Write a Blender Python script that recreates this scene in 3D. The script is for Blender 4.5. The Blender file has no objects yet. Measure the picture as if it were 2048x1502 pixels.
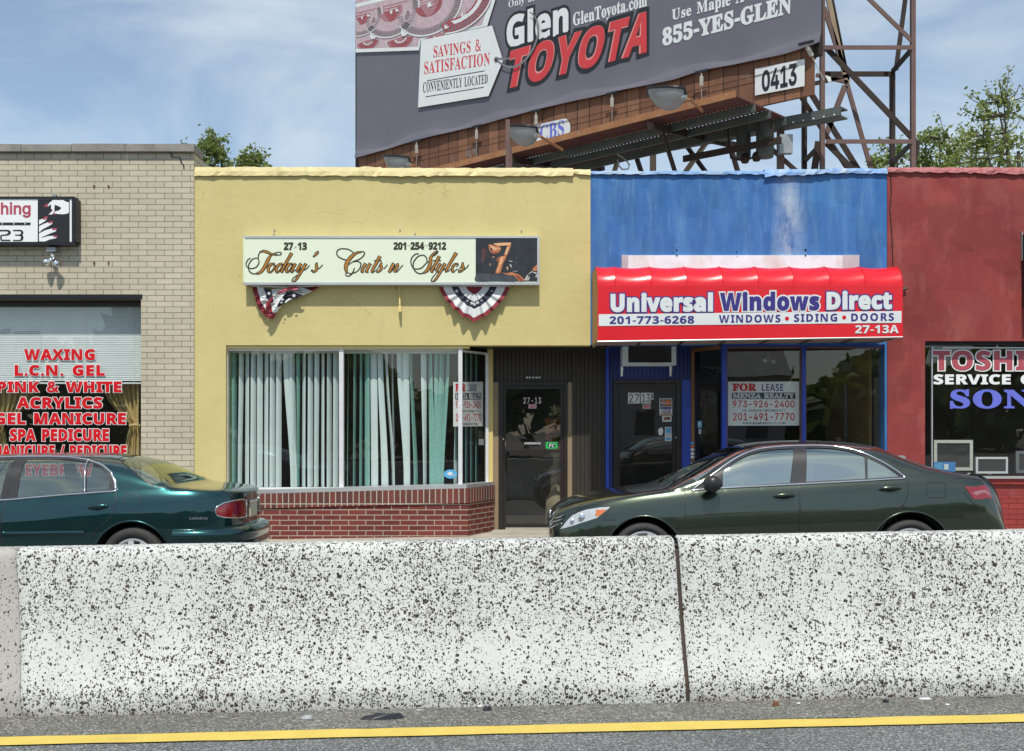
import bpy, math, random
import numpy as np
from mathutils import Vector
from mathutils.geometry import tessellate_polygon, delaunay_2d_cdt
random.seed(7); RNG = np.random.default_rng(7)
C = bpy.data.collections.new("street_scene"); bpy.context.scene.collection.children.link(C)
SC = bpy.context.scene
# ------------------------------------------------------------------ camera, world, sun, exposure
F, CX, HY, H = 2200.0, 1024.0, 860.0, 1.64          # focal length in photo pixels, centre, horizon row, eye height
cam = bpy.data.cameras.new("camera"); cam.sensor_width = 36.0; cam.lens = 36.0*F/2048
cam.shift_y = (HY-751.0)/2048; cam.clip_start = 0.1; cam.clip_end = 3000
co = bpy.data.objects.new("camera", cam); C.objects.link(co)
co.location = (0, 0, H); co.rotation_euler = (math.radians(90), 0, 0); SC.camera = co
SUN_EL = 60.0
world = bpy.data.worlds.new("World"); SC.world = world; world.use_nodes = True
wt = world.node_tree; wt.nodes.clear()
def wn(t, **k):
    n = wt.nodes.new(t)
    for a, b in k.items(): setattr(n, a, b)
    return n
sky = wn('ShaderNodeTexSky', sky_type='NISHITA', sun_disc=False)
sky.sun_elevation = math.radians(SUN_EL); sky.sun_rotation = math.radians(180); sky.air_density = 1.0; sky.dust_density = 0.6; sky.ozone_density = 0.6
tc = wn('ShaderNodeTexCoord'); mp = wn('ShaderNodeMapping'); mp.inputs['Scale'].default_value = (1.3, 1.0, 3.6); mp.inputs['Rotation'].default_value = (0, 0.22, 0); mp.inputs['Location'].default_value = (0.37, 0.2, 0.1)
nz = wn('ShaderNodeTexNoise'); nz.inputs['Scale'].default_value = 2.3; nz.inputs['Detail'].default_value = 9; nz.inputs['Roughness'].default_value = 0.56; nz.inputs['Distortion'].default_value = 0.5
rp = wn('ShaderNodeValToRGB'); rp.color_ramp.elements[0].position = 0.43; rp.color_ramp.elements[0].color = (0.10,)*3+(1,); rp.color_ramp.elements[1].position = 0.70; rp.color_ramp.elements[1].color = (0.78,)*3+(1,)
mx = wn('ShaderNodeMix', data_type='RGBA'); mx.inputs['B'].default_value = (5.6, 6.3, 6.6, 1)
bg = wn('ShaderNodeBackground'); bg.inputs['Strength'].default_value = 0.14
wo = wn('ShaderNodeOutputWorld')
L = wt.links.new
L(tc.outputs['Generated'], mp.inputs['Vector']); L(mp.outputs['Vector'], nz.inputs['Vector']); L(nz.outputs['Fac'], rp.inputs['Fac'])
L(rp.outputs['Color'], mx.inputs['Factor']); L(sky.outputs['Color'], mx.inputs['A']); L(mx.outputs['Result'], bg.inputs['Color']); L(bg.outputs['Background'], wo.inputs['Surface'])
sl = bpy.data.lights.new("sun", 'SUN'); sl.energy = 4.3; sl.angle = math.radians(0.53); sl.color = (1.0, 0.955, 0.86)
so = bpy.data.objects.new("sun", sl); C.objects.link(so); so.rotation_euler = (math.radians(90-SUN_EL), 0, math.radians(-1.5)); so.location = (0, -10, 30)
SC.view_settings.view_transform = 'Standard'; SC.view_settings.look = 'None'; SC.view_settings.gamma = 1; SC.view_settings.exposure = 0.0
SC.render.engine = 'CYCLES'; SC.cycles.use_denoising = True; SC.cycles.max_bounces = 8; SC.cycles.transparent_max_bounces = 16
try: SC.cycles.denoiser = 'OPENIMAGEDENOISE'
except Exception: pass

# ------------------------------------------------------------------ helpers
YF = 15.6                                            # distance of the shop fronts
SLOPE = 0.014                                        # the street climbs gently to the right
YAW = 0.032                                          # the carriageway runs slightly away to the right
def at(px, py, Y): return ((px-CX)*Y/F, Y, H+(HY-py)*Y/F)
def ax(px, Y=YF): return (px-CX)*Y/F
def az(py, Y=YF): return H+(HY-py)*Y/F
def gz(x): return SLOPE*max(-80, min(80, x))
BASE = {}
class MB:
    def __init__(s): s.v=[]; s.f=[]; s.m=[]
    def add(s, V, Fs, m=0):
        b=len(s.v); s.v += [tuple(map(float,p)) for p in V]
        for f in Fs: s.f.append(tuple(b+i for i in f)); s.m.append(m)
        return s
    def box(s, x0,x1,y0,y1,z0,z1,m=0):
        V=[(x0,y0,z0),(x1,y0,z0),(x1,y1,z0),(x0,y1,z0),(x0,y0,z1),(x1,y0,z1),(x1,y1,z1),(x0,y1,z1)]
        return s.add(V,[(0,3,2,1),(4,5,6,7),(0,1,5,4),(1,2,6,5),(2,3,7,6),(3,0,4,7)],m)
    def quad(s,a,b,c,d,m=0): return s.add([a,b,c,d],[(0,1,2,3)],m)
    def beam(s, p, q, w, h=None, m=0, up=(0,0,1)):
        p=Vector(p); q=Vector(q); h=h or w; d=(q-p).normalized(); u=Vector(up)
        if abs(d.dot(u))>.98: u=Vector((0,1,0))
        r=d.cross(u).normalized(); u=r.cross(d).normalized(); V=[]
        for e in (p,q):
            for a,b in((-1,-1),(1,-1),(1,1),(-1,1)): V.append(e+r*(a*w/2)+u*(b*h/2))
        return s.add(V,[(0,1,2,3),(7,6,5,4),(0,4,5,1),(1,5,6,2),(2,6,7,3),(3,7,4,0)],m)
    def tube(s, pts, r, n=8, m=0, closed=False):
        P=[Vector(p) for p in pts]; N=len(P); R=r if hasattr(r,'__len__') else [r]*N; V=[]; u=None
        for i in range(N):
            a=P[i-1] if (i>0 or closed) else P[i]; b=P[(i+1)%N] if (i<N-1 or closed) else P[i]
            d=(b-a).normalized()
            if u is None:
                u=d.cross(Vector((0,0,1)));
                if u.length<.1: u=d.cross(Vector((0,1,0)))
            u=(u-d*u.dot(d)).normalized(); w=d.cross(u)
            for k in range(n):
                t=2*math.pi*k/n; V.append(P[i]+u*(math.cos(t)*R[i])+w*(math.sin(t)*R[i]))
        fs=[]
        for i in range(N if closed else N-1):
            j=(i+1)%N
            for k in range(n): fs.append((i*n+k,j*n+k,j*n+(k+1)%n,i*n+(k+1)%n))
        if not closed: fs += [tuple(range(n-1,-1,-1)), tuple((N-1)*n+k for k in range(n))]
        return s.add(V,fs,m)
    def lathe(s, prof, c, n=24, m=0, axis='z'):
        V=[]; k=len(prof)
        for i in range(n):
            t=2*math.pi*i/n; cs,sn=math.cos(t),math.sin(t)
            for r,h in prof:
                V.append((c[0]+r*cs,c[1]+r*sn,c[2]+h) if axis=='z' else (c[0]+r*cs,c[1]+h,c[2]+r*sn))
        fs=[]
        for i in range(n):
            j=(i+1)%n
            for q in range(k-1): fs.append((i*k+q,j*k+q,j*k+q+1,i*k+q+1) if axis=='z' else (i*k+q,i*k+q+1,j*k+q+1,j*k+q))
        return s.add(V,fs,m)
    def poly(s, pts, m=0):
        P=[Vector(p) for p in pts]
        for t in tessellate_polygon([P]): s.add([P[i] for i in t],[(0,1,2)],m)
        return s
    def grid(s, G, m=0, flip=False):
        r=len(G); c=len(G[0]); V=[p for row in G for p in row]; fs=[]
        for i in range(r-1):
            for j in range(c-1):
                q=(i*c+j,i*c+j+1,(i+1)*c+j+1,(i+1)*c+j); fs.append(q[::-1] if flip else q)
        return s.add(V,fs,m)
    def wall(s, x0,x1,z0,z1,y0,y1,holes=(),m=0,rm=None):
        rm=m if rm is None else rm
        xs=sorted({x0,x1,*[h[0] for h in holes],*[h[1] for h in holes]}); zs=sorted({z0,z1,*[h[2] for h in holes],*[h[3] for h in holes]})
        xs=[x for x in xs if x0<=x<=x1]; zs=[z for z in zs if z0<=z<=z1]
        def solid(i,j):
            if i<0 or j<0 or i>=len(xs)-1 or j>=len(zs)-1: return None
            cx=(xs[i]+xs[i+1])/2; cz=(zs[j]+zs[j+1])/2
            return not any(h[0]<cx<h[1] and h[2]<cz<h[3] for h in holes)
        for i in range(len(xs)-1):
            for j in range(len(zs)-1):
                if not solid(i,j): continue
                a,b,c,d=xs[i],xs[i+1],zs[j],zs[j+1]
                s.quad((a,y0,c),(b,y0,c),(b,y0,d),(a,y0,d),m); s.quad((b,y1,c),(a,y1,c),(a,y1,d),(b,y1,d),m)
                for di,dj,Q in ((-1,0,[(a,y1,c),(a,y0,c),(a,y0,d),(a,y1,d)]),(1,0,[(b,y0,c),(b,y1,c),(b,y1,d),(b,y0,d)]),(0,-1,[(a,y1,c),(b,y1,c),(b,y0,c),(a,y0,c)]),(0,1,[(a,y0,d),(b,y0,d),(b,y1,d),(a,y1,d)])):
                    if not solid(i+di,j+dj): s.quad(*Q, rm if solid(i+di,j+dj) is False else m)
        return s
    def merge(s, o):
        b=len(s.v); s.v+=o.v; s.f += [tuple(b+i for i in f) for f in o.f]; s.m += o.m; return s
def tag(o, label=None, cat=None, group=None, kind=None):
    for k,v in (('label',label),('category',cat),('group',group),('kind',kind)):
        if v: o[k]=v
    return o
def thing(name, label, cat, loc, group=None):
    o=bpy.data.objects.new(name,None); o.empty_display_size=.2; C.objects.link(o); o.location=loc; BASE[o.name]=Vector(loc)
    return tag(o,label,cat,group)
def part(name, mb, mats, parent=None, smooth=False, label=None, loc=None, weld=False, normals=None):
    base=BASE[parent.name] if parent else Vector(loc or (0,0,0))
    me=bpy.data.meshes.new(name); me.from_pydata([(x-base.x,y-base.y,z-base.z) for x,y,z in mb.v],[],mb.f)
    mats=mats if isinstance(mats,(list,tuple)) else [mats]
    for m in mats: me.materials.append(m)
    me.polygons.foreach_set('material_index',mb.m)
    uv=me.uv_layers.new(name='wall').data
    for p in me.polygons:                           # metres along the wall / up the wall
        n=p.normal
        if abs(n.z)>.7: ux,uy,vx=1,0,1
        else:
            l=math.hypot(n.x,n.y) or 1; ux,uy,vx=-n.y/l,n.x/l,0
        for li in p.loop_indices:
            c=mb.v[me.loops[li].vertex_index]
            uv[li].uv=(c[0]*ux+c[1]*uy, c[1] if vx else c[2])
    if weld:
        import bmesh
        bm=bmesh.new(); bm.from_mesh(me); bmesh.ops.remove_doubles(bm,verts=bm.verts,dist=1e-5); bm.to_mesh(me); bm.free()
    if smooth: me.polygons.foreach_set('use_smooth',[True]*len(me.polygons))
    if normals is not None:
        me.polygons.foreach_set('use_smooth',[True]*len(me.polygons)); me.normals_split_custom_set_from_vertices(normals)
    me.update()
    o=bpy.data.objects.new(name,me); C.objects.link(o); BASE[o.name]=base
    if parent: o.parent=parent
    else: o.location=base
    if label: o['label']=label
    return o
def solo(name, mb, mats, label, cat, group=None, loc=None, kind=None, **k):
    if loc is None:
        V=np.array(mb.v); loc=tuple((V.min(0)+V.max(0))/2); loc=(loc[0],loc[1],float(V[:,2].min()))
    return tag(part(name,mb,mats,None,loc=loc,**k),label,cat,group,kind)
def copy_tree(o, parent=None):
    c=o.copy(); C.objects.link(c); BASE[c.name]=BASE[o.name]
    if parent: c.parent=parent
    for ch in [x for x in C.objects if x.parent==o]: copy_tree(ch,c)
    return c
def pchip(xs, ys):
    xs=np.array(xs,float); ys=np.array(ys,float); h=np.diff(xs); d=np.diff(ys)/h; m=np.zeros(len(xs))
    for i in range(1,len(xs)-1):
        if d[i-1]*d[i]>0:
            w1=2*h[i]+h[i-1]; w2=h[i]+2*h[i-1]; m[i]=(w1+w2)/(w1/d[i-1]+w2/d[i])
    m[0]=d[0]; m[-1]=d[-1]
    def f(x):
        x=np.clip(np.asarray(x,float),xs[0],xs[-1]); i=np.clip(np.searchsorted(xs,x)-1,0,len(xs)-2); t=(x-xs[i])/h[i]
        return ((1+2*t)*(1-t)**2*ys[i]+t*(1-t)**2*h[i]*m[i]+t*t*(3-2*t)*ys[i+1]+t*t*(t-1)*h[i]*m[i+1])
    return f
def spline(P, n=8, closed=False):
    P=[np.array(p,float) for p in P]; N=len(P); out=[]
    for i in range(N if closed else N-1):
        g=(lambda k:P[k%N]) if closed else (lambda k:P[max(0,min(N-1,k))])
        a,b,c,d=g(i-1),g(i),g(i+1),g(i+2)
        for k in range(n):
            t=k/n; out.append(.5*((2*b)+(c-a)*t+(2*a-5*b+4*c-d)*t*t+(3*b-3*c+d-a)*t**3))
    if not closed: out.append(P[-1])
    return out
# lettering: outlines of three alphabets (S plain, B bold, R bold with serifs): character code -> advance and loops of x, y in thousandths of an em
GLYPH_DATA = {
 'S': {
  38: (448, [[150,-2,110,12,78,34,54,62,39,96,35,149,47,189,140,279,255,375,262,405,253,437,226,457,176,456,145,431,137,389,204,284,438,0,364,0,94,331,76,384,79,430,99,470,134,499,182,513,235,510,279,491,308,459,323,419,315,362,256,293,118,185,100,154,100,108,124,70,166,49,223,50,278,75,321,121,342,168,349,224,408,224,397,144,333,47,289,14,215,-6]]),
  45: (453, [[337,244,337,188,114,188,114,244]]),
  46: (188, [[78,-1,53,24,50,50,63,73,86,86,113,83,134,66,141,41,134,16,113,-1]]),
  47: (249, [[235,533,71,-76,14,-76,178,533]]),
  48: (453, [[199,-5,151,11,111,41,80,86,60,144,49,214,49,294,60,364,81,422,112,467,151,498,200,514,254,514,302,498,342,467,372,422,393,364,404,294,404,214,393,144,373,86,342,41,302,11,254,-5],[245,51,276,63,303,87,323,122,340,194,343,285,330,365,313,405,290,435,261,453,227,460,192,453,163,435,140,405,117,341,109,254,117,168,140,103,163,74,209,51]]),
  49: (453, [[76,0,76,55,391,55,391,0],[276,509,276,0,212,0,212,448,86,358,86,427,198,509]]),
  50: (453, [[64,0,64,47,305,316,320,371,313,408,283,443,237,459,184,453,153,433,134,402,127,362,66,362,71,405,86,442,111,473,143,496,182,511,247,514,288,505,337,474,361,445,376,411,378,345,357,290,267,180,153,57,389,57,389,0]]),
  51: (453, [[173,-3,114,19,83,43,60,74,44,132,109,132,120,97,154,64,204,50,262,56,297,74,321,104,329,145,322,184,299,217,260,240,157,248,157,299,288,452,70,452,70,509,372,509,372,461,211,278,211,289,264,288,308,276,344,253,371,222,387,186,393,145,387,103,370,66,344,36,309,12,243,-6]]),
  52: (453, [[40,105,40,158,247,509,311,509,109,163,413,163,413,105],[282,0,282,318,343,318,343,0]]),
  54: (453, [[203,-5,161,5,125,26,96,56,75,94,65,138,68,199,89,261,252,509,322,509,151,261,145,261,187,303,235,314,278,309,316,295,346,271,370,240,384,201,389,157,384,112,368,73,343,39,310,14,249,-6],[254,52,289,70,314,101,327,142,324,187,307,225,279,251,241,264,198,262,163,244,138,214,126,174,128,128,145,90,174,63,212,49]]),
  55: (453, [[97,0,323,452,62,452,62,509,391,509,391,449,165,0]]),
  57: (453, [[249,514,291,503,328,482,356,452,377,414,388,371,385,309,363,248,200,0,130,0,301,248,307,248,265,206,218,195,175,199,137,214,106,237,83,269,68,307,64,352,69,397,85,436,110,469,143,494,203,514],[199,457,163,438,138,407,126,367,129,322,145,284,174,257,212,244,254,247,289,265,314,295,327,335,324,381,307,419,279,446,241,459]]),
  65: (480, [[16,0,201,509,276,509,463,0,395,0,232,478,245,478,191,302,85,0],[110,142,110,199,370,199,370,142]]),
  66: (456, [[60,0,60,509,266,508,310,499,345,481,371,456,394,410,395,344,373,301,315,262,363,245,394,216,414,173,417,117,400,67,377,39,344,18,301,4],[125,57,272,58,315,70,341,92,354,120,352,161,335,194,306,218,264,230,125,231],[125,285,265,288,308,309,329,337,336,372,330,403,313,429,283,446,240,452,125,452]]),
  67: (510, [[235,-5,177,11,126,42,86,88,57,146,42,215,42,293,57,362,86,421,126,466,177,498,235,514,305,513,373,490,427,447,456,402,473,348,408,348,382,404,337,440,267,456,223,450,184,432,150,403,125,364,109,314,103,254,109,194,125,145,151,105,184,76,223,59,304,57,366,88,401,136,408,160,473,160,457,107,416,49,357,11,286,-6]]),
  69: (419, [[60,0,60,509,372,509,372,452,125,452,125,286,355,286,355,229,125,229,125,57,375,57,375,0]]),
  70: (410, [[60,0,60,509,369,509,369,452,125,452,125,278,346,278,346,221,125,221,125,0]]),
  71: (520, [[236,-5,176,11,125,43,85,88,57,146,42,215,42,293,57,362,85,421,125,466,175,498,233,514,304,513,374,489,429,445,465,384,474,349,408,349,373,411,326,444,265,456,222,450,183,432,150,404,125,364,109,314,103,254,109,194,125,145,151,105,184,76,224,59,269,53,328,63,360,81,386,107,404,141,415,202,283,199,283,256,478,256,476,170,463,115,436,69,399,33,352,8,298,-5]]),
  72: (517, [[60,0,60,509,125,509,125,289,392,289,392,509,457,509,457,0,392,0,392,232,125,232,125,0]]),
  73: (300, [[31,0,31,57,118,57,118,452,31,452,31,509,269,509,269,452,183,452,183,57,269,57,269,0]]),
  74: (396, [[153,-4,98,15,57,55,36,111,33,173,98,173,99,123,111,88,134,64,166,51,204,51,235,64,258,88,270,123,272,509,336,509,334,111,313,55,271,15,217,-4]]),
  76: (393, [[60,0,60,509,125,509,125,57,361,57,361,0]]),
  77: (628, [[60,0,60,509,152,509,322,49,307,49,352,187,476,509,568,509,568,0,504,0,507,457,513,457,456,291,342,0,286,0,112,457,119,457,122,0]]),
  78: (523, [[60,0,60,509,136,509,414,55,405,54,399,509,463,509,463,0,387,0,108,452,119,454,125,0]]),
  79: (533, [[235,-5,177,11,126,42,86,88,57,146,42,215,42,293,57,362,86,421,126,466,177,498,235,514,299,514,357,498,408,466,448,421,477,362,491,293,491,215,477,146,448,88,408,42,357,11,299,-5],[289,54,330,66,367,89,396,123,418,168,429,223,429,286,418,341,396,386,367,420,330,443,289,454,245,454,203,443,167,420,137,385,116,340,105,285,105,223,116,168,137,123,167,89,203,66,245,54]]),
  82: (449, [[60,0,60,509,264,507,313,497,351,478,380,450,399,415,408,374,405,309,390,271,367,240,333,217,289,203,96,198,96,255,269,258,309,273,334,300,345,352,334,405,309,433,269,449,125,452,125,0],[353,0,230,229,303,229,428,0]]),
  83: (447, [[172,-4,128,9,91,31,64,60,46,96,38,137,104,137,116,98,142,71,194,52,257,52,311,74,336,102,346,139,338,171,307,199,154,249,105,274,71,307,54,348,53,393,65,431,87,463,119,488,158,506,227,516,296,505,351,476,377,449,394,415,401,378,337,378,326,412,302,437,267,453,209,458,156,442,129,418,116,387,119,352,148,319,336,252,379,220,401,185,408,139,403,99,386,64,360,34,323,11,252,-8]]),
  84: (449, [[32,452,32,509,417,509,417,452,257,452,257,0,193,0,193,452]]),
  85: (517, [[230,-7,177,5,133,28,98,60,74,101,62,148,60,509,124,509,125,160,141,113,173,77,220,56,279,53,331,68,368,99,389,144,393,509,457,509,456,148,443,101,419,60,384,28,340,5,288,-7]]),
  86: (480, [[204,0,16,509,84,509,248,31,235,31,395,509,463,509,278,0]]),
  87: (686, [[155,0,16,509,82,509,197,40,189,40,306,509,380,509,497,40,488,40,603,509,670,509,530,0,455,0,336,475,350,475,318,323,230,0]]),
  89: (472, [[203,0,203,208,16,509,91,509,250,230,224,230,280,344,381,509,455,509,268,208,268,0]]),
  90: (438, [[42,0,42,46,341,476,348,454,40,452,40,509,397,509,397,462,97,33,90,54,399,57,399,0]]),
  97: (389, [[126,-5,80,12,48,45,31,90,34,138,50,171,100,203,270,238,275,268,262,304,230,326,171,329,118,301,100,274,41,291,67,335,118,370,215,383,275,367,306,343,329,306,337,251,337,0,277,0,277,52,236,12,190,-6],[216,53,248,74,272,115,273,188,117,150,95,124,94,87,114,61,159,46]]),
  100: (424, [[172,-7,130,5,94,29,66,64,46,108,35,160,35,218,46,270,66,313,95,347,131,371,173,383,228,381,280,353,311,319,311,509,372,509,372,0,313,0,313,59,263,10,227,-5],[236,51,274,75,299,115,311,169,305,247,284,291,251,320,205,330,172,325,145,311,115,276,99,227,99,151,115,101,145,66,188,48]]),
  101: (404, [[185,-7,138,6,98,30,68,64,46,108,35,159,35,215,46,267,67,311,97,346,135,370,180,383,251,379,307,351,341,315,363,263,371,169,75,169,75,221,338,221,310,202,298,269,273,305,237,326,189,329,146,313,116,282,99,241,97,157,110,106,139,70,179,50,244,50,285,73,306,105,365,91,345,51,311,19,266,-1]]),
  103: (425, [[150,-144,93,-119,51,-69,101,-41,145,-83,192,-97,249,-92,282,-75,304,-47,311,-6,311,68,263,21,227,8,173,6,132,17,95,39,67,71,46,112,35,163,35,220,46,271,66,314,95,347,131,371,173,383,228,382,281,353,313,319,313,379,372,379,371,-32,360,-73,338,-104,308,-127,229,-150],[237,63,275,84,300,121,312,172,305,248,285,291,251,320,205,330,172,325,134,302,109,262,97,212,103,138,124,96,158,68,188,60]]),
  104: (410, [[114,0,53,0,53,509,114,509,114,287,102,287,124,332,152,362,187,379,246,383,295,369,321,349,341,321,353,285,357,0,296,0,295,256,283,291,260,315,229,328,184,326,150,311,126,283,114,243]]),
  105: (167, [[53,0,53,379,114,379,114,0],[60,449,42,475,48,506,75,523,107,517,126,491,119,461,92,444]]),
  110: (410, [[114,0,53,0,53,379,112,379,112,287,102,287,124,332,152,362,187,379,246,383,295,369,321,349,341,321,353,285,357,0,296,0,295,256,283,291,260,315,229,328,184,326,150,311,126,283,114,243]]),
  114: (259, [[53,0,53,379,112,379,115,321,140,358,181,380,243,384,242,323,182,323,140,301,117,262,114,0]]),
  115: (365, [[128,-2,84,18,53,50,36,94,94,107,105,79,124,60,165,46,217,50,244,62,262,81,267,112,254,136,212,155,125,177,87,196,61,222,48,255,48,290,65,332,100,363,149,381,223,381,267,366,299,339,324,290,268,277,243,316,219,328,171,332,131,317,114,299,110,267,124,243,172,223,254,202,292,183,317,158,330,125,330,90,321,61,290,24,242,0,203,-7]]),
  116: (227, [[204,379,204,327,6,327,6,379],[65,471,126,471,128,76,142,56,202,54,213,2,168,-4,125,2,92,21,72,52,65,93]]),
 },
 'B': {
  38: (492, [[154,-5,99,13,59,46,38,95,37,149,51,191,79,223,139,266,91,332,81,382,89,426,114,459,153,480,204,487,252,480,289,460,313,427,320,383,314,344,293,312,224,258,354,133,401,240,461,240,425,142,392,95,490,0,410,0,352,56,281,11,214,-6],[188,293,245,336,261,370,258,405,237,430,202,439,166,430,148,416,139,395,142,360],[229,49,291,75,314,93,175,229,118,185,103,160,97,127,104,94,122,68,169,47]]),
  45: (216, [[27,154,27,206,189,206,189,154]]),
  46: (180, [[67,-3,51,15,51,57,67,76,98,81,125,65,131,25,119,1,98,-9]]),
  47: (250, [[7,0,185,480,243,480,64,0]]),
  48: (384, [[191,-7,151,-3,116,10,88,30,64,59,34,137,25,277,40,373,62,421,93,457,136,480,191,487,232,483,266,471,295,450,318,422,349,344,357,295,358,203,343,107,321,59,290,23,247,1],[209,78,235,98,250,139,259,240,250,340,235,382,209,402,174,402,148,382,133,340,125,240,133,140,148,98,174,78]]),
  49: (384, [[176,0,176,370,89,296,40,357,194,480,277,480,277,0]]),
  50: (384, [[27,0,27,71,232,290,247,333,244,370,232,388,202,401,149,394,81,353,26,418,95,465,157,484,219,485,278,469,320,437,344,392,348,337,333,284,287,220,153,85,362,85,362,0]]),
  51: (384, [[126,-5,26,19,26,105,123,76,178,75,216,84,239,103,250,130,246,172,227,192,176,206,99,208,99,285,191,290,230,310,244,350,235,382,219,396,175,404,116,393,73,369,26,439,92,473,157,485,218,484,276,469,319,440,340,398,341,348,326,309,297,279,240,251,291,238,327,216,350,183,357,140,352,100,337,65,311,35,274,12,196,-6]]),
  52: (384, [[216,0,216,99,11,99,11,170,222,480,315,480,315,178,373,178,373,99,315,99,315,0],[101,178,216,178,220,363,189,311]]),
  53: (384, [[91,0,33,19,33,107,127,78,180,77,214,86,238,105,251,152,245,184,227,206,197,220,83,214,42,235,60,480,320,480,320,394,149,394,140,300,201,306,262,297,296,280,323,256,342,223,352,183,350,124,326,62,278,18,206,-4]]),
  54: (384, [[175,-5,131,6,91,29,60,63,37,110,25,169,33,305,59,379,93,425,142,460,209,481,328,480,328,399,271,406,218,401,178,387,151,364,132,334,121,256,148,287,188,308,255,309,305,289,341,250,360,194,359,123,337,62,294,18,234,-4],[224,80,245,95,259,121,263,175,255,203,239,222,214,232,169,228,134,199,124,167,137,114,165,82,185,75]]),
  55: (384, [[75,0,255,394,18,394,18,480,362,480,362,416,181,0]]),
  56: (384, [[154,-5,92,13,48,46,26,93,25,145,39,185,80,229,116,251,61,299,44,331,38,371,44,406,60,435,100,466,153,482,232,482,285,466,324,435,340,406,345,370,339,331,321,299,259,253,329,203,352,168,360,124,355,87,339,55,313,29,260,2,216,-6],[192,296,240,330,250,363,241,392,215,408,169,408,143,392,134,363,143,331],[224,72,247,84,261,103,263,144,187,209,137,175,122,153,119,115,128,94,146,77,174,69]]),
  57: (384, [[55,-2,55,79,113,73,166,77,205,92,233,114,251,144,263,222,225,183,197,171,127,169,78,189,42,228,24,284,24,355,46,416,89,460,149,482,209,483,253,472,292,450,324,415,347,368,359,309,350,173,324,99,290,53,241,18,148,-6],[215,250,250,280,259,311,247,365,218,396,187,404,160,399,138,383,124,357,121,303,129,276,145,256,169,246]]),
  65: (463, [[0,0,169,482,293,482,463,0,354,0,319,114,144,114,109,0],[170,199,295,199,232,407,204,311]]),
  66: (451, [[60,0,60,480,255,478,355,453,391,416,401,389,402,338,393,304,374,276,330,251,383,228,404,199,415,157,413,108,389,57,343,21,279,2],[162,289,258,293,282,304,295,321,298,357,288,377,268,389,162,396],[162,84,249,85,281,94,300,111,309,135,306,173,292,192,266,205,162,209]]),
  67: (428, [[219,-5,158,10,110,41,75,84,52,139,40,203,41,274,54,338,80,394,118,437,168,468,229,484,318,481,404,453,371,370,277,401,236,399,192,377,161,334,146,274,146,202,160,143,189,102,209,88,235,81,323,85,386,103,386,18,291,-5]]),
  68: (497, [[60,0,60,480,247,478,313,464,368,438,411,398,441,346,456,282,454,187,441,138,419,96,389,61,351,35,306,15,196,0],[162,84,270,94,316,123,343,173,353,242,344,311,318,359,275,387,248,394,162,396]]),
  69: (376, [[60,0,60,480,336,480,336,396,162,396,162,291,324,291,324,208,162,208,162,84,336,84,336,0]]),
  70: (369, [[60,0,60,480,335,480,335,396,161,396,161,273,323,273,323,189,161,189,161,0]]),
  71: (486, [[211,-3,167,9,129,29,97,56,71,92,53,134,39,240,46,311,68,371,104,420,153,456,215,479,327,484,432,457,398,375,319,400,267,400,229,390,197,370,171,342,154,306,144,238,151,174,173,123,197,98,229,83,333,85,333,185,242,185,242,269,433,269,433,21,311,-5]]),
  72: (514, [[60,0,60,480,162,480,162,291,352,291,352,480,453,480,453,0,352,0,352,207,162,207,162,0]]),
  73: (261, [[21,0,21,58,80,85,80,395,21,422,21,480,240,480,240,422,181,395,181,85,240,58,240,0]]),
  75: (446, [[60,0,60,480,162,480,162,260,332,480,445,480,277,267,446,0,330,0,205,202,162,171,162,0]]),
  76: (379, [[60,0,60,480,162,480,162,84,357,84,357,0]]),
  77: (633, [[60,0,60,480,199,480,314,113,435,480,573,480,573,0,478,0,480,375,357,0,263,0,145,376,151,0]]),
  78: (546, [[60,0,60,480,189,480,399,120,394,480,486,480,486,0,357,0,145,363,151,0]]),
  79: (535, [[230,-5,166,11,115,41,77,84,53,140,40,205,40,277,53,342,77,397,115,440,166,470,230,485,305,485,369,470,420,440,457,397,482,341,494,277,494,204,482,139,457,84,420,41,369,11,305,-5],[298,81,344,103,361,122,382,173,389,240,382,308,361,359,323,392,268,402,212,392,175,359,153,308,146,240,153,173,175,122,212,89,238,81]]),
  80: (422, [[60,0,60,480,257,477,324,457,368,418,389,363,390,309,374,252,351,219,316,193,268,176,162,171,162,0],[162,254,234,258,264,271,282,293,289,326,284,357,269,379,243,392,162,396]]),
  82: (443, [[60,0,60,480,246,477,318,459,365,424,389,370,388,305,365,256,302,209,443,0,330,0,216,184,162,184,162,0],[162,267,238,271,267,283,283,304,289,333,283,362,266,382,236,393,162,396]]),
  83: (370, [[130,-5,31,22,31,117,138,80,192,78,219,85,240,108,244,128,237,153,77,253,48,293,36,350,47,407,80,450,131,477,217,486,341,453,308,373,209,401,170,398,144,381,136,353,141,330,301,231,329,196,342,151,340,103,317,52,272,15,206,-4]]),
  84: (389, [[144,0,144,395,13,395,13,480,375,480,375,395,245,395,245,0]]),
  85: (508, [[207,-4,134,21,85,68,60,133,57,480,158,480,160,159,172,117,196,92,232,80,278,80,314,93,337,120,348,161,349,480,451,480,449,145,438,100,417,61,384,29,340,6,284,-5]]),
  86: (437, [[163,0,0,480,103,480,218,89,243,194,334,480,437,480,273,0]]),
  87: (649, [[122,0,0,480,100,480,185,92,207,211,277,480,373,480,465,92,549,480,649,480,527,0,412,0,323,354,238,0]]),
  88: (448, [[0,0,159,247,10,480,122,480,226,307,327,480,437,480,286,242,448,0,332,0,220,181,109,0]]),
  89: (419, [[159,0,159,183,0,480,110,480,210,282,310,480,419,480,260,187,260,0]]),
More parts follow.
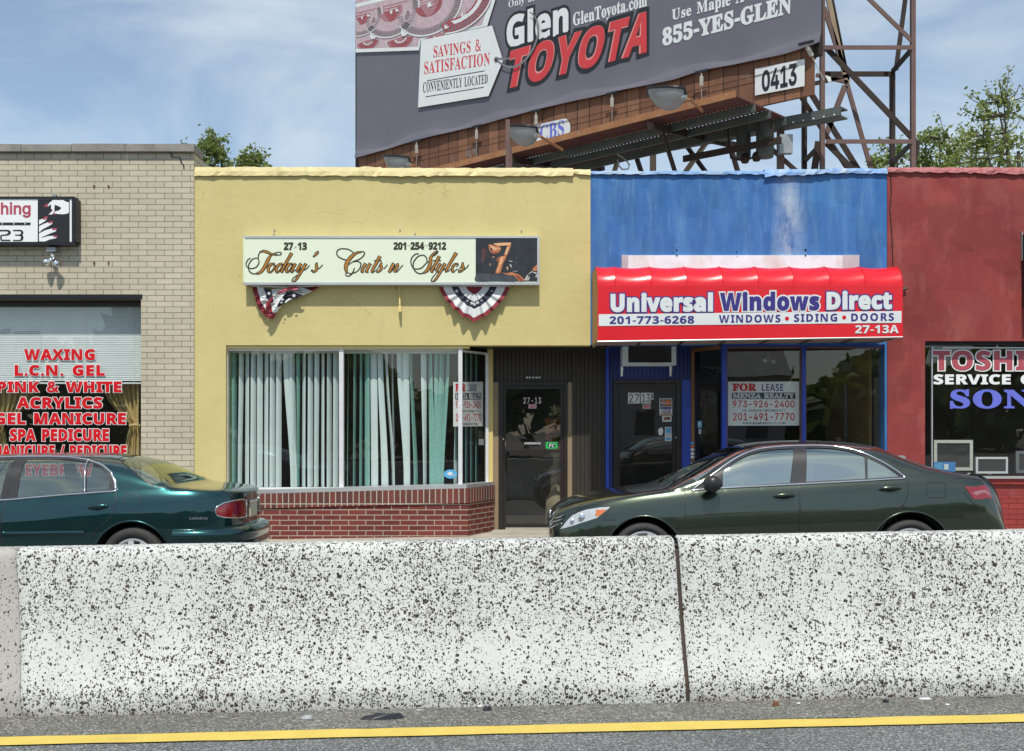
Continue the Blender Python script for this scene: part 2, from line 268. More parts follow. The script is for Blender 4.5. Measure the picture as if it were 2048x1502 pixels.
  97: (406, [[118,-5,78,9,46,38,36,58,28,109,38,160,69,196,120,217,256,228,252,269,241,287,211,299,95,273,62,341,146,369,203,374,268,366,316,342,345,302,353,275,355,0,285,0,263,50,226,14,183,-3],[209,71,234,86,250,109,256,170,176,164,150,151,136,132,132,98,144,76,169,67]]),
  98: (425, [[235,-6,190,8,146,40,129,0,52,0,52,510,152,510,152,319,192,358,238,372,286,370,336,346,373,299,393,228,392,140,373,69,335,20,284,-4],[240,76,265,91,283,119,292,160,288,232,274,266,253,287,224,293,191,287,170,269,157,239,153,160,161,119,178,91,206,76]]),
  99: (345, [[163,-4,100,19,55,65,33,136,32,213,43,268,66,311,97,342,138,362,184,372,276,366,324,349,295,271,210,293,176,286,152,265,137,230,132,182,137,134,153,101,177,81,226,75,313,106,313,21,252,-3]]),
  100: (425, [[139,-4,90,20,52,68,33,139,33,227,52,298,90,346,141,370,190,372,236,358,280,320,273,393,273,510,373,510,373,0,296,0,273,48,233,9,187,-6],[223,75,252,87,269,112,279,182,270,248,253,276,223,290,187,290,161,276,142,248,133,207,136,134,150,100,187,75]]),
  101: (397, [[166,-2,121,14,83,40,54,76,36,123,30,181,36,240,52,288,78,325,113,352,155,368,239,371,300,349,343,306,365,245,368,158,132,158,139,121,157,92,185,74,257,70,347,97,347,19,275,-3],[134,225,274,225,264,269,247,290,221,301,190,301,166,292,148,273]]),
  105: (205, [[72,418,57,430,48,461,57,494,92,510,133,505,148,494,156,474,153,438,133,418,113,413],[52,0,52,367,152,367,152,0]]),
  108: (205, [[52,0,52,510,152,510,152,0]]),
  110: (441, [[52,0,52,367,129,367,142,320,168,344,211,366,261,373,314,365,355,342,382,300,389,272,391,0,291,0,287,249,277,274,258,289,232,293,193,286,179,276,162,245,154,200,152,0]]),
  111: (416, [[182,-5,137,6,97,28,66,60,43,103,32,155,33,227,57,297,104,346,169,370,234,372,280,361,319,339,350,307,373,265,384,213,382,141,358,70,311,21,246,-4],[227,76,255,90,273,117,282,158,279,232,266,266,242,286,208,293,173,286,150,266,137,232,133,158,142,117,160,90,189,76]]),
  114: (305, [[52,0,52,367,128,367,143,305,179,343,207,362,239,372,291,371,283,277,229,278,184,259,161,231,152,187,152,0]]),
  115: (334, [[72,1,31,15,31,97,142,67,190,71,209,91,201,119,64,193,36,231,33,295,53,334,91,359,144,372,240,367,304,345,274,273,186,299,141,293,132,286,135,260,271,189,296,162,307,124,306,83,286,40,247,10,188,-5]]),
  116: (291, [[133,-1,96,19,72,56,63,115,63,291,15,291,15,334,71,367,99,445,163,445,163,367,266,367,266,291,163,291,166,97,182,79,270,85,270,10,192,-6]]),
  118: (382, [[140,0,0,367,105,367,192,83,207,158,277,367,382,367,242,0]]),
  119: (575, [[111,0,7,367,106,367,169,84,188,191,233,367,343,367,402,84,426,204,470,367,568,367,463,0,354,0,288,290,218,0]]),
 },
 'R': {
  38: (492, [[154,-5,99,13,59,46,38,95,37,149,51,191,79,223,139,266,91,332,81,382,89,426,114,459,153,480,204,487,252,480,289,460,313,427,320,383,314,344,293,312,224,258,354,133,401,240,461,240,425,142,392,95,490,0,410,0,352,56,281,11,214,-6],[188,293,245,336,261,370,258,405,237,430,202,439,166,430,148,416,139,395,142,360],[229,49,291,75,314,93,175,229,118,185,103,160,97,127,104,94,122,68,169,47]]),
  45: (216, [[27,154,27,206,189,206,189,154]]),
  46: (180, [[67,-3,51,15,51,57,67,76,98,81,125,65,131,25,119,1,98,-9]]),
  53: (375, [[100,0,58,18,34,45,27,75,35,103,59,118,81,121,92,74,120,47,165,41,204,56,226,83,236,128,236,171,224,209,200,233,166,246,71,235,40,247,62,480,316,480,319,357,281,357,263,402,105,406,94,281,168,291,238,282,293,256,328,211,337,181,339,127,324,75,295,37,241,6,180,-6]]),
  56: (375, [[157,-6,111,3,74,20,48,44,25,88,20,122,27,162,47,193,119,242,69,281,48,311,37,345,39,395,59,437,83,459,118,476,164,485,254,478,299,453,325,415,334,369,328,333,310,305,244,260,296,230,330,199,349,166,355,127,344,71,310,29,256,2,222,-5],[203,283,232,307,247,340,246,398,222,436,187,447,163,442,145,426,131,388,135,341,149,318],[203,33,230,45,250,68,261,98,260,131,249,159,208,192,164,216,126,178,112,137,112,101,123,69,143,45,170,33]]),
  65: (437, [[-9,0,-9,18,17,25,43,60,206,466,224,465,411,34,443,18,443,0,229,0,229,18,270,25,280,34,281,59,253,132,103,132,75,48,87,26,128,18,128,0],[113,161,242,161,177,319]]),
  66: (443, [[16,0,16,17,55,26,68,40,75,82,69,412,51,433,15,439,15,455,220,455,297,449,352,429,385,396,396,351,389,313,369,283,335,261,287,247,344,231,385,206,410,173,418,132,407,76,371,35,314,9,238,0],[182,252,234,257,263,272,279,301,284,367,276,400,260,422,234,433,192,429,182,391],[242,26,273,38,291,63,300,103,299,154,287,194,263,218,223,230,182,231,187,39,202,26]]),
  67: (468, [[257,-11,193,-3,137,20,91,56,56,104,34,162,26,228,34,294,56,351,92,399,139,435,195,458,259,465,309,459,388,435,408,443,419,465,437,465,437,308,420,308,392,364,356,407,313,434,265,443,212,430,174,389,151,321,144,226,152,138,177,74,219,36,278,24,318,29,377,56,428,106,447,89,409,45,365,14,314,-5]]),
  68: (496, [[20,0,20,17,56,25,68,36,74,75,71,407,61,426,15,439,15,455,278,452,328,441,370,422,405,396,433,364,452,325,464,279,468,228,453,128,408,57,333,14,228,0],[253,27,302,53,333,104,343,139,351,229,343,318,319,382,279,420,223,433,195,428,184,409,186,40,202,27]]),
  69: (442, [[14,0,14,17,55,24,68,37,75,78,72,405,62,425,16,439,16,455,399,455,399,320,383,320,369,373,340,406,295,424,191,424,183,388,183,246,232,252,259,269,277,300,288,345,304,345,304,118,287,118,273,181,251,208,183,222,185,47,198,32,276,30,330,45,371,75,411,143,430,143,402,0]]),
  70: (404, [[15,0,15,17,55,28,68,42,75,84,71,405,61,423,14,439,14,455,394,455,394,320,377,320,362,372,336,406,294,425,188,424,182,398,182,247,229,253,256,270,274,301,284,347,302,347,302,118,285,118,274,168,257,200,229,218,182,224,188,43,210,24,257,17,257,0]]),
  71: (508, [[233,-8,170,7,116,36,74,77,44,131,29,194,29,263,44,324,74,377,115,419,166,448,225,464,284,464,398,438,419,465,437,465,437,308,420,308,382,379,343,417,299,439,267,443,214,430,176,389,153,322,146,228,154,135,180,67,221,26,246,16,293,14,319,21,334,35,343,71,339,154,329,170,275,182,275,198,500,198,500,182,463,175,452,164,446,128,446,29,313,-8]]),
  73: (261, [[13,0,13,17,53,27,67,39,75,75,72,412,63,427,13,439,13,455,244,455,244,439,196,427,186,412,187,44,206,26,246,17,246,0]]),
  76: (426, [[15,0,15,17,55,26,68,39,75,81,71,407,62,425,16,439,16,455,250,455,250,439,201,431,185,409,188,41,214,28,297,34,345,56,381,95,409,154,427,154,402,0]]),
  77: (634, [[14,0,14,17,53,26,67,39,75,79,71,416,53,432,15,439,15,455,185,455,317,142,449,455,617,455,617,439,580,429,567,416,560,378,565,43,582,23,617,17,617,0,396,0,396,17,438,28,453,61,455,399,288,0,270,0,105,389,109,48,120,30,169,17,169,0]]),
  78: (494, [[403,-11,107,350,110,49,119,31,167,17,167,0,18,0,18,17,60,26,75,57,76,388,18,439,18,455,156,455,391,169,386,414,369,431,331,439,331,455,480,455,480,439,440,430,428,417,422,377,422,-11]]),
  79: (525, [[213,-6,148,17,94,58,55,113,32,179,29,252,45,321,79,380,130,426,192,456,265,466,336,456,397,427,446,382,481,323,497,253,494,179,471,113,430,58,376,17,286,-10],[265,12,315,26,351,66,372,133,379,228,362,358,330,412,310,430,260,443,210,430,174,389,152,322,145,228,153,135,177,67,215,26]]),
  82: (473, [[15,0,15,17,55,26,68,39,75,81,71,406,62,424,16,439,16,455,264,453,339,439,389,409,414,363,417,334,411,296,392,265,360,241,315,224,457,22,480,17,480,0,338,0,201,212,182,212,185,50,194,32,242,17,242,0],[182,234,228,235,266,248,290,272,304,336,299,378,284,407,259,425,202,429,186,417]]),
  83: (390, [[43,-11,43,158,62,158,83,94,111,50,149,24,197,15,231,20,257,36,273,60,279,89,265,129,248,146,112,221,77,253,56,289,50,332,60,387,88,429,131,457,217,463,300,445,313,450,320,466,339,466,339,319,322,319,293,385,261,420,222,441,178,443,151,434,131,417,121,394,124,356,147,328,305,243,344,200,359,148,354,93,339,58,314,29,281,8,240,-6,69,7,61,-11]]),
  84: (423, [[92,0,92,17,134,25,148,39,156,81,156,433,102,426,65,403,41,367,29,318,11,318,11,455,410,455,410,317,394,317,381,368,357,404,319,426,263,433,267,49,276,30,328,17,328,0]]),
  85: (492, [[205,-10,138,10,96,52,76,115,70,406,61,424,15,439,15,455,240,455,240,439,192,425,181,379,182,112,193,68,216,39,252,24,326,31,363,56,385,99,392,159,389,406,379,423,328,439,328,455,474,455,474,439,439,427,425,404,420,133,398,58,380,32,325,-2,290,-10]]),
  86: (428, [[212,-13,22,420,-14,439,-14,455,211,455,211,439,166,432,153,417,161,378,259,143,355,409,347,428,299,439,299,455,442,455,442,439,408,427,382,383,230,-13]]),
  89: (426, [[101,0,101,17,141,26,154,39,161,81,161,179,21,423,-13,438,-13,455,207,455,207,438,162,429,158,405,248,226,348,399,345,421,336,430,295,438,295,455,439,455,439,438,409,424,383,392,268,203,271,50,280,32,328,17,328,0]]),
  90: (442, [[20,0,20,11,276,430,157,424,115,407,85,372,61,316,44,316,57,455,406,455,406,443,153,29,272,31,327,47,368,80,397,131,407,164,424,164,407,0]]),
  97: (344, [[255,-10,216,1,200,35,151,2,124,-6,79,-7,51,3,31,22,21,48,23,84,45,121,88,150,199,190,196,266,180,288,148,296,115,290,107,283,123,231,116,208,87,191,51,198,36,218,34,248,49,278,95,308,162,318,246,304,276,277,291,236,298,36,320,42,329,28,294,-1],[174,41,199,63,199,169,164,157,138,139,123,114,120,62,137,37]]),
  99: (293, [[137,-9,103,2,72,22,38,68,24,106,21,174,31,217,51,255,79,285,114,307,153,318,197,318,235,307,262,287,276,261,275,228,253,207,219,207,199,230,196,282,182,295,144,290,126,269,116,235,114,153,126,97,166,48,184,41,222,40,271,72,285,60,258,30,227,8,193,-6]]),
  101: (301, [[154,-10,117,-5,85,10,58,35,37,69,24,109,21,180,30,222,59,273,87,298,120,313,185,316,230,297,264,259,274,234,283,166,117,166,123,112,138,73,164,50,199,42,237,53,270,86,285,73,258,36,228,11,193,-5],[116,192,201,192,197,266,188,286,161,297,141,291,127,274]]),
  108: (199, [[18,0,18,16,45,26,52,56,47,429,20,439,20,455,148,455,152,31,164,19,180,16,180,0]]),
  109: (554, [[18,0,18,16,45,26,52,56,49,278,36,291,19,294,19,310,146,310,146,265,188,305,237,318,268,315,292,304,310,286,320,261,364,304,418,318,455,312,482,292,498,258,507,31,520,19,536,16,536,0,377,0,377,16,403,26,410,56,404,258,387,270,363,269,324,237,328,32,340,19,356,16,356,0,199,0,199,16,225,26,232,56,226,258,209,270,184,269,146,235,152,27,177,16,177,0]]),
  110: (381, [[18,0,18,16,45,26,52,56,49,278,36,291,19,294,19,310,148,310,148,267,190,306,243,318,281,312,309,292,325,258,334,31,347,19,363,16,363,0,202,0,202,16,228,26,235,56,229,258,212,270,188,269,160,251,148,235,151,31,164,19,180,16,180,0]]),
  111: (336, [[147,-9,108,2,74,23,48,53,29,89,20,131,24,199,38,239,60,272,90,297,127,313,168,318,209,313,245,298,275,273,298,240,312,200,316,130,306,88,287,51,261,22,228,2,190,-9],[182,13,202,27,217,81,217,227,208,271,192,292,169,299,144,292,128,271,118,194,128,39,155,13]]),
  112: (371, [[17,-139,17,-124,47,-110,52,-64,49,277,37,291,19,295,19,310,143,310,143,263,180,305,203,315,248,318,279,307,317,274,341,223,350,160,341,92,316,38,291,12,261,-5,204,-7,164,14,148,32,154,-105,180,-121,197,-123,197,-139],[210,30,232,46,245,77,253,154,246,230,234,261,213,276,184,275,158,254,148,235,148,69,167,38,180,31]]),
  115: (288, [[122,-6,73,9,60,4,51,-9,36,-9,36,105,53,105,66,68,87,39,112,21,152,16,179,27,191,49,190,72,172,95,76,148,47,181,37,220,44,259,65,291,98,312,218,306,230,319,244,319,244,222,228,222,206,266,174,291,130,294,108,274,107,244,146,212,221,172,248,140,257,95,250,51,228,18,174,-8]]),
  116: (228, [[124,-9,89,-4,66,10,53,36,48,71,48,279,20,279,20,300,129,424,144,424,144,310,208,310,208,279,144,279,149,51,168,40,189,49,206,75,222,66,205,33,182,9,155,-5]]),
  121: (300, [[29,-137,3,-117,-6,-75,11,-47,44,-40,69,-55,77,-96,92,-97,135,-26,140,-5,12,290,-5,293,-5,310,162,310,162,293,130,284,133,257,185,119,237,279,219,292,203,293,203,310,300,310,300,293,282,286,259,242,129,-96,95,-131,64,-140]]),
 },
}
GLY={}
for _a,_t in GLYPH_DATA.items():
    for _c,(_w,_l) in _t.items(): GLY[_a+chr(_c)]=(_w/1000,[[(q[k]/1000,q[k+1]/1000) for k in range(0,len(q),2)] for q in _l])
def inside(poly, x, y):
    c=False; n=len(poly); j=n-1
    for i in range(n):
        xi,yi=poly[i]; xj,yj=poly[j]
        if (yi>y)!=(yj>y) and x<(xj-xi)*(y-yi)/(yj-yi)+xi: c=not c
        j=i
    return c
_TR={}
def glyph(k):
    if k not in _TR:
        a,L=GLY[k]; pts=[p for l in L for p in l]; st=[sum(len(q) for q in L[:i]) for i in range(len(L))]; T=[]
        ins=lambda l,o: inside(o,*l[0]) if l is not o else False
        for i,o in enumerate(L):                      # every island of the letter with its own holes
            if any(ins(o,q) for q in L): continue
            grp=[i]+[j for j,q in enumerate(L) if ins(q,o)]; ix=[st[g]+n for g in grp for n in range(len(L[g]))]
            T += [tuple(ix[v] for v in t) for t in tessellate_polygon([[Vector((x,y,0)) for x,y in L[g]] for g in grp])]
        _TR[k]=(a,L,pts,T)
    return _TR[k]
def ribbon_of(l,w):
    n=len(l); V=[]
    for i in range(n):
        a,b,c=(np.array(l[k%n]) for k in (i-1,i,i+1)); d1=(b-a)/(np.hypot(*(b-a)) or 1); d2=(c-b)/(np.hypot(*(c-b)) or 1)
        n1=np.array([-d1[1],d1[0]]); n2=np.array([-d2[1],d2[0]]); m=n1+n2; q=np.hypot(*m)
        m = n1 if q<.3 else m/q*min(1.5,1/max(.3,float(np.dot(m/q,n1)))); V += [tuple(b+m*w),tuple(b-m*w)]
    return V,[(2*i,2*i+1,(2*i+3)%(2*n),(2*i+2)%(2*n)) for i in range(n)]
def text(mb, txt, quad, mapper, bold=0.0, shear=0.0, m=0, outline=None, om=1, space=1.0, d=0.003, font='B'):
    """lettering fitted into a four-cornered place (TL,TR,BR,BL or x0,x1,y0,y1 in photo pixels) on a flat sign"""
    if not hasattr(quad[0],'__len__'):
        x0,x1,y0,y1=quad; quad=[(x0,y0),(x1,y0),(x1,y1),(x0,y1)]
    F1=[];F2=[];F3=[]; x=0.0
    for ch in txt:
        if ch==' ': x+=.28*space; continue
        k=font+ch if font+ch in GLY else ('S'+ch if 'S'+ch in GLY else 'B'+ch); a,L,pts,tri=glyph(k); o=lambda P_:[(px+x,py) for px,py in P_]
        F1.append((o(pts),tri)); bo=bold+(.022 if k[0]!=font and font!='S' else 0)
        for l in L:
            if bo: V,f=ribbon_of(l,bo); F2.append((o(V),f))
            if outline: V,f=ribbon_of(l,outline); F3.append((o(V),f))
        if outline: F3.append((o(pts),tri))
        x+=a*space
    sh=lambda P_:[(px+shear*py,py) for px,py in P_]; F1,F2,F3=[[(sh(V),f) for V,f in Q] for Q in (F1,F2,F3)]
    A=np.array([p for V,f in F1+F2 for p in V]); lo=A.min(0); hi=A.max(0); TL,TR,BR,BL=[np.array(q,float) for q in quad]
    def uvp(q):
        u=(q[0]-lo[0])/(hi[0]-lo[0]); v=(q[1]-lo[1])/(hi[1]-lo[1]); p=(BL*(1-u)+BR*u)*(1-v)+(TL*(1-u)+TR*u)*v; return p[0],p[1]
    def put(Q,mi,dep):
        for V,f in Q:
            out=[mapper(*uvp(q),dep) for q in V]
            if len(V)==2*len(f) and all(len(q)==4 for q in f):      # ribbons: a hair of stagger keeps crossing strips apart
                for i,q in enumerate(f):
                    s_=((i*7+len(mb.f))%11)*.00009; mb.add([mapper(*uvp(V[j]),dep-s_) for j in q],[(0,1,2,3)],mi)
            else: mb.add(out,f,mi)
    if F3: put(F3,om,d); d+=.003
    put(F2,m,d); put(F1,m,d+.0003)
def front(Y): return lambda px,py,d: at(px,py,Y-d)
def pp(mb, pts, mapper, d, m=0): mb.poly([mapper(x,y,d) for x,y in pts],m)
def stroke(mb, pts, mapper, d, m=0, n=6, grow=0.0, smooth=True):
    """a pen stroke of changing width: points (x, y, width)"""
    P=spline(pts,n) if smooth else [np.array(p,float) for p in pts]; Lf=[];Rt=[]
    for i,p in enumerate(P):
        a=P[max(0,i-1)]; b=P[min(len(P)-1,i+1)]; t=(b-a)[:2]; t=t/(np.hypot(*t) or 1); nrm=np.array([-t[1],t[0]]); w=max(p[2],.4)/2+grow; q=p[:2]
        if i==0: q=q-t*grow
        if i==len(P)-1: q=q+t*grow
        Lf.append(mapper(*(q+nrm*w),d)); Rt.append(mapper(*(q-nrm*w),d))
    mb.grid([Lf,Rt],m)
# ------------------------------------------------------------------ materials
class NT:
    def __init__(s, name):
        s.mat=bpy.data.materials.new(name); s.mat.use_nodes=True; s.t=s.mat.node_tree; s.t.nodes.clear()
        s.out=s.t.nodes.new('ShaderNodeOutputMaterial'); s._oc=None
    def n(s, ty, ins=None, **at_):
        o=s.t.nodes.new('ShaderNode'+ty)
        for k,v in at_.items(): setattr(o,k,v)
        for k,v in (ins or {}).items():
            i=o.inputs[k]
            if hasattr(v,'is_output') or isinstance(v,bpy.types.NodeSocket): s.t.links.new(v,i)
            elif i.type=='RGBA' and len(v)==3: i.default_value=(*v,1)
            else: i.default_value=v
        return o
    def oc(s):
        if not s._oc: s._oc=s.n('TexCoord')
        return s._oc.outputs['Object']
    def uv(s):
        if not s._oc: s._oc=s.n('TexCoord')
        return s._oc.outputs['UV']
    def mapv(s, v, scale=(1,1,1), loc=(0,0,0), rot=(0,0,0)): return s.n('Mapping',{'Vector':v,'Scale':scale,'Location':loc,'Rotation':rot}).outputs[0]
    def noise(s, scale, detail=5, rough=.55, v=None, dist=0): return s.n('TexNoise',{'Vector':v or s.oc(),'Scale':scale,'Detail':detail,'Roughness':rough,'Distortion':dist}).outputs['Fac']
    def ramp(s, f, *st):
        r=s.n('ValToRGB',{'Fac':f}); e=r.color_ramp.elements
        while len(e)<len(st): e.new(.5)
        for i,(p,c) in enumerate(st): e[i].position=p; e[i].color=(*(c if hasattr(c,'__len__') else (c,)*3),1)
        return r.outputs['Color']
    def mix(s, f, a, b, bt='MIX'):
        o=s.t.nodes.new('ShaderNodeMix'); o.data_type='RGBA'; o.blend_type=bt
        for idx,v in ((0,f),(6,a),(7,b)):
            i=o.inputs[idx]
            if isinstance(v,bpy.types.NodeSocket): s.t.links.new(v,i)
            elif idx==0: i.default_value=v
            else: i.default_value=(*v,1) if len(v)==3 else v
        return o.outputs[2]
    def math(s, op, a, b=None, clamp=False):
        o=s.t.nodes.new('ShaderNodeMath'); o.operation=op; o.use_clamp=clamp
        for i,v in enumerate((a,b)):
            if v is None: continue
            if isinstance(v,bpy.types.NodeSocket): s.t.links.new(v,o.inputs[i])
            else: o.inputs[i].default_value=v
        return o.outputs[0]
    def bump(s, h, st=.3, dist=.01, normal=None):
        d={'Height':h,'Strength':st,'Distance':dist}
        if normal: d['Normal']=normal
        return s.n('Bump',d).outputs[0]
    def bsdf(s, col, rough=.6, metal=0, spec=.5, normal=None, **kw):
        d={'Base Color':col,'Roughness':rough,'Metallic':metal,'Specular IOR Level':spec}
        if normal: d['Normal']=normal
        d.update(kw); return s.n('BsdfPrincipled',d).outputs[0]
    def done(s, sh): s.t.links.new(sh,s.out.inputs['Surface']); return s.mat
def sc(c,k): return tuple(min(1,x*k) for x in c)
def pm(name, col, rough=.6, var=.12, scale=6, metal=0, spec=.5, bump=0, bscale=60, bd=.003, stretch=None, dirt=None, dscale=2.0, **kw):
    t=NT(name); v=t.mapv(t.oc(),stretch) if stretch else t.oc()
    c=t.ramp(t.noise(scale,6,.6,v),(.3,sc(col,1-var)),(.7,sc(col,1+var)))
    if dirt: c=t.mix(t.ramp(t.noise(dscale,8,.65,t.mapv(t.oc(),(1,1,.5),(3,1,7))),(.5,0),(.72,.8)),c,dirt)
    nr=t.bump(t.noise(bscale,6,.6),bump,bd) if bump else None
    return t.done(t.bsdf(c,rough,metal,spec,nr,**kw))
def glass(name, tint=(.92,.95,.94), ior=1.5, rough=0.0, extra=0.0, wave=0.0, refl=(1,1,1), dust=0.0):
    t=NT(name); geo=t.n('NewGeometry').outputs; f0=((ior-1)/(ior+1))**2
    c=t.math('ABSOLUTE',t.n('VectorMath',{0:geo['Normal'],1:geo['Incoming']},operation='DOT_PRODUCT').outputs['Value'])
    fr=t.math('ADD',t.math('MULTIPLY',t.math('POWER',t.math('SUBTRACT',1.0,c,True),5.0),1-f0),f0*1.8+extra,True)   # both faces of the sheet reflect
    d={'Color':refl,'Roughness':rough}
    if wave: d['Normal']=t.bump(t.noise(1.6,2,.4),wave,.02)
    g=t.n('BsdfGlossy',d).outputs[0]; tr=t.n('BsdfTransparent',{'Color':tint}).outputs[0]
    sh=t.n('MixShader',{0:fr,1:tr,2:g}).outputs[0]
    if dust:
        df=t.n('BsdfDiffuse',{'Color':(.55,.52,.46)}).outputs[0]; sh=t.n('MixShader',{0:t.math('MULTIPLY',t.ramp(t.noise(3.5,8,.7),(.3,.5),(.7,1.2)),dust),1:sh,2:df}).outputs[0]
    return t.done(sh)
def brick(name, c1, c2, mortar, bw, rh, ms, var=.25, bump=.5, mr=.3, off=.5, stain=None, smooth=.1, c3=None):
    t=NT(name); wob=t.n('VectorMath',{0:t.uv(),1:t.n('VectorMath',{0:t.n('TexNoise',{'Vector':t.uv(),'Scale':9.0}).outputs['Color'],1:(.006,.006,0)},operation='MULTIPLY').outputs[0]},operation='ADD').outputs[0]
    b=t.n('TexBrick',{'Vector':wob,'Color1':c1,'Color2':c2,'Mortar':mortar,'Scale':1.0,'Mortar Size':ms,'Mortar Smooth':smooth,'Bias':0.0,'Brick Width':bw,'Row Height':rh},offset=off)
    c=b.outputs['Color']
    if c3:
        b2=t.n('TexBrick',{'Vector':wob,'Color1':(0,0,0),'Color2':(1,1,1),'Mortar':(0,0,0),'Scale':1.0,'Mortar Size':ms,'Bias':-.55,'Brick Width':bw,'Row Height':rh},offset=off)
        c=t.mix(t.ramp(b2.outputs['Color'],(.55,0),(.8,1)),c,c3)
    n1=t.noise(45,4,.7,t.uv()); c=t.mix(1.0,c,t.ramp(n1,(.25,1-var),(.75,1+var*.4)),'MULTIPLY')
    n2=t.noise(.9,6,.6,t.uv()); c=t.mix(1.0,c,t.ramp(n2,(.3,.86),(.7,1.06)),'MULTIPLY')
    if stain: c=t.mix(t.ramp(t.noise(1.0,8,.7,t.mapv(t.uv(),(5,.7,1))),(.63,0),(.8,.55)),c,stain)
    hgt=t.math('ADD',t.math('SUBTRACT',1.0,b.outputs['Fac']),t.math('MULTIPLY',n1,.35))
    return t.done(t.bsdf(c,.85,0,.25,t.bump(hgt,bump,.006)))
M={}
M['brick_beige']=brick('beige_brick',(.56,.505,.388),(.50,.45,.345),(.20,.172,.14),.246,.0806,.0048,.14,stain=(.40,.33,.23),c3=(.43,.385,.295))
M['brick_red']=brick('red_brick',(.205,.048,.038),(.135,.034,.03),(.40,.35,.28),.243,.0735,.0065,.3,c3=(.062,.042,.04))
M['brick_red_stand']=brick('red_soldier_brick',(.20,.055,.042),(.105,.05,.045),(.48,.43,.36),.083,.30,.007,.3,off=0)
M['brick_painted']=brick('painted_red_brick',(.33,.055,.05),(.28,.045,.042),(.20,.03,.03),.22,.075,.006,.15,bump=.8)
def stucco_yellow():
    t=NT('yellow_stucco'); n1=t.noise(1.1,7,.6); n2=t.noise(30,6,.65); n3=t.noise(2.0,8,.7,t.mapv(t.oc(),(2.2,1,.35)))
    c=t.ramp(n1,(.3,(.55,.47,.205)),(.7,(.615,.53,.245)))
    c=t.mix(t.ramp(n3,(.52,0),(.78,.55)),c,(.515,.435,.205)); c=t.mix(t.ramp(n2,(.62,0),(.8,.35)),c,(.66,.56,.28))
    c=t.mix(t.ramp(t.noise(5.5,10,.75,t.mapv(t.oc(),(1,1,1.3),(9,2,4))),(.70,0),(.78,.6)),c,(.72,.66,.46))
    ck=t.n('TexVoronoi',{'Vector':t.n('VectorMath',{0:t.oc(),1:t.n('VectorMath',{0:t.n('TexNoise',{'Vector':t.oc(),'Scale':3.0,'Detail':6.0}).outputs['Color'],1:(.5,.5,.5)},operation='MULTIPLY').outputs[0]},operation='ADD').outputs[0],'Scale':.75},feature='DISTANCE_TO_EDGE').outputs['Distance']
    crack=t.math('MULTIPLY',t.math('LESS_THAN',ck,.0045),t.ramp(t.noise(.9,3,.5,t.mapv(t.oc(),(1,1,1),(4,4,1))),(.54,0),(.60,.28))); c=t.mix(crack,c,(.30,.24,.10))
    h=t.math('ADD',t.math('MULTIPLY',t.noise(7,8,.62),1.0),t.math('MULTIPLY',n2,.25))
    return t.done(t.bsdf(c,.8,0,.25,t.bump(h,.34,.02)))
def patches(t,c,scale,amt,sq=(1,1,1.25)):
    """overlapping roller-painted patches with soft square edges"""
    for k,(sc_,lo) in enumerate(((scale,(3,1,2)),(scale*1.7,(7,4,1)))):
        v=t.n('VectorMath',{0:t.mapv(t.oc(),sq,lo),1:t.n('VectorMath',{0:t.n('TexNoise',{'Vector':t.oc(),'Scale':5.0,'Detail':4.0}).outputs['Color'],1:(.16,.0,.16)},operation='MULTIPLY').outputs[0]},operation='ADD').outputs[0]
        r=t.n('SeparateColor',{0:t.n('TexVoronoi',{'Vector':v,'Scale':sc_},distance='CHEBYCHEV').outputs['Color']}).outputs[0]
        c=t.mix(1.0,c,t.ramp(r,(0,1-amt),(1,1+amt*.55)),'MULTIPLY')
    return c
def stucco_blue():
    t=NT('faded_blue_stucco'); st=t.noise(2.2,8,.65,t.mapv(t.oc(),(2.0,1,.32))); n1=t.noise(1.2,6,.6); n2=t.noise(34,6,.65)
    c=t.ramp(n1,(.3,(.033,.130,.37)),(.7,(.045,.172,.43)))
    c=t.mix(t.ramp(st,(.46,0),(.70,.62)),c,(.11,.275,.50)); c=t.mix(t.ramp(t.noise(1.4,9,.72,t.mapv(t.oc(),(3.5,1,.5),(8,0,3))),(.58,0),(.72,.35)),c,(.20,.34,.53))
    c=patches(t,c,1.9,.10,(1.5,1,.8)); b=t.noise(3.4,9,.7,t.mapv(t.oc(),(1,1,.5),(2.3,0,5)))
    # one pale washed-out run of bare render, as wide as a hand-broom, near the middle of the wall
    sx=t.n('SeparateXYZ',{0:t.oc()}).outputs; 
    band=t.math('SUBTRACT',1.0,t.math('MULTIPLY',t.math('ABSOLUTE',t.math('SUBTRACT',sx[0],BLUE_X)),3.6),True)
    band=t.math('MULTIPLY',band,t.ramp(b,(.36,0),(.60,1)))
    c=t.mix(t.math('MULTIPLY',band,.85),c,(.42,.52,.62))
    sp=t.noise(4.6,10,.78,t.mapv(t.oc(),(1,1,1),(7,3,1))); c=t.mix(t.ramp(sp,(.68,0),(.73,.7)),c,(.45,.53,.60))
    lo=t.math('MULTIPLY',t.ramp(t.noise(1.7,8,.7,t.mapv(t.oc(),(3,1,.5),(1,0,2))),(.56,0),(.75,.75)),1.0); c=t.mix(lo,c,(.17,.30,.52))
    return t.done(t.bsdf(c,.7,0,.3,t.bump(t.math('ADD',t.noise(9,8,.62),t.math('MULTIPLY',n2,.2)),.3,.015)))
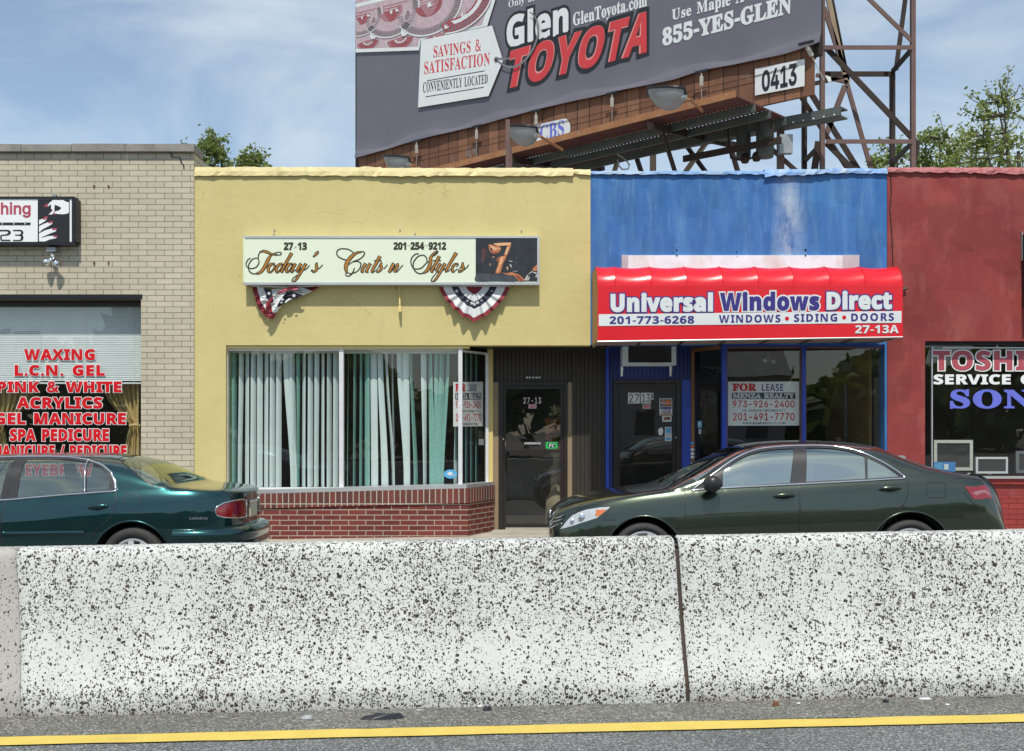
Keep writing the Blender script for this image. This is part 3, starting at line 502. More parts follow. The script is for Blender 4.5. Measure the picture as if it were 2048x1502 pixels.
def stucco_red():
    t=NT('weathered_red_stucco'); n1=t.noise(1.0,8,.62,t.mapv(t.oc(),(1.2,1,.7))); n2=t.noise(26,7,.65); n3=t.noise(2.7,9,.7,t.mapv(t.oc(),(1.5,1,.5),(4,4,4)))
    c=t.ramp(n1,(.34,(.222,.036,.034)),(.50,(.252,.044,.040)),(.64,(.29,.068,.060)))
    c=t.mix(t.ramp(n3,(.54,0),(.70,.45)),c,(.36,.12,.108)); c=t.mix(t.ramp(t.noise(.8,10,.7,t.mapv(t.oc(),(1,1,1.6),(2,9,4))),(.52,0),(.58,.35)),c,(.20,.032,.034))
    c=patches(t,c,1.5,.12); c=t.mix(t.ramp(t.noise(6,12,.8,t.mapv(t.oc(),(1,1,.6),(0,3,6))),(.715,0),(.745,.8)),c,(.55,.42,.40))
    return t.done(t.bsdf(c,.75,0,.3,t.bump(t.math('ADD',t.noise(6,8,.65),t.math('MULTIPLY',n2,.2)),.35,.015)))
BLUE_X=0.72
M['yellow']=stucco_yellow(); M['blue']=stucco_blue(); M['red']=stucco_red()
M['flash_yellow']=pm('yellow_flashing',(.60,.51,.245),.55,.12,3,bump=.5,bscale=5,bd=.03)
M['flash_blue']=pm('blue_flashing',(.13,.27,.52),.5,.3,2.4,bump=.6,bscale=5,bd=.03,dirt=(.46,.50,.44),dscale=1.6)
M['flash_red']=pm('red_flashing',(.36,.10,.10),.55,.25,4,bump=.7,bscale=6,bd=.03)
M['trim_yellow']=pm('yellow_paint',(.58,.47,.175),.5,.08,5,bump=.15,bscale=40)
M['trim_blue']=pm('blue_paint',(.018,.055,.38),.38,.15,4,bump=.1,bscale=30)
M['trim_brown']=pm('brown_wood',(.19,.085,.03),.5,.25,8,stretch=(1,1,.2))
def coping():
    t=NT('weathered_concrete'); n=t.noise(3,8,.7); n2=t.noise(60,5,.7)
    c=t.ramp(n,(.3,(.20,.185,.165)),(.7,(.36,.345,.315))); c=t.mix(t.ramp(n2,(.4,0),(.75,.5)),c,(.13,.12,.11))
    return t.done(t.bsdf(c,.9,0,.2,t.bump(n2,.5,.006)))
M['coping']=coping()
M['siding_dark']=pm('dark_grooved_siding',(.027,.021,.015),.55,.15,4,stretch=(6,6,.4),bump=.2,bscale=30)
M['siding_blue']=pm('dark_blue_grooved_siding',(.012,.030,.17),.45,.15,4,stretch=(6,6,.4))
M['bronze']=pm('dark_bronze_frame',(.030,.024,.021),.35,.15,6,metal=.3)
M['tan_jamb']=pm('tan_jamb',(.25,.19,.115),.6,.12,6)
M['alu']=pm('dull_aluminium',(.56,.57,.57),.42,.1,9,metal=.65,stretch=(.3,1,1))
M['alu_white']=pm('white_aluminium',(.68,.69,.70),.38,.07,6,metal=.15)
M['roofing']=pm('flat_roof',(.36,.35,.33),.9,.2,2,bump=.3)
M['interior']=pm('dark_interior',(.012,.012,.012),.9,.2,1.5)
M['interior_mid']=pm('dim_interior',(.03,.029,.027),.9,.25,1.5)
M['soffit']=pm('brown_soffit',(.26,.19,.16),.7,.12,3)
M['glass']=glass('window_glass',(.90,.93,.92),1.52,wave=.05,dust=.012)
M['glass_dirty']=glass('dusty_glass',(.84,.86,.84),1.55,wave=.08,extra=.005,dust=.028)
M['white']=pm('white_sign',(.78,.80,.80),.35,.03,2)
M['white_old']=pm('weathered_white',(.68,.80,.84),.6,.10,3,dirt=(.50,.46,.40),dscale=2.2)
M['grey_old']=pm('weathered_grey',(.42,.43,.46),.65,.12,5)
M['cream']=pm('cream_sign',(.73,.79,.62),.3,.025,1.2)
M['black']=pm('black_print',(.014,.014,.015),.4,.1,5)
M['black_metal']=pm('black_metal',(.022,.022,.024),.38,.15,5,metal=.4)
M['gold']=pm('gold_print',(.42,.175,.022),.4,.25,14)
M['dark_print']=pm('dark_brown_print',(.035,.03,.014),.4,.1,5)
M['red_print']=pm('red_print',(.58,.008,.014),.5,.06,3,spec=.2)
M['crimson']=pm('crimson_print',(.42,.06,.10),.4,.05,3)
M['navy_print']=pm('navy_print',(.038,.028,.20),.35,.06,3)
M['navy_dark']=pm('dark_navy',(.018,.018,.045),.5,.12,9)
M['blue_print']=pm('violet_blue_print',(.13,.16,.62),.4,.05,3)
M['pink_print']=pm('dusty_red_print',(.40,.075,.10),.45,.06,3)
M['sky_print']=pm('sky_blue_print',(.09,.36,.62),.4,.08,8)
M['green_print']=pm('green_print',(.02,.42,.10),.4,.05,8)
M['awning_red']=pm('red_vinyl',(.66,.010,.020),.24,.05,1.5,bump=.05,bscale=9,bd=.02)
M['awning_end']=pm('ochre_vinyl',(.42,.19,.055),.5,.08,3)
M['skin']=pm('printed_skin',(.50,.18,.075),.4,.2,25); M['skin_hi']=pm('printed_skin_pale',(.72,.40,.22),.4,.12,25); M['skin_lo']=pm('printed_skin_deep',(.27,.068,.035),.4,.2,25)
M['photo_dark']=pm('printed_dark',(.024,.026,.031),.3,.4,9); M['photo_grey']=pm('printed_grey',(.055,.06,.072),.3,.3,9)
M['flag_red']=pm('bunting_red',(.215,.018,.032),.75,.15,12); M['flag_white']=pm('bunting_white',(.62,.64,.64),.8,.06,12); M['flag_blue']=pm('bunting_navy',(.022,.024,.045),.8,.15,12)
M['flag_pink']=pm('bunting_faded_red',(.47,.11,.15),.8,.15,12)
M['slat']=pm('white_vinyl_slat',(.66,.745,.735),.5,.04,3); M['slat_teal']=pm('teal_vinyl_slat',(.235,.45,.40),.5,.18,30)
M['mini_slat']=pm('aluminium_slat',(.74,.77,.77),.45,.05,3)
M['curtain']=pm('gold_curtain',(.56,.42,.185),.8,.12,5,stretch=(8,8,.5))
M['vinyl']=pm('grey_billboard_vinyl',(.132,.129,.156),.5,.035,.8,bump=.12,bscale=2.2,bd=.03,spec=.35)
M['paper']=pm('printed_white',(.66,.69,.69),.5,.04,2)
M['note_pale']=pm('printed_pale_rose',(.47,.36,.385),.5,.15,9); M['note_mid']=pm('printed_rose',(.36,.17,.19),.5,.2,14); M['note_deep']=pm('printed_deep_red',(.30,.075,.085),.5,.25,11); M['note_grey']=pm('printed_grey_rose',(.32,.235,.25),.5,.2,14)
M['toy_red']=pm('bright_red_print',(.55,.042,.046),.45,.05,2); M['toy_hi']=pm('pale_red_print',(.66,.24,.22),.45,.05,2)
M['tag_grey']=pm('grey_print',(.17,.17,.18),.45,.06,5)
def apron():
    t=NT('rusty_board'); x=t.n('SeparateXYZ',{0:t.uv()}).outputs; u=t.math('DIVIDE',x[0],.352); fr=t.math('FRACT',u); cell=t.math('FLOOR',u)
    wnz=t.n('TexWhiteNoise',{'W':cell},noise_dimensions='1D').outputs['Value']
    c=t.ramp(wnz,(0,(.155,.075,.045)),(.45,(.20,.097,.057)),(1,(.27,.138,.078)))
    n=t.noise(1.6,9,.72,t.mapv(t.uv(),(4,1.2,1))); c=t.mix(t.ramp(n,(.45,0),(.75,.75)),c,(.125,.065,.042))
    g=t.math('MULTIPLY',t.ramp(t.noise(.75,7,.6,t.mapv(t.uv(),(1.4,1,1),(5,3,0))),(.60,0),(.66,1)),.75); c=t.mix(g,c,(.24,.225,.20))
    c=t.mix(t.ramp(t.noise(5,9,.75,t.uv()),(.62,0),(.75,.6)),c,(.33,.15,.06))
    ed=t.math('LESS_THAN',fr,.075); c=t.mix(t.math('MULTIPLY',ed,t.ramp(t.noise(4,5,.6,t.uv()),(.3,.45),(.6,1))),c,(.045,.028,.02))
    return t.done(t.bsdf(c,.75,0,.25,t.bump(t.math('SUBTRACT',1.0,ed),.8,.02)))
M['apron']=apron()
def rust(name,c1,c2,c3,rough=.7,metal=.1):
    t=NT(name); n=t.noise(3.0,9,.72); n2=t.noise(11,8,.7)
    c=t.ramp(n,(.35,c1),(.6,c2)); c=t.mix(t.ramp(n2,(.55,0),(.72,.8)),c,c3)
    return t.done(t.bsdf(c,rough,metal,.3,t.bump(n2,.3,.004)))
M['steel_brown']=rust('brown_painted_steel',(.125,.078,.07),(.155,.10,.09),(.17,.078,.05))
M['steel_dark']=rust('dark_rusty_steel',(.026,.020,.018),(.042,.028,.022),(.085,.036,.02))
M['steel_green']=rust('grey_green_steel',(.070,.084,.080),(.095,.108,.10),(.10,.062,.04),.55)
M['rust_ledge']=rust('rusty_ledge',(.26,.11,.05),(.34,.16,.075),(.30,.29,.22))
M['mesh_red']=rust('red_lead_grating',(.13,.055,.048),(.16,.07,.06),(.19,.075,.055))
M['wood_old']=rust('weathered_wood',(.26,.20,.14),(.33,.26,.18),(.20,.13,.08))
M['lamp_shell']=pm('lamp_shell',(.235,.25,.25),.34,.12,3,metal=.15,dirt=(.28,.17,.15),dscale=4)
M['lamp_glass']=pm('lamp_lens',(.42,.43,.42),.2,.15,4)
M['galv']=pm('galvanised',(.30,.32,.33),.45,.15,6,metal=.4)
M['strap']=pm('pale_strap',(.46,.45,.40),.7,.2,12)
def asphalt(name, base, gran):
    t=NT(name); v=t.oc(); vor=t.n('TexVoronoi',{'Vector':v,'Scale':110.0}); cc=t.n('SeparateColor',{0:vor.outputs['Color']}).outputs[0]
    c=t.ramp(cc,(0,sc(base,.40)),(.45,base),(.80,sc(base,1.45)),(1,sc(base,3.0))); big=t.noise(1.3,8,.65)
    c=t.mix(1.0,c,t.ramp(big,(.3,.82),(.7,1.12)),'MULTIPLY'); c=t.mix(t.ramp(t.noise(160,3,.7),(.5,0),(.8,.55)),c,gran)
    c=t.mix(t.ramp(t.noise(2.4,9,.75,t.mapv(v,(.6,1.8,1))),(.60,0),(.78,.45)),c,(.13,.115,.095))
    ck=t.n('TexVoronoi',{'Vector':t.n('VectorMath',{0:v,1:t.n('VectorMath',{0:t.n('TexNoise',{'Vector':v,'Scale':4.0,'Detail':6.0}).outputs['Color'],1:(.35,.35,0)},operation='MULTIPLY').outputs[0]},operation='ADD').outputs[0],'Scale':.55},feature='DISTANCE_TO_EDGE').outputs['Distance']
    c=t.mix(t.math('MULTIPLY',t.math('LESS_THAN',ck,.006),t.ramp(t.noise(.8,3,.5),(.58,0),(.64,.6))),c,sc(base,.22)); c=t.mix(t.ramp(t.noise(.9,6,.65,t.mapv(v,(.5,2,1),(3,8,1))),(.58,0),(.72,.4)),c,sc(base,.5))
    h=t.math('ADD',t.math('MULTIPLY',vor.outputs['Distance'],-1.0),t.noise(70,5,.7))
    return t.done(t.bsdf(c,.82,0,.35,t.bump(h,.55,.006)))
M['asphalt']=asphalt('asphalt',(.118,.125,.122),(.225,.235,.228)); M['shoulder']=asphalt('gritty_asphalt_edge',(.128,.127,.114),(.19,.187,.168))
def lane():
    t=NT('yellow_line_paint'); n=t.noise(90,6,.75); c=t.ramp(t.noise(6,7,.6),(.3,(.56,.42,.085)),(.7,(.63,.48,.11)))
    c=t.mix(t.ramp(n,(.60,0),(.72,.9)),c,(.16,.14,.11)); c=t.mix(t.ramp(t.noise(2.2,8,.7,t.mapv(t.oc(),(1,3,1))),(.56,0),(.76,.45)),c,(.33,.27,.13))
    return t.done(t.bsdf(c,.7,0,.3,t.bump(n,.35,.004)))
M['lane']=lane()
M['concrete_walk']=pm('concrete_pavement',(.38,.35,.29),.85,.12,2,bump=.3,bscale=80,dirt=(.25,.22,.18))
M['ground']=pm('ground_dirt',(.15,.14,.12),.9,.2,.6)
def barrier(name, cover=.5, patch=False):
    t=NT(name); v=t.oc(); wv=t.n('VectorMath',{0:v,1:t.n('VectorMath',{0:t.n('TexNoise',{'Vector':v,'Scale':28.0,'Detail':2.0}).outputs['Color'],1:(.018,.018,.018)},operation='MULTIPLY').outputs[0]},operation='ADD').outputs[0]
    sx=t.n('SeparateXYZ',{0:v}).outputs; z=sx[2]
    patchy=t.noise(1.35,5,.6); 
    band=t.ramp(z,(0.0,.80),(.12,.74),(.16,.30),(.30,.12),(.42,.16),(.52,.46),(.75,.46),(.93,.58))
    dens=t.math('ADD',t.math('MULTIPLY',t.ramp(patchy,(.34,0),(.66,1)),.40),t.math('MULTIPLY',band,.50))
    if patch: dens=t.math('MULTIPLY',dens,.35)
    def stones(scale, k, ed, loc, sq=(1,1,1)):
        vv=t.mapv(wv,sq,loc); a=t.n('TexVoronoi',{'Vector':vv,'Scale':scale}); e=t.n('TexVoronoi',{'Vector':vv,'Scale':scale},feature='DISTANCE_TO_EDGE')
        r=t.n('SeparateColor',{0:a.outputs['Color']}).outputs
        pick=t.math('LESS_THAN',r[0],t.math('MULTIPLY',dens,k)); size=t.math('MULTIPLY',r[1],.55)
        inn=t.math('GREATER_THAN',e.outputs['Distance'],ed); rad=t.math('LESS_THAN',a.outputs['Distance'],t.math('ADD',size,.16))
        return t.math('MULTIPLY',t.math('MULTIPLY',pick,inn),rad), r[2]
    s1,c1=stones(40,.24,.06,(0,0,0),(1,1,1.35)); s2,c2=stones(56,.95,.07,(3,1,2),(1.4,1,1)); s3,c3=stones(90,.52,.09,(1,7,4),(1,1,2.2)); s4,c4=stones(80,.52,.09,(5,2,8),(2.3,1,1))
    st=t.math('MAXIMUM',t.math('MAXIMUM',s1,s2),t.math('MAXIMUM',s3,s4))
    pc=(.575,.592,.570) if not patch else (.40,.385,.36)
    paint=t.ramp(t.noise(2.2,8,.65),(.3,sc(pc,.90)),(.7,sc(pc,1.05))); paint=t.mix(t.ramp(t.noise(60,6,.7),(.45,0),(.8,.30)),paint,sc(pc,.62))
    wear=t.ramp(t.noise(1.7,9,.72,t.mapv(v,(1,1,2.2),(4,0,1))),(.60,0),(.82,.4)); paint=t.mix(wear,paint,(.50,.475,.435))
    runs=t.math('MULTIPLY',t.ramp(t.noise(2.6,8,.7,t.mapv(v,(5,1,.28),(2,0,9))),(.57,0),(.78,.28)),t.ramp(z,(.2,.35),(.95,1))); paint=t.mix(runs,paint,(.37,.345,.305))
    scuff=t.math('MULTIPLY',t.ramp(t.noise(3.0,7,.75,t.mapv(v,(.35,1,16),(6,0,2))),(.68,0),(.73,.55)),t.ramp(z,(.1,0),(.22,1),(.5,1),(.6,0))); paint=t.mix(scuff,paint,(.20,.19,.18)); paint=t.mix(t.ramp(z,(.0,.35),(.12,0)),paint,(.36,.335,.30))
    scol=t.ramp(t.math('FRACT',t.math('ADD',c1,t.math('ADD',c2,c3))),(0,(.018,.016,.015)),(.6,(.036,.030,.026)),(.84,(.06,.043,.033)),(.94,(.12,.092,.055)),(1,(.18,.155,.11)))
    col=t.mix(st,paint,scol)
    foot=t.math('MULTIPLY',t.ramp(z,(.0,1),(.05,0)),t.ramp(t.noise(9,6,.7),(.42,0),(.58,1))); col=t.mix(t.math('MULTIPLY',foot,.8),col,(.13,.085,.055))
    h=t.math('ADD',t.math('MULTIPLY',st,-.6),t.math('MULTIPLY',t.noise(30,6,.7),.5))
    return t.done(t.bsdf(col,.75,0,.3,t.bump(h,.55,.008)))
M['barrier']=barrier('white_painted_worn_concrete'); M['barrier_patch']=barrier('grey_skimmed_concrete',patch=True)
M['joint']=pm('dark_joint_shade',(.055,.038,.03),.8,.3,12)
def paint(name, col, flake=.5):
    t=NT(name); n=t.noise(900,2,.5); c=t.ramp(n,(.35,sc(col,.8)),(.7,sc(col,1.25)))
    d=t.noise(1.4,6,.6); r=t.ramp(d,(.3,.22),(.7,.28))
    return t.done(t.bsdf(c,r,flake,.5,None,**{'Coat Weight':1.0,'Coat Roughness':.045,'Coat IOR':1.55}))
M['paint_green']=paint('dark_green_car_paint',(.055,.072,.050),.85); M['paint_teal']=paint('teal_car_paint',(.006,.052,.055),.82)
M['glass_car']=glass('green_tinted_car_glass',(.62,.70,.66),1.6,extra=.50,refl=(.80,.89,.76)); M['glass_teal']=glass('light_tinted_car_glass',(.68,.74,.70),1.6,extra=.20,refl=(.80,.89,.76))
M['chrome']=pm('chrome',(.80,.80,.80),.12,.03,5,metal=1.0)
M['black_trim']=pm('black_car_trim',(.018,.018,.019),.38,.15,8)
M['grey_pillar']=pm('satin_pillar',(.030,.030,.034),.45,.1,6,spec=.3)
M['rubber']=pm('tyre_rubber',(.030,.029,.028),.75,.2,20,bump=.3,bscale=120)
M['rim']=pm('silver_wheel',(.72,.72,.71),.35,.06,8,metal=.4)
M['well']=pm('dark_wheel_well',(.008,.008,.008),.95,.2,5)
M['seat_grey']=pm('grey_seat',(.19,.20,.19),.8,.12,9); M['seat_tan']=pm('pale_seat',(.30,.30,.26),.8,.12,9); M['cabin']=pm('dark_cabin',(.035,.036,.034),.8,.2,4)
def lens(name,col,rough=.12,tr=0): return pm(name,col,rough,.12,16,spec=.6,**{'Coat Weight':1.0,'Coat Roughness':.03})
M['lens_red']=lens('red_lamp_lens',(.23,.005,.010)); M['lens_deep']=lens('deep_red_lamp_lens',(.15,.006,.012)); M['lens_white']=lens('clear_lamp_lens',(.45,.48,.50)); M['lens_pink']=lens('pale_red_lamp_lens',(.28,.12,.13)); M['lens_amber']=lens('amber_lamp_lens',(.58,.15,.035)); M['lens_grey']=lens('reflector',(.38,.41,.44))
M['plate']=pm('licence_plate',(.60,.60,.42),.4,.08,20)
M['bark']=pm('bark',(.085,.068,.055),.9,.25,6,bump=.4,bscale=20)
def leaf(name,a,b,sub=.25):
    t=NT(name); oi=t.n('ObjectInfo').outputs['Random']; n=t.noise(1.7,3,.6); n2=t.n('TexWhiteNoise',{'Vector':t.n('VectorMath',{0:t.oc(),1:(.16,.16,.16)},operation='SNAP').outputs[0]}).outputs['Value']
    c=t.mix(t.math('ADD',t.math('MULTIPLY',n2,.6),t.math('MULTIPLY',n,.4)),a,b)
    d=t.n('BsdfDiffuse',{'Color':c}).outputs[0]; tr=t.n('BsdfTranslucent',{'Color':t.mix(.5,c,(.16,.24,.03))}).outputs[0]; g=t.n('BsdfGlossy',{'Color':(.8,.8,.8),'Roughness':.4}).outputs[0]
    m1=t.n('MixShader',{0:.38,1:d,2:tr}).outputs[0]; return t.done(t.n('MixShader',{0:.05,1:m1,2:g}).outputs[0])
M['leaf']=leaf('spring_leaves',(.15,.20,.04),(.30,.36,.10)); M['leaf_dark']=leaf('dark_leaves',(.13,.18,.04),(.25,.31,.09))
M['urn']=pm('stone_urn',(.30,.25,.18),.7,.12,10,bump=.2); M['flower']=pm('orange_petals',(.52,.14,.045),.8,.3,30); M['flower_pale']=pm('cream_petals',(.58,.50,.28),.8,.2,30)
M['monitor']=pm('beige_plastic',(.56,.56,.50),.45,.06,6); M['monitor_white']=pm('white_plastic',(.66,.68,.68),.4,.05,6); M['screen']=pm('dark_screen',(.045,.05,.05),.15,.15,5); M['grey_plastic']=pm('grey_plastic',(.15,.165,.18),.45,.08,6)
M['rubbish_black']=pm('black_plastic_scrap',(.022,.022,.028),.35,.3,14); M['rubbish_white']=pm('white_scrap',(.62,.64,.64),.6,.1,14); M['rubbish_rust']=pm('rusty_scrap',(.17,.065,.03),.85,.3,25); M['rubbish_grey']=pm('grey_scrap',(.33,.34,.35),.7,.2,14)
M['house']=pm('pale_siding',(.44,.44,.42),.7,.06,2)
# ------------------------------------------------------------------ ground, road, pavement
def sheet(name, x0,x1,y0,y1, dz, m, nx=24, yaw=0.0, kind='structure', label=None, jit=0):
    mb=MB(); G=[]
    for y in (y0,y1): G.append([(x, y+yaw*x, gz(x)+dz) for x in np.linspace(x0,x1,nx)])
    mb.grid(G); o=part(name,mb,m,None,loc=(0,0,0)); o['kind']=kind
    if label: o['label']=label
    return o
gm=MB(); xs=[-900,-80,-40,-10,0,10,40,80,900]; gm.grid([[(x,y,gz(x)-.012) for x in xs] for y in (-900,-60,14,60,900)]); o=part('ground',gm,M['ground'],None,loc=(0,0,0)); o['kind']='structure'
sheet('road',-80,80,-14,6.55,-.004,M['asphalt'],yaw=0.0)
DL=F*H/600.0                                            # distance of the painted line
sheet('road_shoulder',-60,60,DL+.10,6.62,.0,M['shoulder'],yaw=YAW)
sheet('far_carriageway',-80,80,6.56,13.35,-.004,M['asphalt'])
lm=MB(); lx=np.linspace(-14,14,160); ja=RNG.normal(0,.0035,(2,160))
lm.grid([[(x,DL-.082+YAW*x+ja[0][i],gz(x)+.004) for i,x in enumerate(lx)],[(x,DL+.082+YAW*x+ja[1][i],gz(x)+.004) for i,x in enumerate(lx)]])
o=part('road_marking',lm,M['lane'],None,loc=(0,0,0)); o['kind']='structure'
km=MB(); kx=np.linspace(-60,60,25)
for a,b,c,d in (((13.35,-.2),(13.35,.12),(13.37,.14),(13.5,.14)),): km.grid([[(x,y,gz(x)+z) for x in kx] for y,z in (a,b,c,d)],flip=False)
o=part('kerb',km,M['coping'],None,loc=(0,0,0),smooth=False); o['kind']='structure'
km=MB(); km.grid([[(x,y,gz(x)+.142) for x in kx] for y in (13.5,17.2)]); o=part('pavement',km,M['concrete_walk'],None,loc=(0,0,0)); o['kind']='structure'

# ------------------------------------------------------------------ concrete barrier in segments
BY=6.536
PROF=[(0,0),(.0,.06),(.004,.10),(.014,.135),(.036,.19),(.066,.265),(.093,.34),(.116,.41),(.137,.49),(.163,.6),(.188,.72),(.213,.84),(.228,.91),(.242,.94),(.258,.955),(.28,.96),(.40,.96),(.422,.955),(.438,.94),(.446,.91),(.50,.49),(.58,.265),(.68,.12),(.68,0)]
def barrier_seg(x0,x1,label,mats,s0=0.0,s1=0.0):
    mb=MB(); n=int((x1-x0)/.05)+2; G=[]; xs=list(np.linspace(x0+.012,x1-.012,n)); xs=[x0]+xs+[x1]
    for i,x in enumerate(xs):
        e=.012 if i in (0,len(xs)-1) else 0; row=[]
        for k,(dy,dz) in enumerate(PROF):
            cy,cz=.34,.4; sy=dy+(e if dy<cy else -e); sz=dz-(e if dz>.9 else 0)
            r=RNG.normal(0,.0022) if 0<k<len(PROF)-1 and not e else 0
            row.append((x+(s0+(s1-s0)*(x-x0)/(x1-x0))*(1-dz/.96),BY+YAW*x+sy+r,gz(x)+sz))
        G.append(row)
    mb.grid(G,flip=True); mb.add(G[0],[tuple(range(len(PROF)))][:1]); mb.add(G[-1],[tuple(range(len(PROF)-1,-1,-1))])
    return solo('concrete_barrier',mb,mats,label,'barrier','concrete barrier segments along the road',loc=(x0,BY+YAW*x0,gz(x0)),smooth=True)
b=barrier_seg(-9.2,-3.02,'barrier segment with a grey skimmed end at the left edge of the photo',M['barrier_patch'],0,.15)
b=barrier_seg(-3.018,1.006,'long white speckled barrier segment in front of the teal car and the doors',M['barrier'],.15,.035)
b=barrier_seg(1.030,7.3,'white speckled barrier segment in front of the dark green car',M['barrier'],.035,0)
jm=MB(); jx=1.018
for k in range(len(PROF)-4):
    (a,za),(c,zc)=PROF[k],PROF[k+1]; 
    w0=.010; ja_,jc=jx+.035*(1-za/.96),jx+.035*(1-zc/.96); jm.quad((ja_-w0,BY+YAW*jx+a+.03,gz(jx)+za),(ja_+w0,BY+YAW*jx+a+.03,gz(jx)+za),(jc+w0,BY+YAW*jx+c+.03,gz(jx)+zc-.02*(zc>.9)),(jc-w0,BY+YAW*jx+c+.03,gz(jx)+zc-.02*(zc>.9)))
solo('joint_gap_shade',jm,M['joint'],'dark strip standing for the shade in the gap between two barrier segments','gap shade')  # dark strip stands for the shade inside the open joint
rb=MB(); p=at(1445,1216,BY+.19); q=at(1502,1208,BY+.19)
rb.tube([(p[0],p[1]+YAW*p[0]-.003,p[2]),(p[0]+.09,p[1]+YAW*p[0]-.006,p[2]+.006),(q[0],q[1]+YAW*q[0]-.004,q[2])],.005,6)
solo('exposed_rebar',rb,M['rubbish_rust'],'short rusty reinforcing bar showing through the face of the barrier','rebar')

# road litter ------------------------------------------------------
def road_pt(px,py):                                  # where a pixel ray meets the sloping road
    k=(px-CX)/F; Y=(H)/((py-HY)/F+SLOPE*k); return k*Y,Y,gz(k*Y)
def shard(name,px,py,L_,W_,h,mat,label,cat,rot=0,n=9,seed=0):
    r=random.Random(seed); x,y,z=road_pt(px,py); mb=MB(); top=[];bot=[]
    for i in range(n):
        t=2*math.pi*i/n; rr=r.uniform(.65,1.05); a=math.cos(t)*L_/2*rr; b=math.sin(t)*W_/2*rr
        X=x+a*math.cos(rot)-b*math.sin(rot); Yy=y+a*math.sin(rot)+b*math.cos(rot)
        bot.append((X,Yy,gz(X)+.002)); top.append((x+(X-x)*.8,y+(Yy-y)*.8,gz(X)+h*r.uniform(.45,1.1)))
    mb.add(bot+top+[(x,y,z+h)],[(i,(i+1)%n,n+(i+1)%n,n+i) for i in range(n)]+[(n+i,n+(i+1)%n,2*n) for i in range(n)])
    return solo(name,mb,mat,label,cat,'litter along the foot of the barrier')
shard('plastic_scrap',770,1437,.31,.075,.03,M['rubbish_black'],'long black plastic strip lying on the road beside the yellow line','litter',rot=.05,seed=1)
shard('plastic_scrap',974,1420,.062,.05,.022,M['rubbish_black'],'small square black chip at the foot of the barrier','litter',rot=.4,seed=2)
shard('paper_scrap',615,1437,.085,.05,.02,M['rubbish_grey'],'crumpled pale grey scrap left of the black plastic strip','litter',seed=3)
shard('paper_scrap',840,1421,.065,.03,.008,M['rubbish_grey'],'thin pale flake between the black strip and the black chip','litter',seed=4)
shard('paper_scrap',960,1414,.03,.02,.012,M['rubbish_white'],'tiny bright white chip beside the small black chip','litter',seed=5)
shard('rust_lump',1551,1412,.045,.04,.028,M['rubbish_rust'],'rust coloured lump on the road right of the barrier joint','litter',seed=6)
shard('paper_scrap',1597,1408,.03,.02,.01,M['rubbish_white'],'small white flake just right of the rust coloured lump','litter',seed=7)
shard('stone_lump',1772,1405,.05,.035,.022,M['rubbish_black'],'small dark stone lying on the road by the barrier','litter',seed=8)
shard('paper_scrap',1850,1399,.095,.022,.012,M['rubbish_white'],'curled white paper strip at the barrier foot','litter',rot=-.08,seed=9)
shard('paper_scrap',1895,1410,.035,.018,.008,M['rubbish_white'],'white fleck nearer the yellow line at the right','litter',seed=10)
shard('plastic_scrap',1972,1396,.12,.012,.006,M['rubbish_black'],'thin black strip lying flat against the barrier foot at far right','litter',seed=11)
shard('plastic_scrap',447,1435,.06,.02,.006,M['rubbish_grey'],'thin grey sliver on the road at the left','litter',seed=12)

# ------------------------------------------------------------------ beige brick building
SL_X=-16.0
X_BY, X_YB, X_BR = ax(388.5), ax(1181), ax(1774)     # where one shop front meets the next
B1=thing('brick_building','beige brick building with a concrete coping and lettered salon window','building',((SL_X+X_BY)/2,YF,.0))
W1=(ax(-330),ax(283),gz(-6)+.55,az(597))
mb=MB(); mb.wall(SL_X,X_BY,-1,az(306),YF-.02,YF+.30,[W1]); part('wall',mb,M['brick_beige'],B1)
mb=MB()
xx=SL_X
joints=[ax(p) for p in (-260,-140,-20,48,148,255,392.5)]
xx=SL_X
for j in joints:
    mb.box(xx,j-.006,YF-.09,YF+.38,az(305.5),az(291)+RNG.normal(0,.004)); xx=j
part('coping',mb,M['coping'],B1)
mb=MB(); mb.box(X_BY-.28,X_BY-.001,YF+.3,YF+14,-1,az(306)); mb.box(SL_X,SL_X+.3,YF+.3,YF+14,-1,az(306)); mb.box(SL_X+.3,X_BY-.28,YF+13.7,YF+14,-1,az(306)); part('side_wall',mb,M['brick_beige'],B1)
mb=MB(); mb.box(SL_X+.3,X_BY-.28,YF+.3,YF+13.7,az(340),az(330)); part('roof',mb,M['roofing'],B1)
cm=MB()                                               # stepped crack and dropped bricks at the corner of the parapet
for a,b in (((331,304),(343,305)),((342,305),(343,314)),((343,314),(360,315)),((360,315),(362,325)),((362,325),(367,329)),((367,329),(368,338))): cm.beam(at(*a,YF-.022),at(*b,YF-.022),.016,.006)
part('crack',cm,M['black'],B1)
for px,py in ((188,372),(217,372),(188,525),(217,525)):
    mm=MB(); p=at(px,py,YF-.03); mm.lathe([(0,-.012),(.013,-.012),(.013,.02)],p,8,axis='y'); part('bolt',mm,M['rubbish_rust'],B1)
G1=YF+.24; fr=MB()
x0,x1,z0,z1=W1
fr.box(x0,x1-.06,G1-.05,G1+.05,z1-.09,z1); fr.box(x1-.06,x1,G1-.05,G1+.05,z0,z1); fr.box(x0,x1-.06,G1-.05,G1+.05,z0,z0+.06)
wf=part('window',fr,M['bronze'],B1)
lt=MB(); lt.box(x0,x1+.02,YF-.03,YF+.1,z1-.005,z1+.055); part('lintel',lt,M['black_metal'],B1)
pn=MB(); pn.quad((x0,G1,z0+.06),(x1-.06,G1,z0+.06),(x1-.06,G1,z1-.09),(x0,G1,z1-.09)); part('pane',pn,M['glass'],wf)
wl=MB(); fm=front(G1-.001)
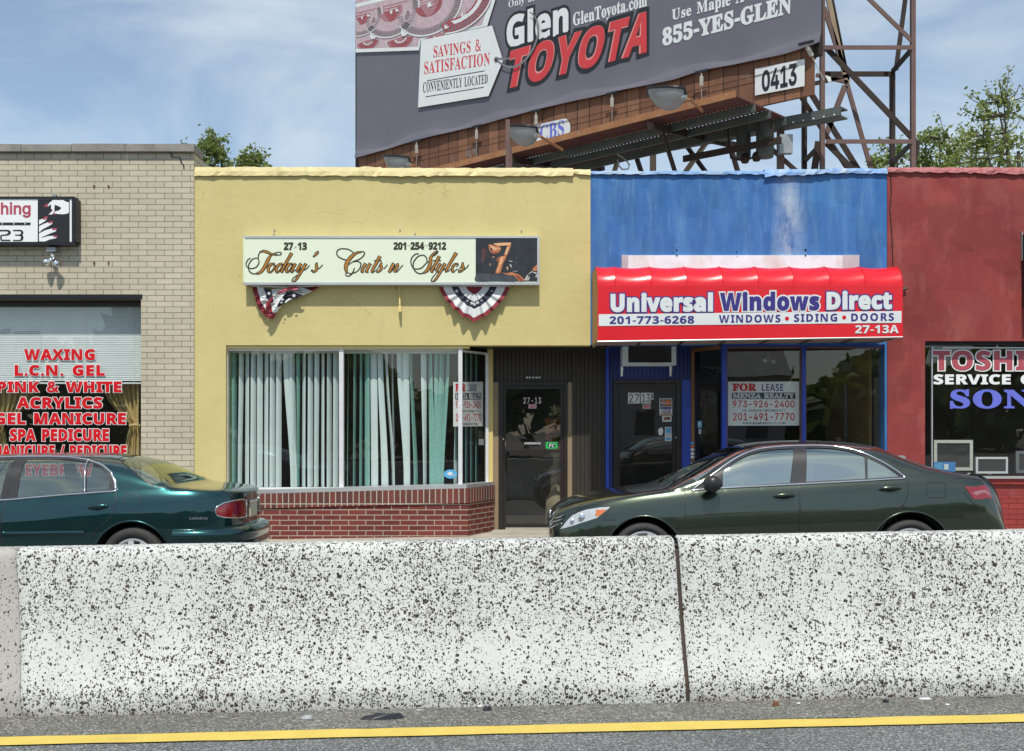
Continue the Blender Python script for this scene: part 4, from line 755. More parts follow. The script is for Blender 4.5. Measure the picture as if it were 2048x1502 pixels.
for s,a,b,c,d,sp in (('WAXING',47.7,190,698,720.3,1.08),('L.C.N. GEL',29,209.5,729.7,752,1.08),('PINK & WHITE',-5.6,243,762.5,785,1.05),('ACRYLICS',33,205,794,817.3,1.05),('GEL MANICURE',-11,251.7,825.5,849,1.03),('SPA PEDICURE',19.4,218,857.5,882.5,1.0),('MANICURE / PEDICURE',-16,253,890,914.5,1.0),('EYEBROW',51,185,928,952,1.05)):
    text(wl,s,(a,b,c,d),fm,bold=.026,outline=.052,m=0,om=1,space=sp+.02)
part('lettering',wl,[M['red_print'],M['white']],wf)
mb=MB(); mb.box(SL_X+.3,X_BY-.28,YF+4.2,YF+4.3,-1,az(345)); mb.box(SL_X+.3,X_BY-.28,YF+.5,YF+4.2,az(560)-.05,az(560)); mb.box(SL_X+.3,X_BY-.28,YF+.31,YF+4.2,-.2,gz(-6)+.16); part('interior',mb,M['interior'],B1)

# blinds and curtains behind the salon glass
mb=MB(); zt,zb=az(607,G1+.1),az(764,G1+.1); n=int((zt-zb)/.026)
for i in range(n):
    z=zt-i*(zt-zb)/n; a=.0128; mb.quad((x0+.05,G1+.008,z-a),(x1-.09,G1+.008,z-a),(x1-.09,G1+.018,z+a),(x0+.05,G1+.018,z+a))
mb.box(x0+.05,x1-.09,G1+.006,G1+.03,zb-.03,zb-.008); mb.box(x0+.05,x1-.09,G1+.006,G1+.045,zt+.005,zt+.05)
for px in (82,172,268): mb.tube([at(px,607,G1+.006),at(px,764,G1+.006)],.003,5)
solo('venetian_blind',mb,M['mini_slat'],'pale horizontal blind pulled halfway down behind the salon lettering','blind')
cd=MB(); cd.tube([at(275,640,G1+.07),at(275.5,915,G1+.07)],.005,6); solo('blind_cord',cd,M['trim_yellow'],'thin yellowish cord at the right edge of the salon blind','cord')
def curtain(inner, outer, tie, name, label, flip):
    mb=MB(); fi=pchip([a for a,_ in inner],[b for _,b in inner]); fo=pchip([a for a,_ in outer],[b for _,b in outer]); G=[]
    for py in np.linspace(inner[0][0],inner[-1][0],46):
        row=[]
        for k in range(61):
            t=k/60; px=fi(py)*(1-t)+fo(py)*t; w=abs(fo(py)-fi(py)); dep=.17+.035*math.sin(t*46+math.sin(py*.03)*1.4)*min(1,w/60)+.02*math.sin(t*17+2)
            row.append(at(float(px),py,G1+dep))
        G.append(row)
    mb.grid(G); tb=MB(); p=[at(float(fi(tie)*(1-t)+fo(tie)*t),tie-2*math.sin(t*3.1),G1+.12-.02*math.sin(t*3.1)) for t in np.linspace(0,1,10)]
    tb.tube(p,.022,8); th=thing(name,label,'curtain',(mb.v[0][0],G1+.17,.6)); part('fabric',mb,M['curtain'],th,smooth=True); part('tieback',tb,M['curtain'],th,smooth=True)
curtain([(766,200),(800,216),(830,240),(852,259),(880,252),(920,246),(990,240)],[(766,282),(852,279),(870,281),(990,283)],852,'curtain','gold curtain tied back at the right side of the salon window',False)
curtain([(766,76),(800,62),(830,38),(852,8),(880,14),(920,18),(990,20)],[(766,-24),(852,-12),(880,-20),(990,-22)],852,'curtain','gold curtain tied back at the left edge of the salon window',True)

# ------------------------------------------------------------------ yellow building
ZTOP=az(345); ZB=az(690.5); RD=.77                   # recess depth
B2=thing('yellow_building','yellow stucco shop building with red brick below its display window','building',((X_BY+X_YB)/2,YF,.1))
xL=ax(452); zS=az(979)
mb=MB(); mb.wall(X_BY+.002,X_YB,ZB,ZTOP,YF,YF+.25); mb.wall(X_BY+.002,xL,-1,ZB,YF,YF+.25); part('wall',mb,M['yellow'],B2)
def flash(mb, px0,px1,ytop,ybot, Y, seed, tw=1.0):
    r=np.random.default_rng(seed); n=max(3,int((px1-px0)/9)); G=[[],[],[],[]]
    for i in range(n+1):
        px=px0+(px1-px0)*i/n; j=r.normal(0,.006); k=r.normal(0,.8)*tw; yt=ytop(px) if callable(ytop) else ytop; yb=ybot(px) if callable(ybot) else ybot
        G[0].append((ax(px,YF),Y+.30,az(yt+2+r.normal(0,.4),YF))); G[1].append((ax(px,YF),Y+.01+j,az(yt+r.normal(0,.4),YF)))
        G[2].append((ax(px,YF),Y-.012+j,az((yt+yb)/2+k*.3,YF))); G[3].append((ax(px,YF),Y-.022+r.normal(0,.004),az(yb+k,YF)))
    mb.grid(G,flip=True)
mb=MB(); flash(mb,389.5,762,334,352.5,YF-.012,1); flash(mb,758,1146,336.5,353.5,YF-.03,2); flash(mb,1142,1181,339,350,YF-.012,3); part('flashing',mb,M['flash_yellow'],B2,smooth=False)
mb=MB(); mb.box(X_BY+.01,X_YB,YF+.26,YF+13,az(372),az(362)); part('roof',mb,M['roofing'],B2)
mb=MB(); mb.box(X_BY+.01,X_BY+.2,YF+.25,YF+13,-1,az(372)); mb.box(X_BY+.2,X_YB,YF+12.8,YF+13,-1,az(372)); part('rear_wall',mb,M['yellow'],B2)
GY=YF+.10                                            # display glass
xC=ax(925,GY); xE=ax(981,YF+RD-.05); yE=YF+RD-.05
fr=MB()
zH=az(697,GY)
fr.box(xL,ax(457,GY),GY-.03,GY+.03,az(980,GY),zH); fr.box(ax(457,GY),ax(679,GY),GY-.025,GY+.025,az(702,GY),zH)
fr.box(ax(679,GY),ax(688,GY),GY-.05,GY+.04,az(974,GY),ZB-.02); fr.box(ax(688,GY),ax(917,GY),GY-.02,GY+.02,az(700,GY),zH)
fr.box(ax(917,GY),ax(925,GY),GY-.06,GY+.05,az(971,GY),ZB-.02)
for a,b in ((ax(457,GY),ax(679,GY)),(ax(688,GY),ax(917,GY))): fr.box(a,b,GY-.02,GY+.02,az(978,GY),az(974.5,GY))
e0=Vector((xC,GY,0)); e1=Vector((ax(974,yE),yE-.02,0))
for z in (az(703,GY+.1),az(968,GY+.3)): fr.beam((e0.x,e0.y,z),(e1.x,e1.y,z),.03,.03)
fr.beam((e1.x,e1.y,az(967,yE)),(e1.x,e1.y,az(706,yE)),.045,.045)
wf2=part('window',fr,M['alu_white'],B2)
hd=MB(); hd.box(xL,xC+.1,YF+.02,GY+.2,zH,ZB-.005); part('header',hd,M['trim_yellow'],B2)
pn=MB(); za,zb2=az(976,GY),az(700,GY)
pn.quad((ax(457,GY),GY,za),(ax(679,GY),GY,za),(ax(679,GY),GY,zb2),(ax(457,GY),GY,zb2)); pn.quad((ax(688,GY),GY,za),(ax(917,GY),GY,za),(ax(917,GY),GY,zb2),(ax(688,GY),GY,zb2))
pn.quad((e0.x,e0.y,az(968,GY+.3)),(e1.x,e1.y,az(968,GY+.3)),(e1.x,e1.y,az(703,GY+.1)),(e0.x,e0.y,az(703,GY+.1))); part('pane',pn,M['glass'],wf2)
st=MB(); fm=front(GY-.004); st.poly([fm(901+13.5*math.cos(t),948+9*math.sin(t),.004) for t in np.linspace(0,6.28,24,False)]); pp(st,[(893,948),(900,943),(906,946),(901,951)],fm,.008,1); pp(st,[(899,950.5),(911,949),(911,950.3),(899,951.8)],fm,.008,1); part('sticker',st,[M['sky_print'],M['paper']],wf2)
# sill: dips slightly to the left like the street
s0,s1=az(981,YF),az(968.5,YF); sm=MB(); yo=YF-.05
def slab(mb,p,q,r,s,z0p,z0q,z0r,z0s,h,m=0):
    V=[(*p,z0p-h),(*q,z0q-h),(*r,z0r-h),(*s,z0s-h),(*p,z0p),(*q,z0q),(*r,z0r),(*s,z0s)]; mb.add(V,[(0,3,2,1),(4,5,6,7),(0,1,5,4),(1,2,6,5),(2,3,7,6),(3,0,4,7)],m)
xq=ax(933,yo); slab(sm,(xL,yo),(xq,yo),(xq+.02,GY+.1),(xL,GY+.2),s0,s1,s1+.004,s0,.055)
slab(sm,(xq+.002,yo),(ax(988,yE),yE),(ax(972,yE),yE+.05),(xq-.1,GY+.12),s1-.003,s1+.005,s1+.005,s1,.05)
part('sill',sm,M['alu'],B2)
bm_=MB(); zg=-.6; ybk=YF-.035; xb=ax(936,ybk); b1=(ax(988.5,yE),yE)
def sloped(mb,p,q,zt_p,zt_q,zb_,off=0): mb.quad((p[0],p[1],zb_),(q[0],q[1],zb_),(q[0],q[1],zt_q),(p[0],p[1],zt_p))
sloped(bm_,(xL,ybk),(xb,ybk),s0-.26,s1-.26,zg); sloped(bm_,(xb,ybk),b1,s1-.26,s1-.24,zg); bm_.quad((xL,ybk,s0-.26),(xb,ybk,s1-.26),(xb,YF+.2,s1-.26),(xL,YF+.2,s0-.26))
part('brick_base',bm_,M['brick_red'],B2)
bs=MB(); y2=ybk-.022; xb2=xb+.012; b2=(b1[0]+.01,b1[1]-.02)
for i,(p,q,ta,tb) in enumerate((((xL,y2),(xb2,y2),s0-.056,s1-.056),((xb2,y2),b2,s1-.056,s1-.05))):
    bs.quad((p[0],p[1],ta-.205),(q[0],q[1],tb-.205),(q[0],q[1],tb),(p[0],p[1],ta)); bs.quad((p[0],p[1],ta-.205),(p[0]-.02*(i==1),p[1]+.03,ta-.205),(q[0],q[1]+.03,tb-.205),(q[0],q[1],tb-.205)); bs.quad((p[0],p[1],ta),(q[0],q[1],tb),(q[0],q[1]+.05,tb),(p[0],p[1]+.05,ta))
part('soldier_course',bs,M['brick_red_stand'],B2)
pj=MB(); pj.box(ax(974.5,yE),ax(986,yE),yE-.01,YF+RD+.02,az(975,yE),ZB-.004); part('post',pj,M['trim_yellow'],B2)
# recess: dark grooved walls, ceiling, door
YD=YF+RD
def grooved(mb,x0,x1,z0,z1,y,pitch=.06,g=.007,m=0):
    n=max(1,int(round((x1-x0)/pitch))); w=(x1-x0)/n
    for i in range(n):
        a=x0+i*w; mb.quad((a,y,z0),(a+w-g,y,z0),(a+w-g,y,z1),(a,y,z1),m); mb.quad((a+w-g,y,z0),(a+w-g/2,y+.006,z0),(a+w-g/2,y+.006,z1),(a+w-g,y,z1),m); mb.quad((a+w-g/2,y+.006,z0),(a+w,y,z0),(a+w,y,z1),(a+w-g/2,y+.006,z1),m)
zdt=az(765,YD); gw=MB(); xd0,xd1=ax(997,YD),ax(1135,YD)
grooved(gw,ax(984,YD),ax(1144,YD),zdt,ZB,YD); grooved(gw,ax(1144,YD),ax(1211,YD),-.4,ZB,YD-.03); gw.quad((ax(1144,YD),YD,-.4),(ax(1144,YD),YD-.03,-.4),(ax(1144,YD),YD-.03,ZB),(ax(1144,YD),YD,ZB))
part('recess_wall',gw,M['siding_dark'],B2)
cl=MB(); cl.quad((xC,YF+.24,ZB),(ax(1211,YD),YF+.24,ZB),(ax(1211,YD),YD+.1,ZB),(xC,YD+.1,ZB)); part('recess_ceiling',cl,M['siding_dark'],B2)
jb=MB(); jb.box(ax(984,YD),xd0,YD-.02,YD+.1,-.4,zdt+.003); jb.box(xd1,ax(1144,YD),YD-.015,YD+.1,-.4,zdt+.003); part('door_jamb',jb,M['tan_jamb'],B2)
zdb=gz(0)+.16; sp=MB(); sp.box(ax(984,YD),ax(1211,YD),YF+.1,YD+.3,-.3,zdb); sp.box(ax(1011,YD),ax(1100,YD),YD-.12,YD-.02,zdb,zdb+.03); part('door_step',sp,M['concrete_walk'],B2)
dr=MB(); dY=YD+.02
dr.box(xd0,ax(1006,YD),YD-.03,YD+.07,zdb,zdt); dr.box(ax(1128,YD),xd1,YD-.03,YD+.07,zdb,zdt); dr.box(ax(1006,YD),ax(1128,YD),YD-.03,YD+.07,az(771,YD),zdt)
lx0,lx1=ax(1006.5,YD),ax(1127.5,YD); gx0,gx1=ax(1012,YD),ax(1121,YD); gz0,gz1=az(1048,YD),az(778,YD)
dr.box(lx0,gx0,dY-.02,dY+.02,zdb+.01,az(771.5,YD)); dr.box(gx1,lx1,dY-.02,dY+.02,zdb+.01,az(771.5,YD)); dr.box(gx0,gx1,dY-.02,dY+.02,gz1,az(771.5,YD)); dr.box(gx0,gx1,dY-.02,dY+.02,zdb+.01,gz0); dr.box(gx0,gx1,dY-.02,dY+.02,az(905,YD),az(900,YD)); dr.box(gx0+.06,gx0+.37,dY-.035,dY,az(911,YD),az(904.5,YD))
door1=part('door',dr,M['bronze'],B2,label='dark bronze glass door with the white number 27-13')
pn=MB(); pn.quad((gx0,dY,gz0),(gx1,dY,gz0),(gx1,dY,gz1),(gx0,dY,gz1)); part('pane',pn,M['glass_dirty'],door1)
fm=front(dY-.004); nm=MB(); text(nm,'27-13',(1047,1082,795,807),fm,bold=.005,space=1.12,font='S'); part('lettering',nm,M['paper'],door1)
sk=MB(); pp(sk,[(1057,808.5),(1073,808.5),(1073,817),(1057,817)],fm,.002,0); pp(sk,[(1059,811),(1071,811),(1071,812.5),(1059,812.5)],fm,.004,1); pp(sk,[(1061,814),(1069,814),(1069,815.2),(1061,815.2)],fm,.004,1); part('sticker',sk,[M['note_pale'],M['red_print']],door1)
sk=MB(); pp(sk,[(1091,884.5),(1114.5,884),(1115,897),(1092,897.5)],fm,.002,0); pp(sk,[(1096,887),(1111,886.6),(1110,895),(1097,895)],fm,.003,2); text(sk,'FC',(1098,1110,887.5,894.5),fm,m=1,d=.005,shear=.2); part('sticker',sk,[M['green_print'],M['paper'],M['black']],door1)
sk=MB(); pp(sk,[(1049,884.7),(1081,884.7),(1081,888.8),(1049,888.8)],fm,.002,0); text(sk,'NO SOLICITING',(1051,1079,885.4,888.2),fm,m=1,d=.004,font='S'); part('sticker',sk,[M['grey_old'],M['black']],door1)
hw=MB(); p=at(1005.5,879,dY-.02); hw.lathe([(0,-.03),(.016,-.03),(.018,-.01),(.018,.02)],p,14,axis='y'); part('lock',hw,M['alu'],door1,smooth=True)
hd=MB(); hd.tube([at(1011,885,dY-.02),at(1011,886,dY-.07),at(1011.5,928,dY-.07),at(1011.5,930,dY-.02)],.014,8); part('handle',hd,M['black_metal'],door1,smooth=True)
pl=MB(); pl.box(ax(1049,YD),ax(1083,YD),YD-.012,YD-.001,az(758,YD),az(752,YD)); [pp(pl,[(1052+k*5.6,753.6),(1056+k*5.6,753.6),(1056+k*5.6,756.4),(1052+k*5.6,756.4)],front(YD-.012),.003,1) for k in (0,1,2.2,3.4,4.4)]; part('plaque',pl,[M['bronze'],M['alu']],B2)
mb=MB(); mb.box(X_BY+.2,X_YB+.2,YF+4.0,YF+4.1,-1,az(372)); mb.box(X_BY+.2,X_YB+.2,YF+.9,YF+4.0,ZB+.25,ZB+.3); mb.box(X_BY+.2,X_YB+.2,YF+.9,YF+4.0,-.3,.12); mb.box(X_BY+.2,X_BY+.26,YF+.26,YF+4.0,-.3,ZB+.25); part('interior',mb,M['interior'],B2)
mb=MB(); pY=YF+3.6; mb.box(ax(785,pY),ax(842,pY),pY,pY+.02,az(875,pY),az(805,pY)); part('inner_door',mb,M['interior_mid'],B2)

def vblind(slats, Y, label, rail=None):
    th=thing('vertical_blind',label,'blind',(ax((slats[0][0]+slats[-1][0])/2,Y),Y,az(975,Y)),'vertical blinds in the yellow shop window')
    for name,teal in (('slats',0),('teal_slats',1)):
        mb=MB()
        for i,(tx,tw,bx,bw,col,yt,yb) in enumerate(slats):
            if col!=teal: continue
            sgn=1 if i%3 else -1; G=[]
            for k in range(9):
                t=k/8; e=t*t*(3-2*t); cx=tx*(1-e)+bx*e; w=tw*(1-e)+bw*e; py=yt*(1-t)+yb*t; wm=w*Y/F; dep=math.sqrt(max(.0,.089**2-wm**2))
                row=[]
                for q in range(5):
                    s=q/4-.5; row.append((ax(cx,Y)+s*wm,Y+.05+sgn*s*dep-.014*(1-4*s*s),az(py,Y)))
                G.append(row)
            mb.grid(G)
        if mb.v: part('slat',mb,M['slat'] if not teal else M['slat_teal'],th,smooth=True)
    if rail:
        mb=MB(); mb.box(ax(rail[0],Y),ax(rail[1],Y),Y-.02,Y+.08,az(rail[3],Y),az(rail[2],Y)); part('rail',mb,M['alu_white'],th)
    return th
def zx(v): return 380+v/3.303
sl1=[]
def S(tl,tr,bl,br,c,yt=700,yb=974): return ((zx(tl)+zx(tr))/2,(tr-tl)/3.303,(zx(bl)+zx(br))/2,(br-bl)/3.303,c,yt,yb)
sl1=[S(248,288,252,292,1),S(284,300,288,300,1),S(322,346,314,334,0),S(358,388,355,387,0),S(400,431,396,428,0),S(442,473,439,472,0),S(485,515,481,514,0),S(526,556,522,556,0),S(568,597,564,597,0),S(610,652,660,704,0),S(654,686,676,700,0),S(702,720,706,716,1),S(736,762,732,760,0),S(778,807,774,806,0),S(821,848,818,842,0),S(862,886,860,886,0),S(904,930,902,930,0),S(945,974,942,972,0)]
sl2=[S(1038,1046,1030,1042,1),S(1080,1094,1076,1088,1),S(1122,1134,1118,1132,1),S(1150,1184,1150,1186,1),S(1188,1234,1194,1240,0,700,972),S(1238,1270,1262,1308,0,700,972),S(1284,1304,1330,1352,0,700,972),S(1332,1338,1342,1350,0,700,972),S(1364,1400,1412,1450,0,700,972),S(1402,1446,1410,1452,0,700,972),S(1450,1466,1478,1502,1,700,972),S(1524,1560,1540,1560,0,700,972),S(1572,1598,1580,1626,1,700,971),S(1614,1646,1606,1660,1,700,971),S(1650,1678,1622,1668,1,700,971),S(1690,1714,1640,1676,1,700,971),S(1752,1764,1742,1766,0,764,970)]
vblind(sl1,GY+.13,'vertical blind with even pale slats left of the white mullion',(456,679,697,706))
vblind(sl2,GY+.13,'vertical blind with tangled pale and teal slats right of the white mullion',(688,915,697,707))
th=thing('vertical_blind','teal vertical blind closed behind the angled pane and its lease sign','blind',((e0.x+e1.x)/2,GY+.35,az(968)),'vertical blinds in the yellow shop window'); mb=MB(); dv=(e1-e0).normalized(); nv=Vector((-dv.y,dv.x,0))
for k in range(9):
    a=e0+(e1-e0)*(.03+k*.103)+nv*.10; b=e0+(e1-e0)*(.03+(k+1.15)*.103)+nv*(.145-.02*(k%2)); mb.quad((a.x,a.y,az(970,GY+.3)),(b.x,b.y,az(970,GY+.3)),(b.x,b.y,az(702,GY+.2)),(a.x,a.y,az(702,GY+.2)))
part('slat',mb,M['slat_teal'],th)
# urn of flowers just inside the left door
uc=(ax(1113,YD+.5),YD+.5); ub=zdb; u=thing('flower_urn','stone urn of orange flowers standing behind the dark bronze door','urn',(*uc,ub))
def uz(py): return az(py,YD+.5)
mb=MB(); mb.lathe([(.0,ub-ub),(.17,0),(.17,uz(1000)-ub),(.10,uz(985)-ub),(.09,uz(950)-ub),(.145,uz(946)-ub),(.145,uz(940)-ub),(.06,uz(930)-ub),(.05,uz(918)-ub),(.10,uz(905)-ub),(.145,uz(888)-ub),(.15,uz(882)-ub),(.12,uz(882)-ub)],(*uc,ub),24); part('vase',mb,M['urn'],u,smooth=True)
def blobs(n,zr,rad,mat,size,seed):
    r=random.Random(seed); mb=MB()
    for _ in range(n):
        z=r.uniform(*zr); t=r.uniform(0,6.28); q=rad*math.sqrt(r.random()); c=Vector((uc[0]+q*math.cos(t),uc[1]+q*math.sin(t),z)); nn=Vector((r.gauss(0,1),r.gauss(-1,1),r.gauss(.3,1))).normalized(); a=nn.orthogonal().normalized(); b=nn.cross(a); s=size*r.uniform(.6,1.2)
        for k in range(5):
            w=2*math.pi*k/5; w2=w+.9; mb.add([c,c+a*math.cos(w)*s+b*math.sin(w)*s,c+a*math.cos(w2)*s+b*math.sin(w2)*s+nn*s*.4],[(0,1,2)])
    return mb
part('flowers',blobs(150,(uz(884),uz(838)),.17,0,.035,3),M['flower'],u); part('pale_flowers',blobs(70,(uz(852),uz(812)),.09,0,.03,4),M['flower_pale'],u); part('leaves',blobs(70,(uz(886),uz(850)),.16,0,.04,5),M['leaf_dark'],u)
# ------------------------------------------------------------------ signs on the beige and yellow fronts
Yn=YF-.02; dN=.16
N1=thing('salon_sign','black framed white light box with hands and red nails on beige brick','sign',(ax(60),YF-.1,az(492)),'shop signs')
yb_,yf_=Yn-.002,Yn-.16
def bx(mb,p0,p1,q0,q1,ya,yb2,m=0,Y=None):
    Y=Y or ya; mb.box(ax(p0,Y),ax(p1,Y),ya,yb2,az(q1,Y),az(q0,Y),m)
mb=MB(); L0,L1,T0,T1=-190,148.5,393,490
bx(mb,L0,L1,T0,T0+4.5,yf_,yb_); bx(mb,L0,L1,T1-6.5,T1,yf_,yb_); mb.box(ax(L1-5,yf_),ax(L1,yf_)+.03,yf_,yb_,az(T1-6.5,yf_),az(T0+4.5,yf_)); mb.box(ax(L0,yf_),ax(L1,yf_)-.02,yb_-.02,yb_-.001,az(T1,yf_)+.05,az(T0,yf_)-.05)
part('frame',mb,M['black_metal'],N1)
mb=MB(); yv=yf_+.012; mb.quad((ax(L0,yv),yv,az(T1-6.5,yv)),(ax(L1-5,yv),yv,az(T1-6.5,yv)),(ax(L1-5,yv),yv,az(T0+4.5,yv)),(ax(L0,yv),yv,az(T0+4.5,yv))); part('face',mb,M['white'],N1)
fm=front(yv); mb=MB(); text(mb,'hing',(1.5,61.3,404,435.5),fm,bold=.022,m=0,font='S')
pp(mb,[(-190,445),(61,445),(61,450.3),(-190,450.3)],fm,.003,1)
for cx_ in (-41,-18,4.5,27.3,50): pp(mb,[(cx_+1.3*math.cos(t),447.7+1.3*math.sin(t)) for t in np.linspace(0,6.28,10,False)],fm,.006,2)
def wide23(mb):
    for pts in ([(-3,461.2,3),(14,461.2,3.2),(18.6,463.5,5),(18,467,5),(13,469.6,3),(4,470.5,2.4),(1.8,473,3.4),(2.2,479,3),(3,480.5,2.4)],[(2,480.6,2.6),(20.5,480.6,2.6)],[(26,461,2.4),(40,461,3),(44,464,4.6),(43.5,468,4.2),(40,469.8,2.4),(30,470,2)],[(30,470,2),(40,470.4,2.6),(44,473,5),(43.6,478,4.6),(39,480.8,2.6),(26,480.8,2.2)]): stroke(mb,pts,fm,.003,1)
wide23(mb); part('lettering',mb,[M['crimson'],M['black'],M['white']],N1)
def z7(x,y): return (x/8.35,380+y/8.35)
mb=MB(); P=lambda L_,d,m: pp(mb,[z7(*q) for q in L_],fm,d,m)
P([(630,155),(1163,155),(1163,870),(630,870)],.003,0)
P([(790,285),(815,225),(880,168),(1060,168),(1100,195),(1150,205),(1152,375),(1120,395),(1060,405),(960,400),(900,385),(930,355),(990,340),(1025,305),(1010,285),(930,250),(912,250),(905,345),(880,350),(855,330),(850,235)],.006,1)
P([(735,275),(765,240),(800,222),(800,245),(775,280),(745,285)],.009,2); P([(855,320),(880,325),(878,345),(862,342)],.009,2)
P([(800,420),(880,345),(915,335),(905,365),(860,415),(845,412),(835,400)],.009,1); P([(880,390),(915,386),(942,396),(930,410),(890,408)],.009,2)
P([(652,500),(720,478),(790,470),(760,515),(652,580)],.006,1); P([(712,480),(740,455),(795,430),(795,450),(770,485),(730,497)],.009,2)
P([(652,605),(720,570),(800,540),(885,535),(860,575),(800,610),(720,650),(652,710)],.006,1); P([(800,540),(845,520),(888,522),(880,540),(830,555)],.009,2)
P([(652,725),(760,670),(860,645),(950,645),(930,690),(850,720),(690,790),(690,800),(800,770),(900,765),(960,770),(935,805),(830,825),(750,860),(652,858)],.006,1)
P([(868,652),(905,637),(955,640),(945,660),(885,670)],.009,2); P([(885,775),(920,760),(962,765),(945,785),(900,788)],.009,2)
part('picture',mb,[M['black'],M['white'],M['crimson']],N1)
mb=MB(); bx(mb,104,112,388.5,393.5,Yn-.06,Yn-.01); part('bracket',mb,M['galv'],N1)
FL=thing('flood_light','small twin headed flood light hanging below the salon light box','flood light',at(103,500,YF-.1))
mb=MB(); bx(mb,92.5,111,494.5,502.5,yf_+.04,yb_); part('junction_box',mb,M['galv'],FL)
c0=Vector(at(102,503,YF-.10)); mb=MB(); mb.tube([c0,c0+Vector((.0,0,-.03)),c0+Vector((.015,-.01,-.06))],.012,8); k1=Vector(at(106.5,516,YF-.12)); mb.tube([c0+Vector((.01,-.005,-.03)),k1],[.026,.032],12); part('arm',mb,M['galv'],FL,smooth=True)
for (px,py),d in (((97,522),(-.35,-.25,-.9)),((109.5,522),(.40,-.30,-.85))):
    a=k1+Vector((0,0,-.005)); b=Vector(at(px,py,YF-.14)); dv=(b-a).normalized(); mb=MB(); mb.tube([a,a+dv*.035,a+dv*.055,a+dv*.10,a+dv*.125,a+dv*.14],[.022,.024,.03,.056,.06,.03],16); part('lamp_head',mb,M['chrome'],FL,smooth=True)

# cream sign with brush lettering
Yb2,Yf2=YF-.002,YF-.165
N2=thing('hair_salon_sign','long cream light box with gold script on the yellow wall','sign',(ax(782),YF-.08,az(570)),'shop signs')
mb=MB(); bx(mb,486.5,1079,472,476,Yf2,Yb2); bx(mb,486.5,1079,564.5,569.5,Yf2,Yb2); mb.box(ax(1074.5,Yf2),ax(1079,Yf2),Yf2,Yb2,az(564.5,Yf2),az(476,Yf2)); mb.box(ax(490,Yf2),ax(1075,Yf2),Yb2-.03,Yb2-.002,az(566,Yf2),az(474,Yf2))
part('frame',mb,M['alu'],N2)
mb=MB(); mb.box(ax(486.5,Yf2),ax(489.5,Yf2),Yf2-.002,Yb2,az(564.4,Yf2),az(476.1,Yf2)); yv=Yf2+.01; mb.quad((ax(489.5,yv),yv,az(564.6,yv)),(ax(1074.6,yv),yv,az(564.6,yv)),(ax(1074.6,yv),yv,az(475.9,yv)),(ax(489.5,yv),yv,az(475.9,yv))); part('face',mb,M['cream'],N2)
fm=front(yv); mb=MB()
text(mb,'27',(567,586.5,484.5,500.3),fm,bold=.03,m=0); text(mb,'13',(595,614,484.5,500.3),fm,bold=.03,m=0)
stroke(mb,[(587.5,497,.5),(594.5,491.5,.5)],fm,.003,0,smooth=False); stroke(mb,[(589.5,492.5,.4),(593,496.5,.4)],fm,.004,0,smooth=False)
for s,a,b in (('201',786.5,812.5),('254',820.5,848.5),('9212',857,892.5)): text(mb,s,(a,b,484,499.8),fm,bold=.03,m=0)
for a in (814,848.5): stroke(mb,[(a,490.5,.5),(a+7,491,.5)],fm,.003,0,smooth=False); stroke(mb,[(a+5.5,491,.4),(a+5.5,495.5,.4)],fm,.004,0,smooth=False)
part('lettering',mb,M['dark_print'],N2)
def q1(*P_): return [(485+x/11.378,475+y/11.378,w/11.378) for x,y,w in P_]
def q2(*P_): return [(665+x/13.653,475+y/13.653,w/13.653) for x,y,w in P_]
def q3(*P_): return [(805+x/13.653,475+y/13.653,w/13.653) for x,y,w in P_]
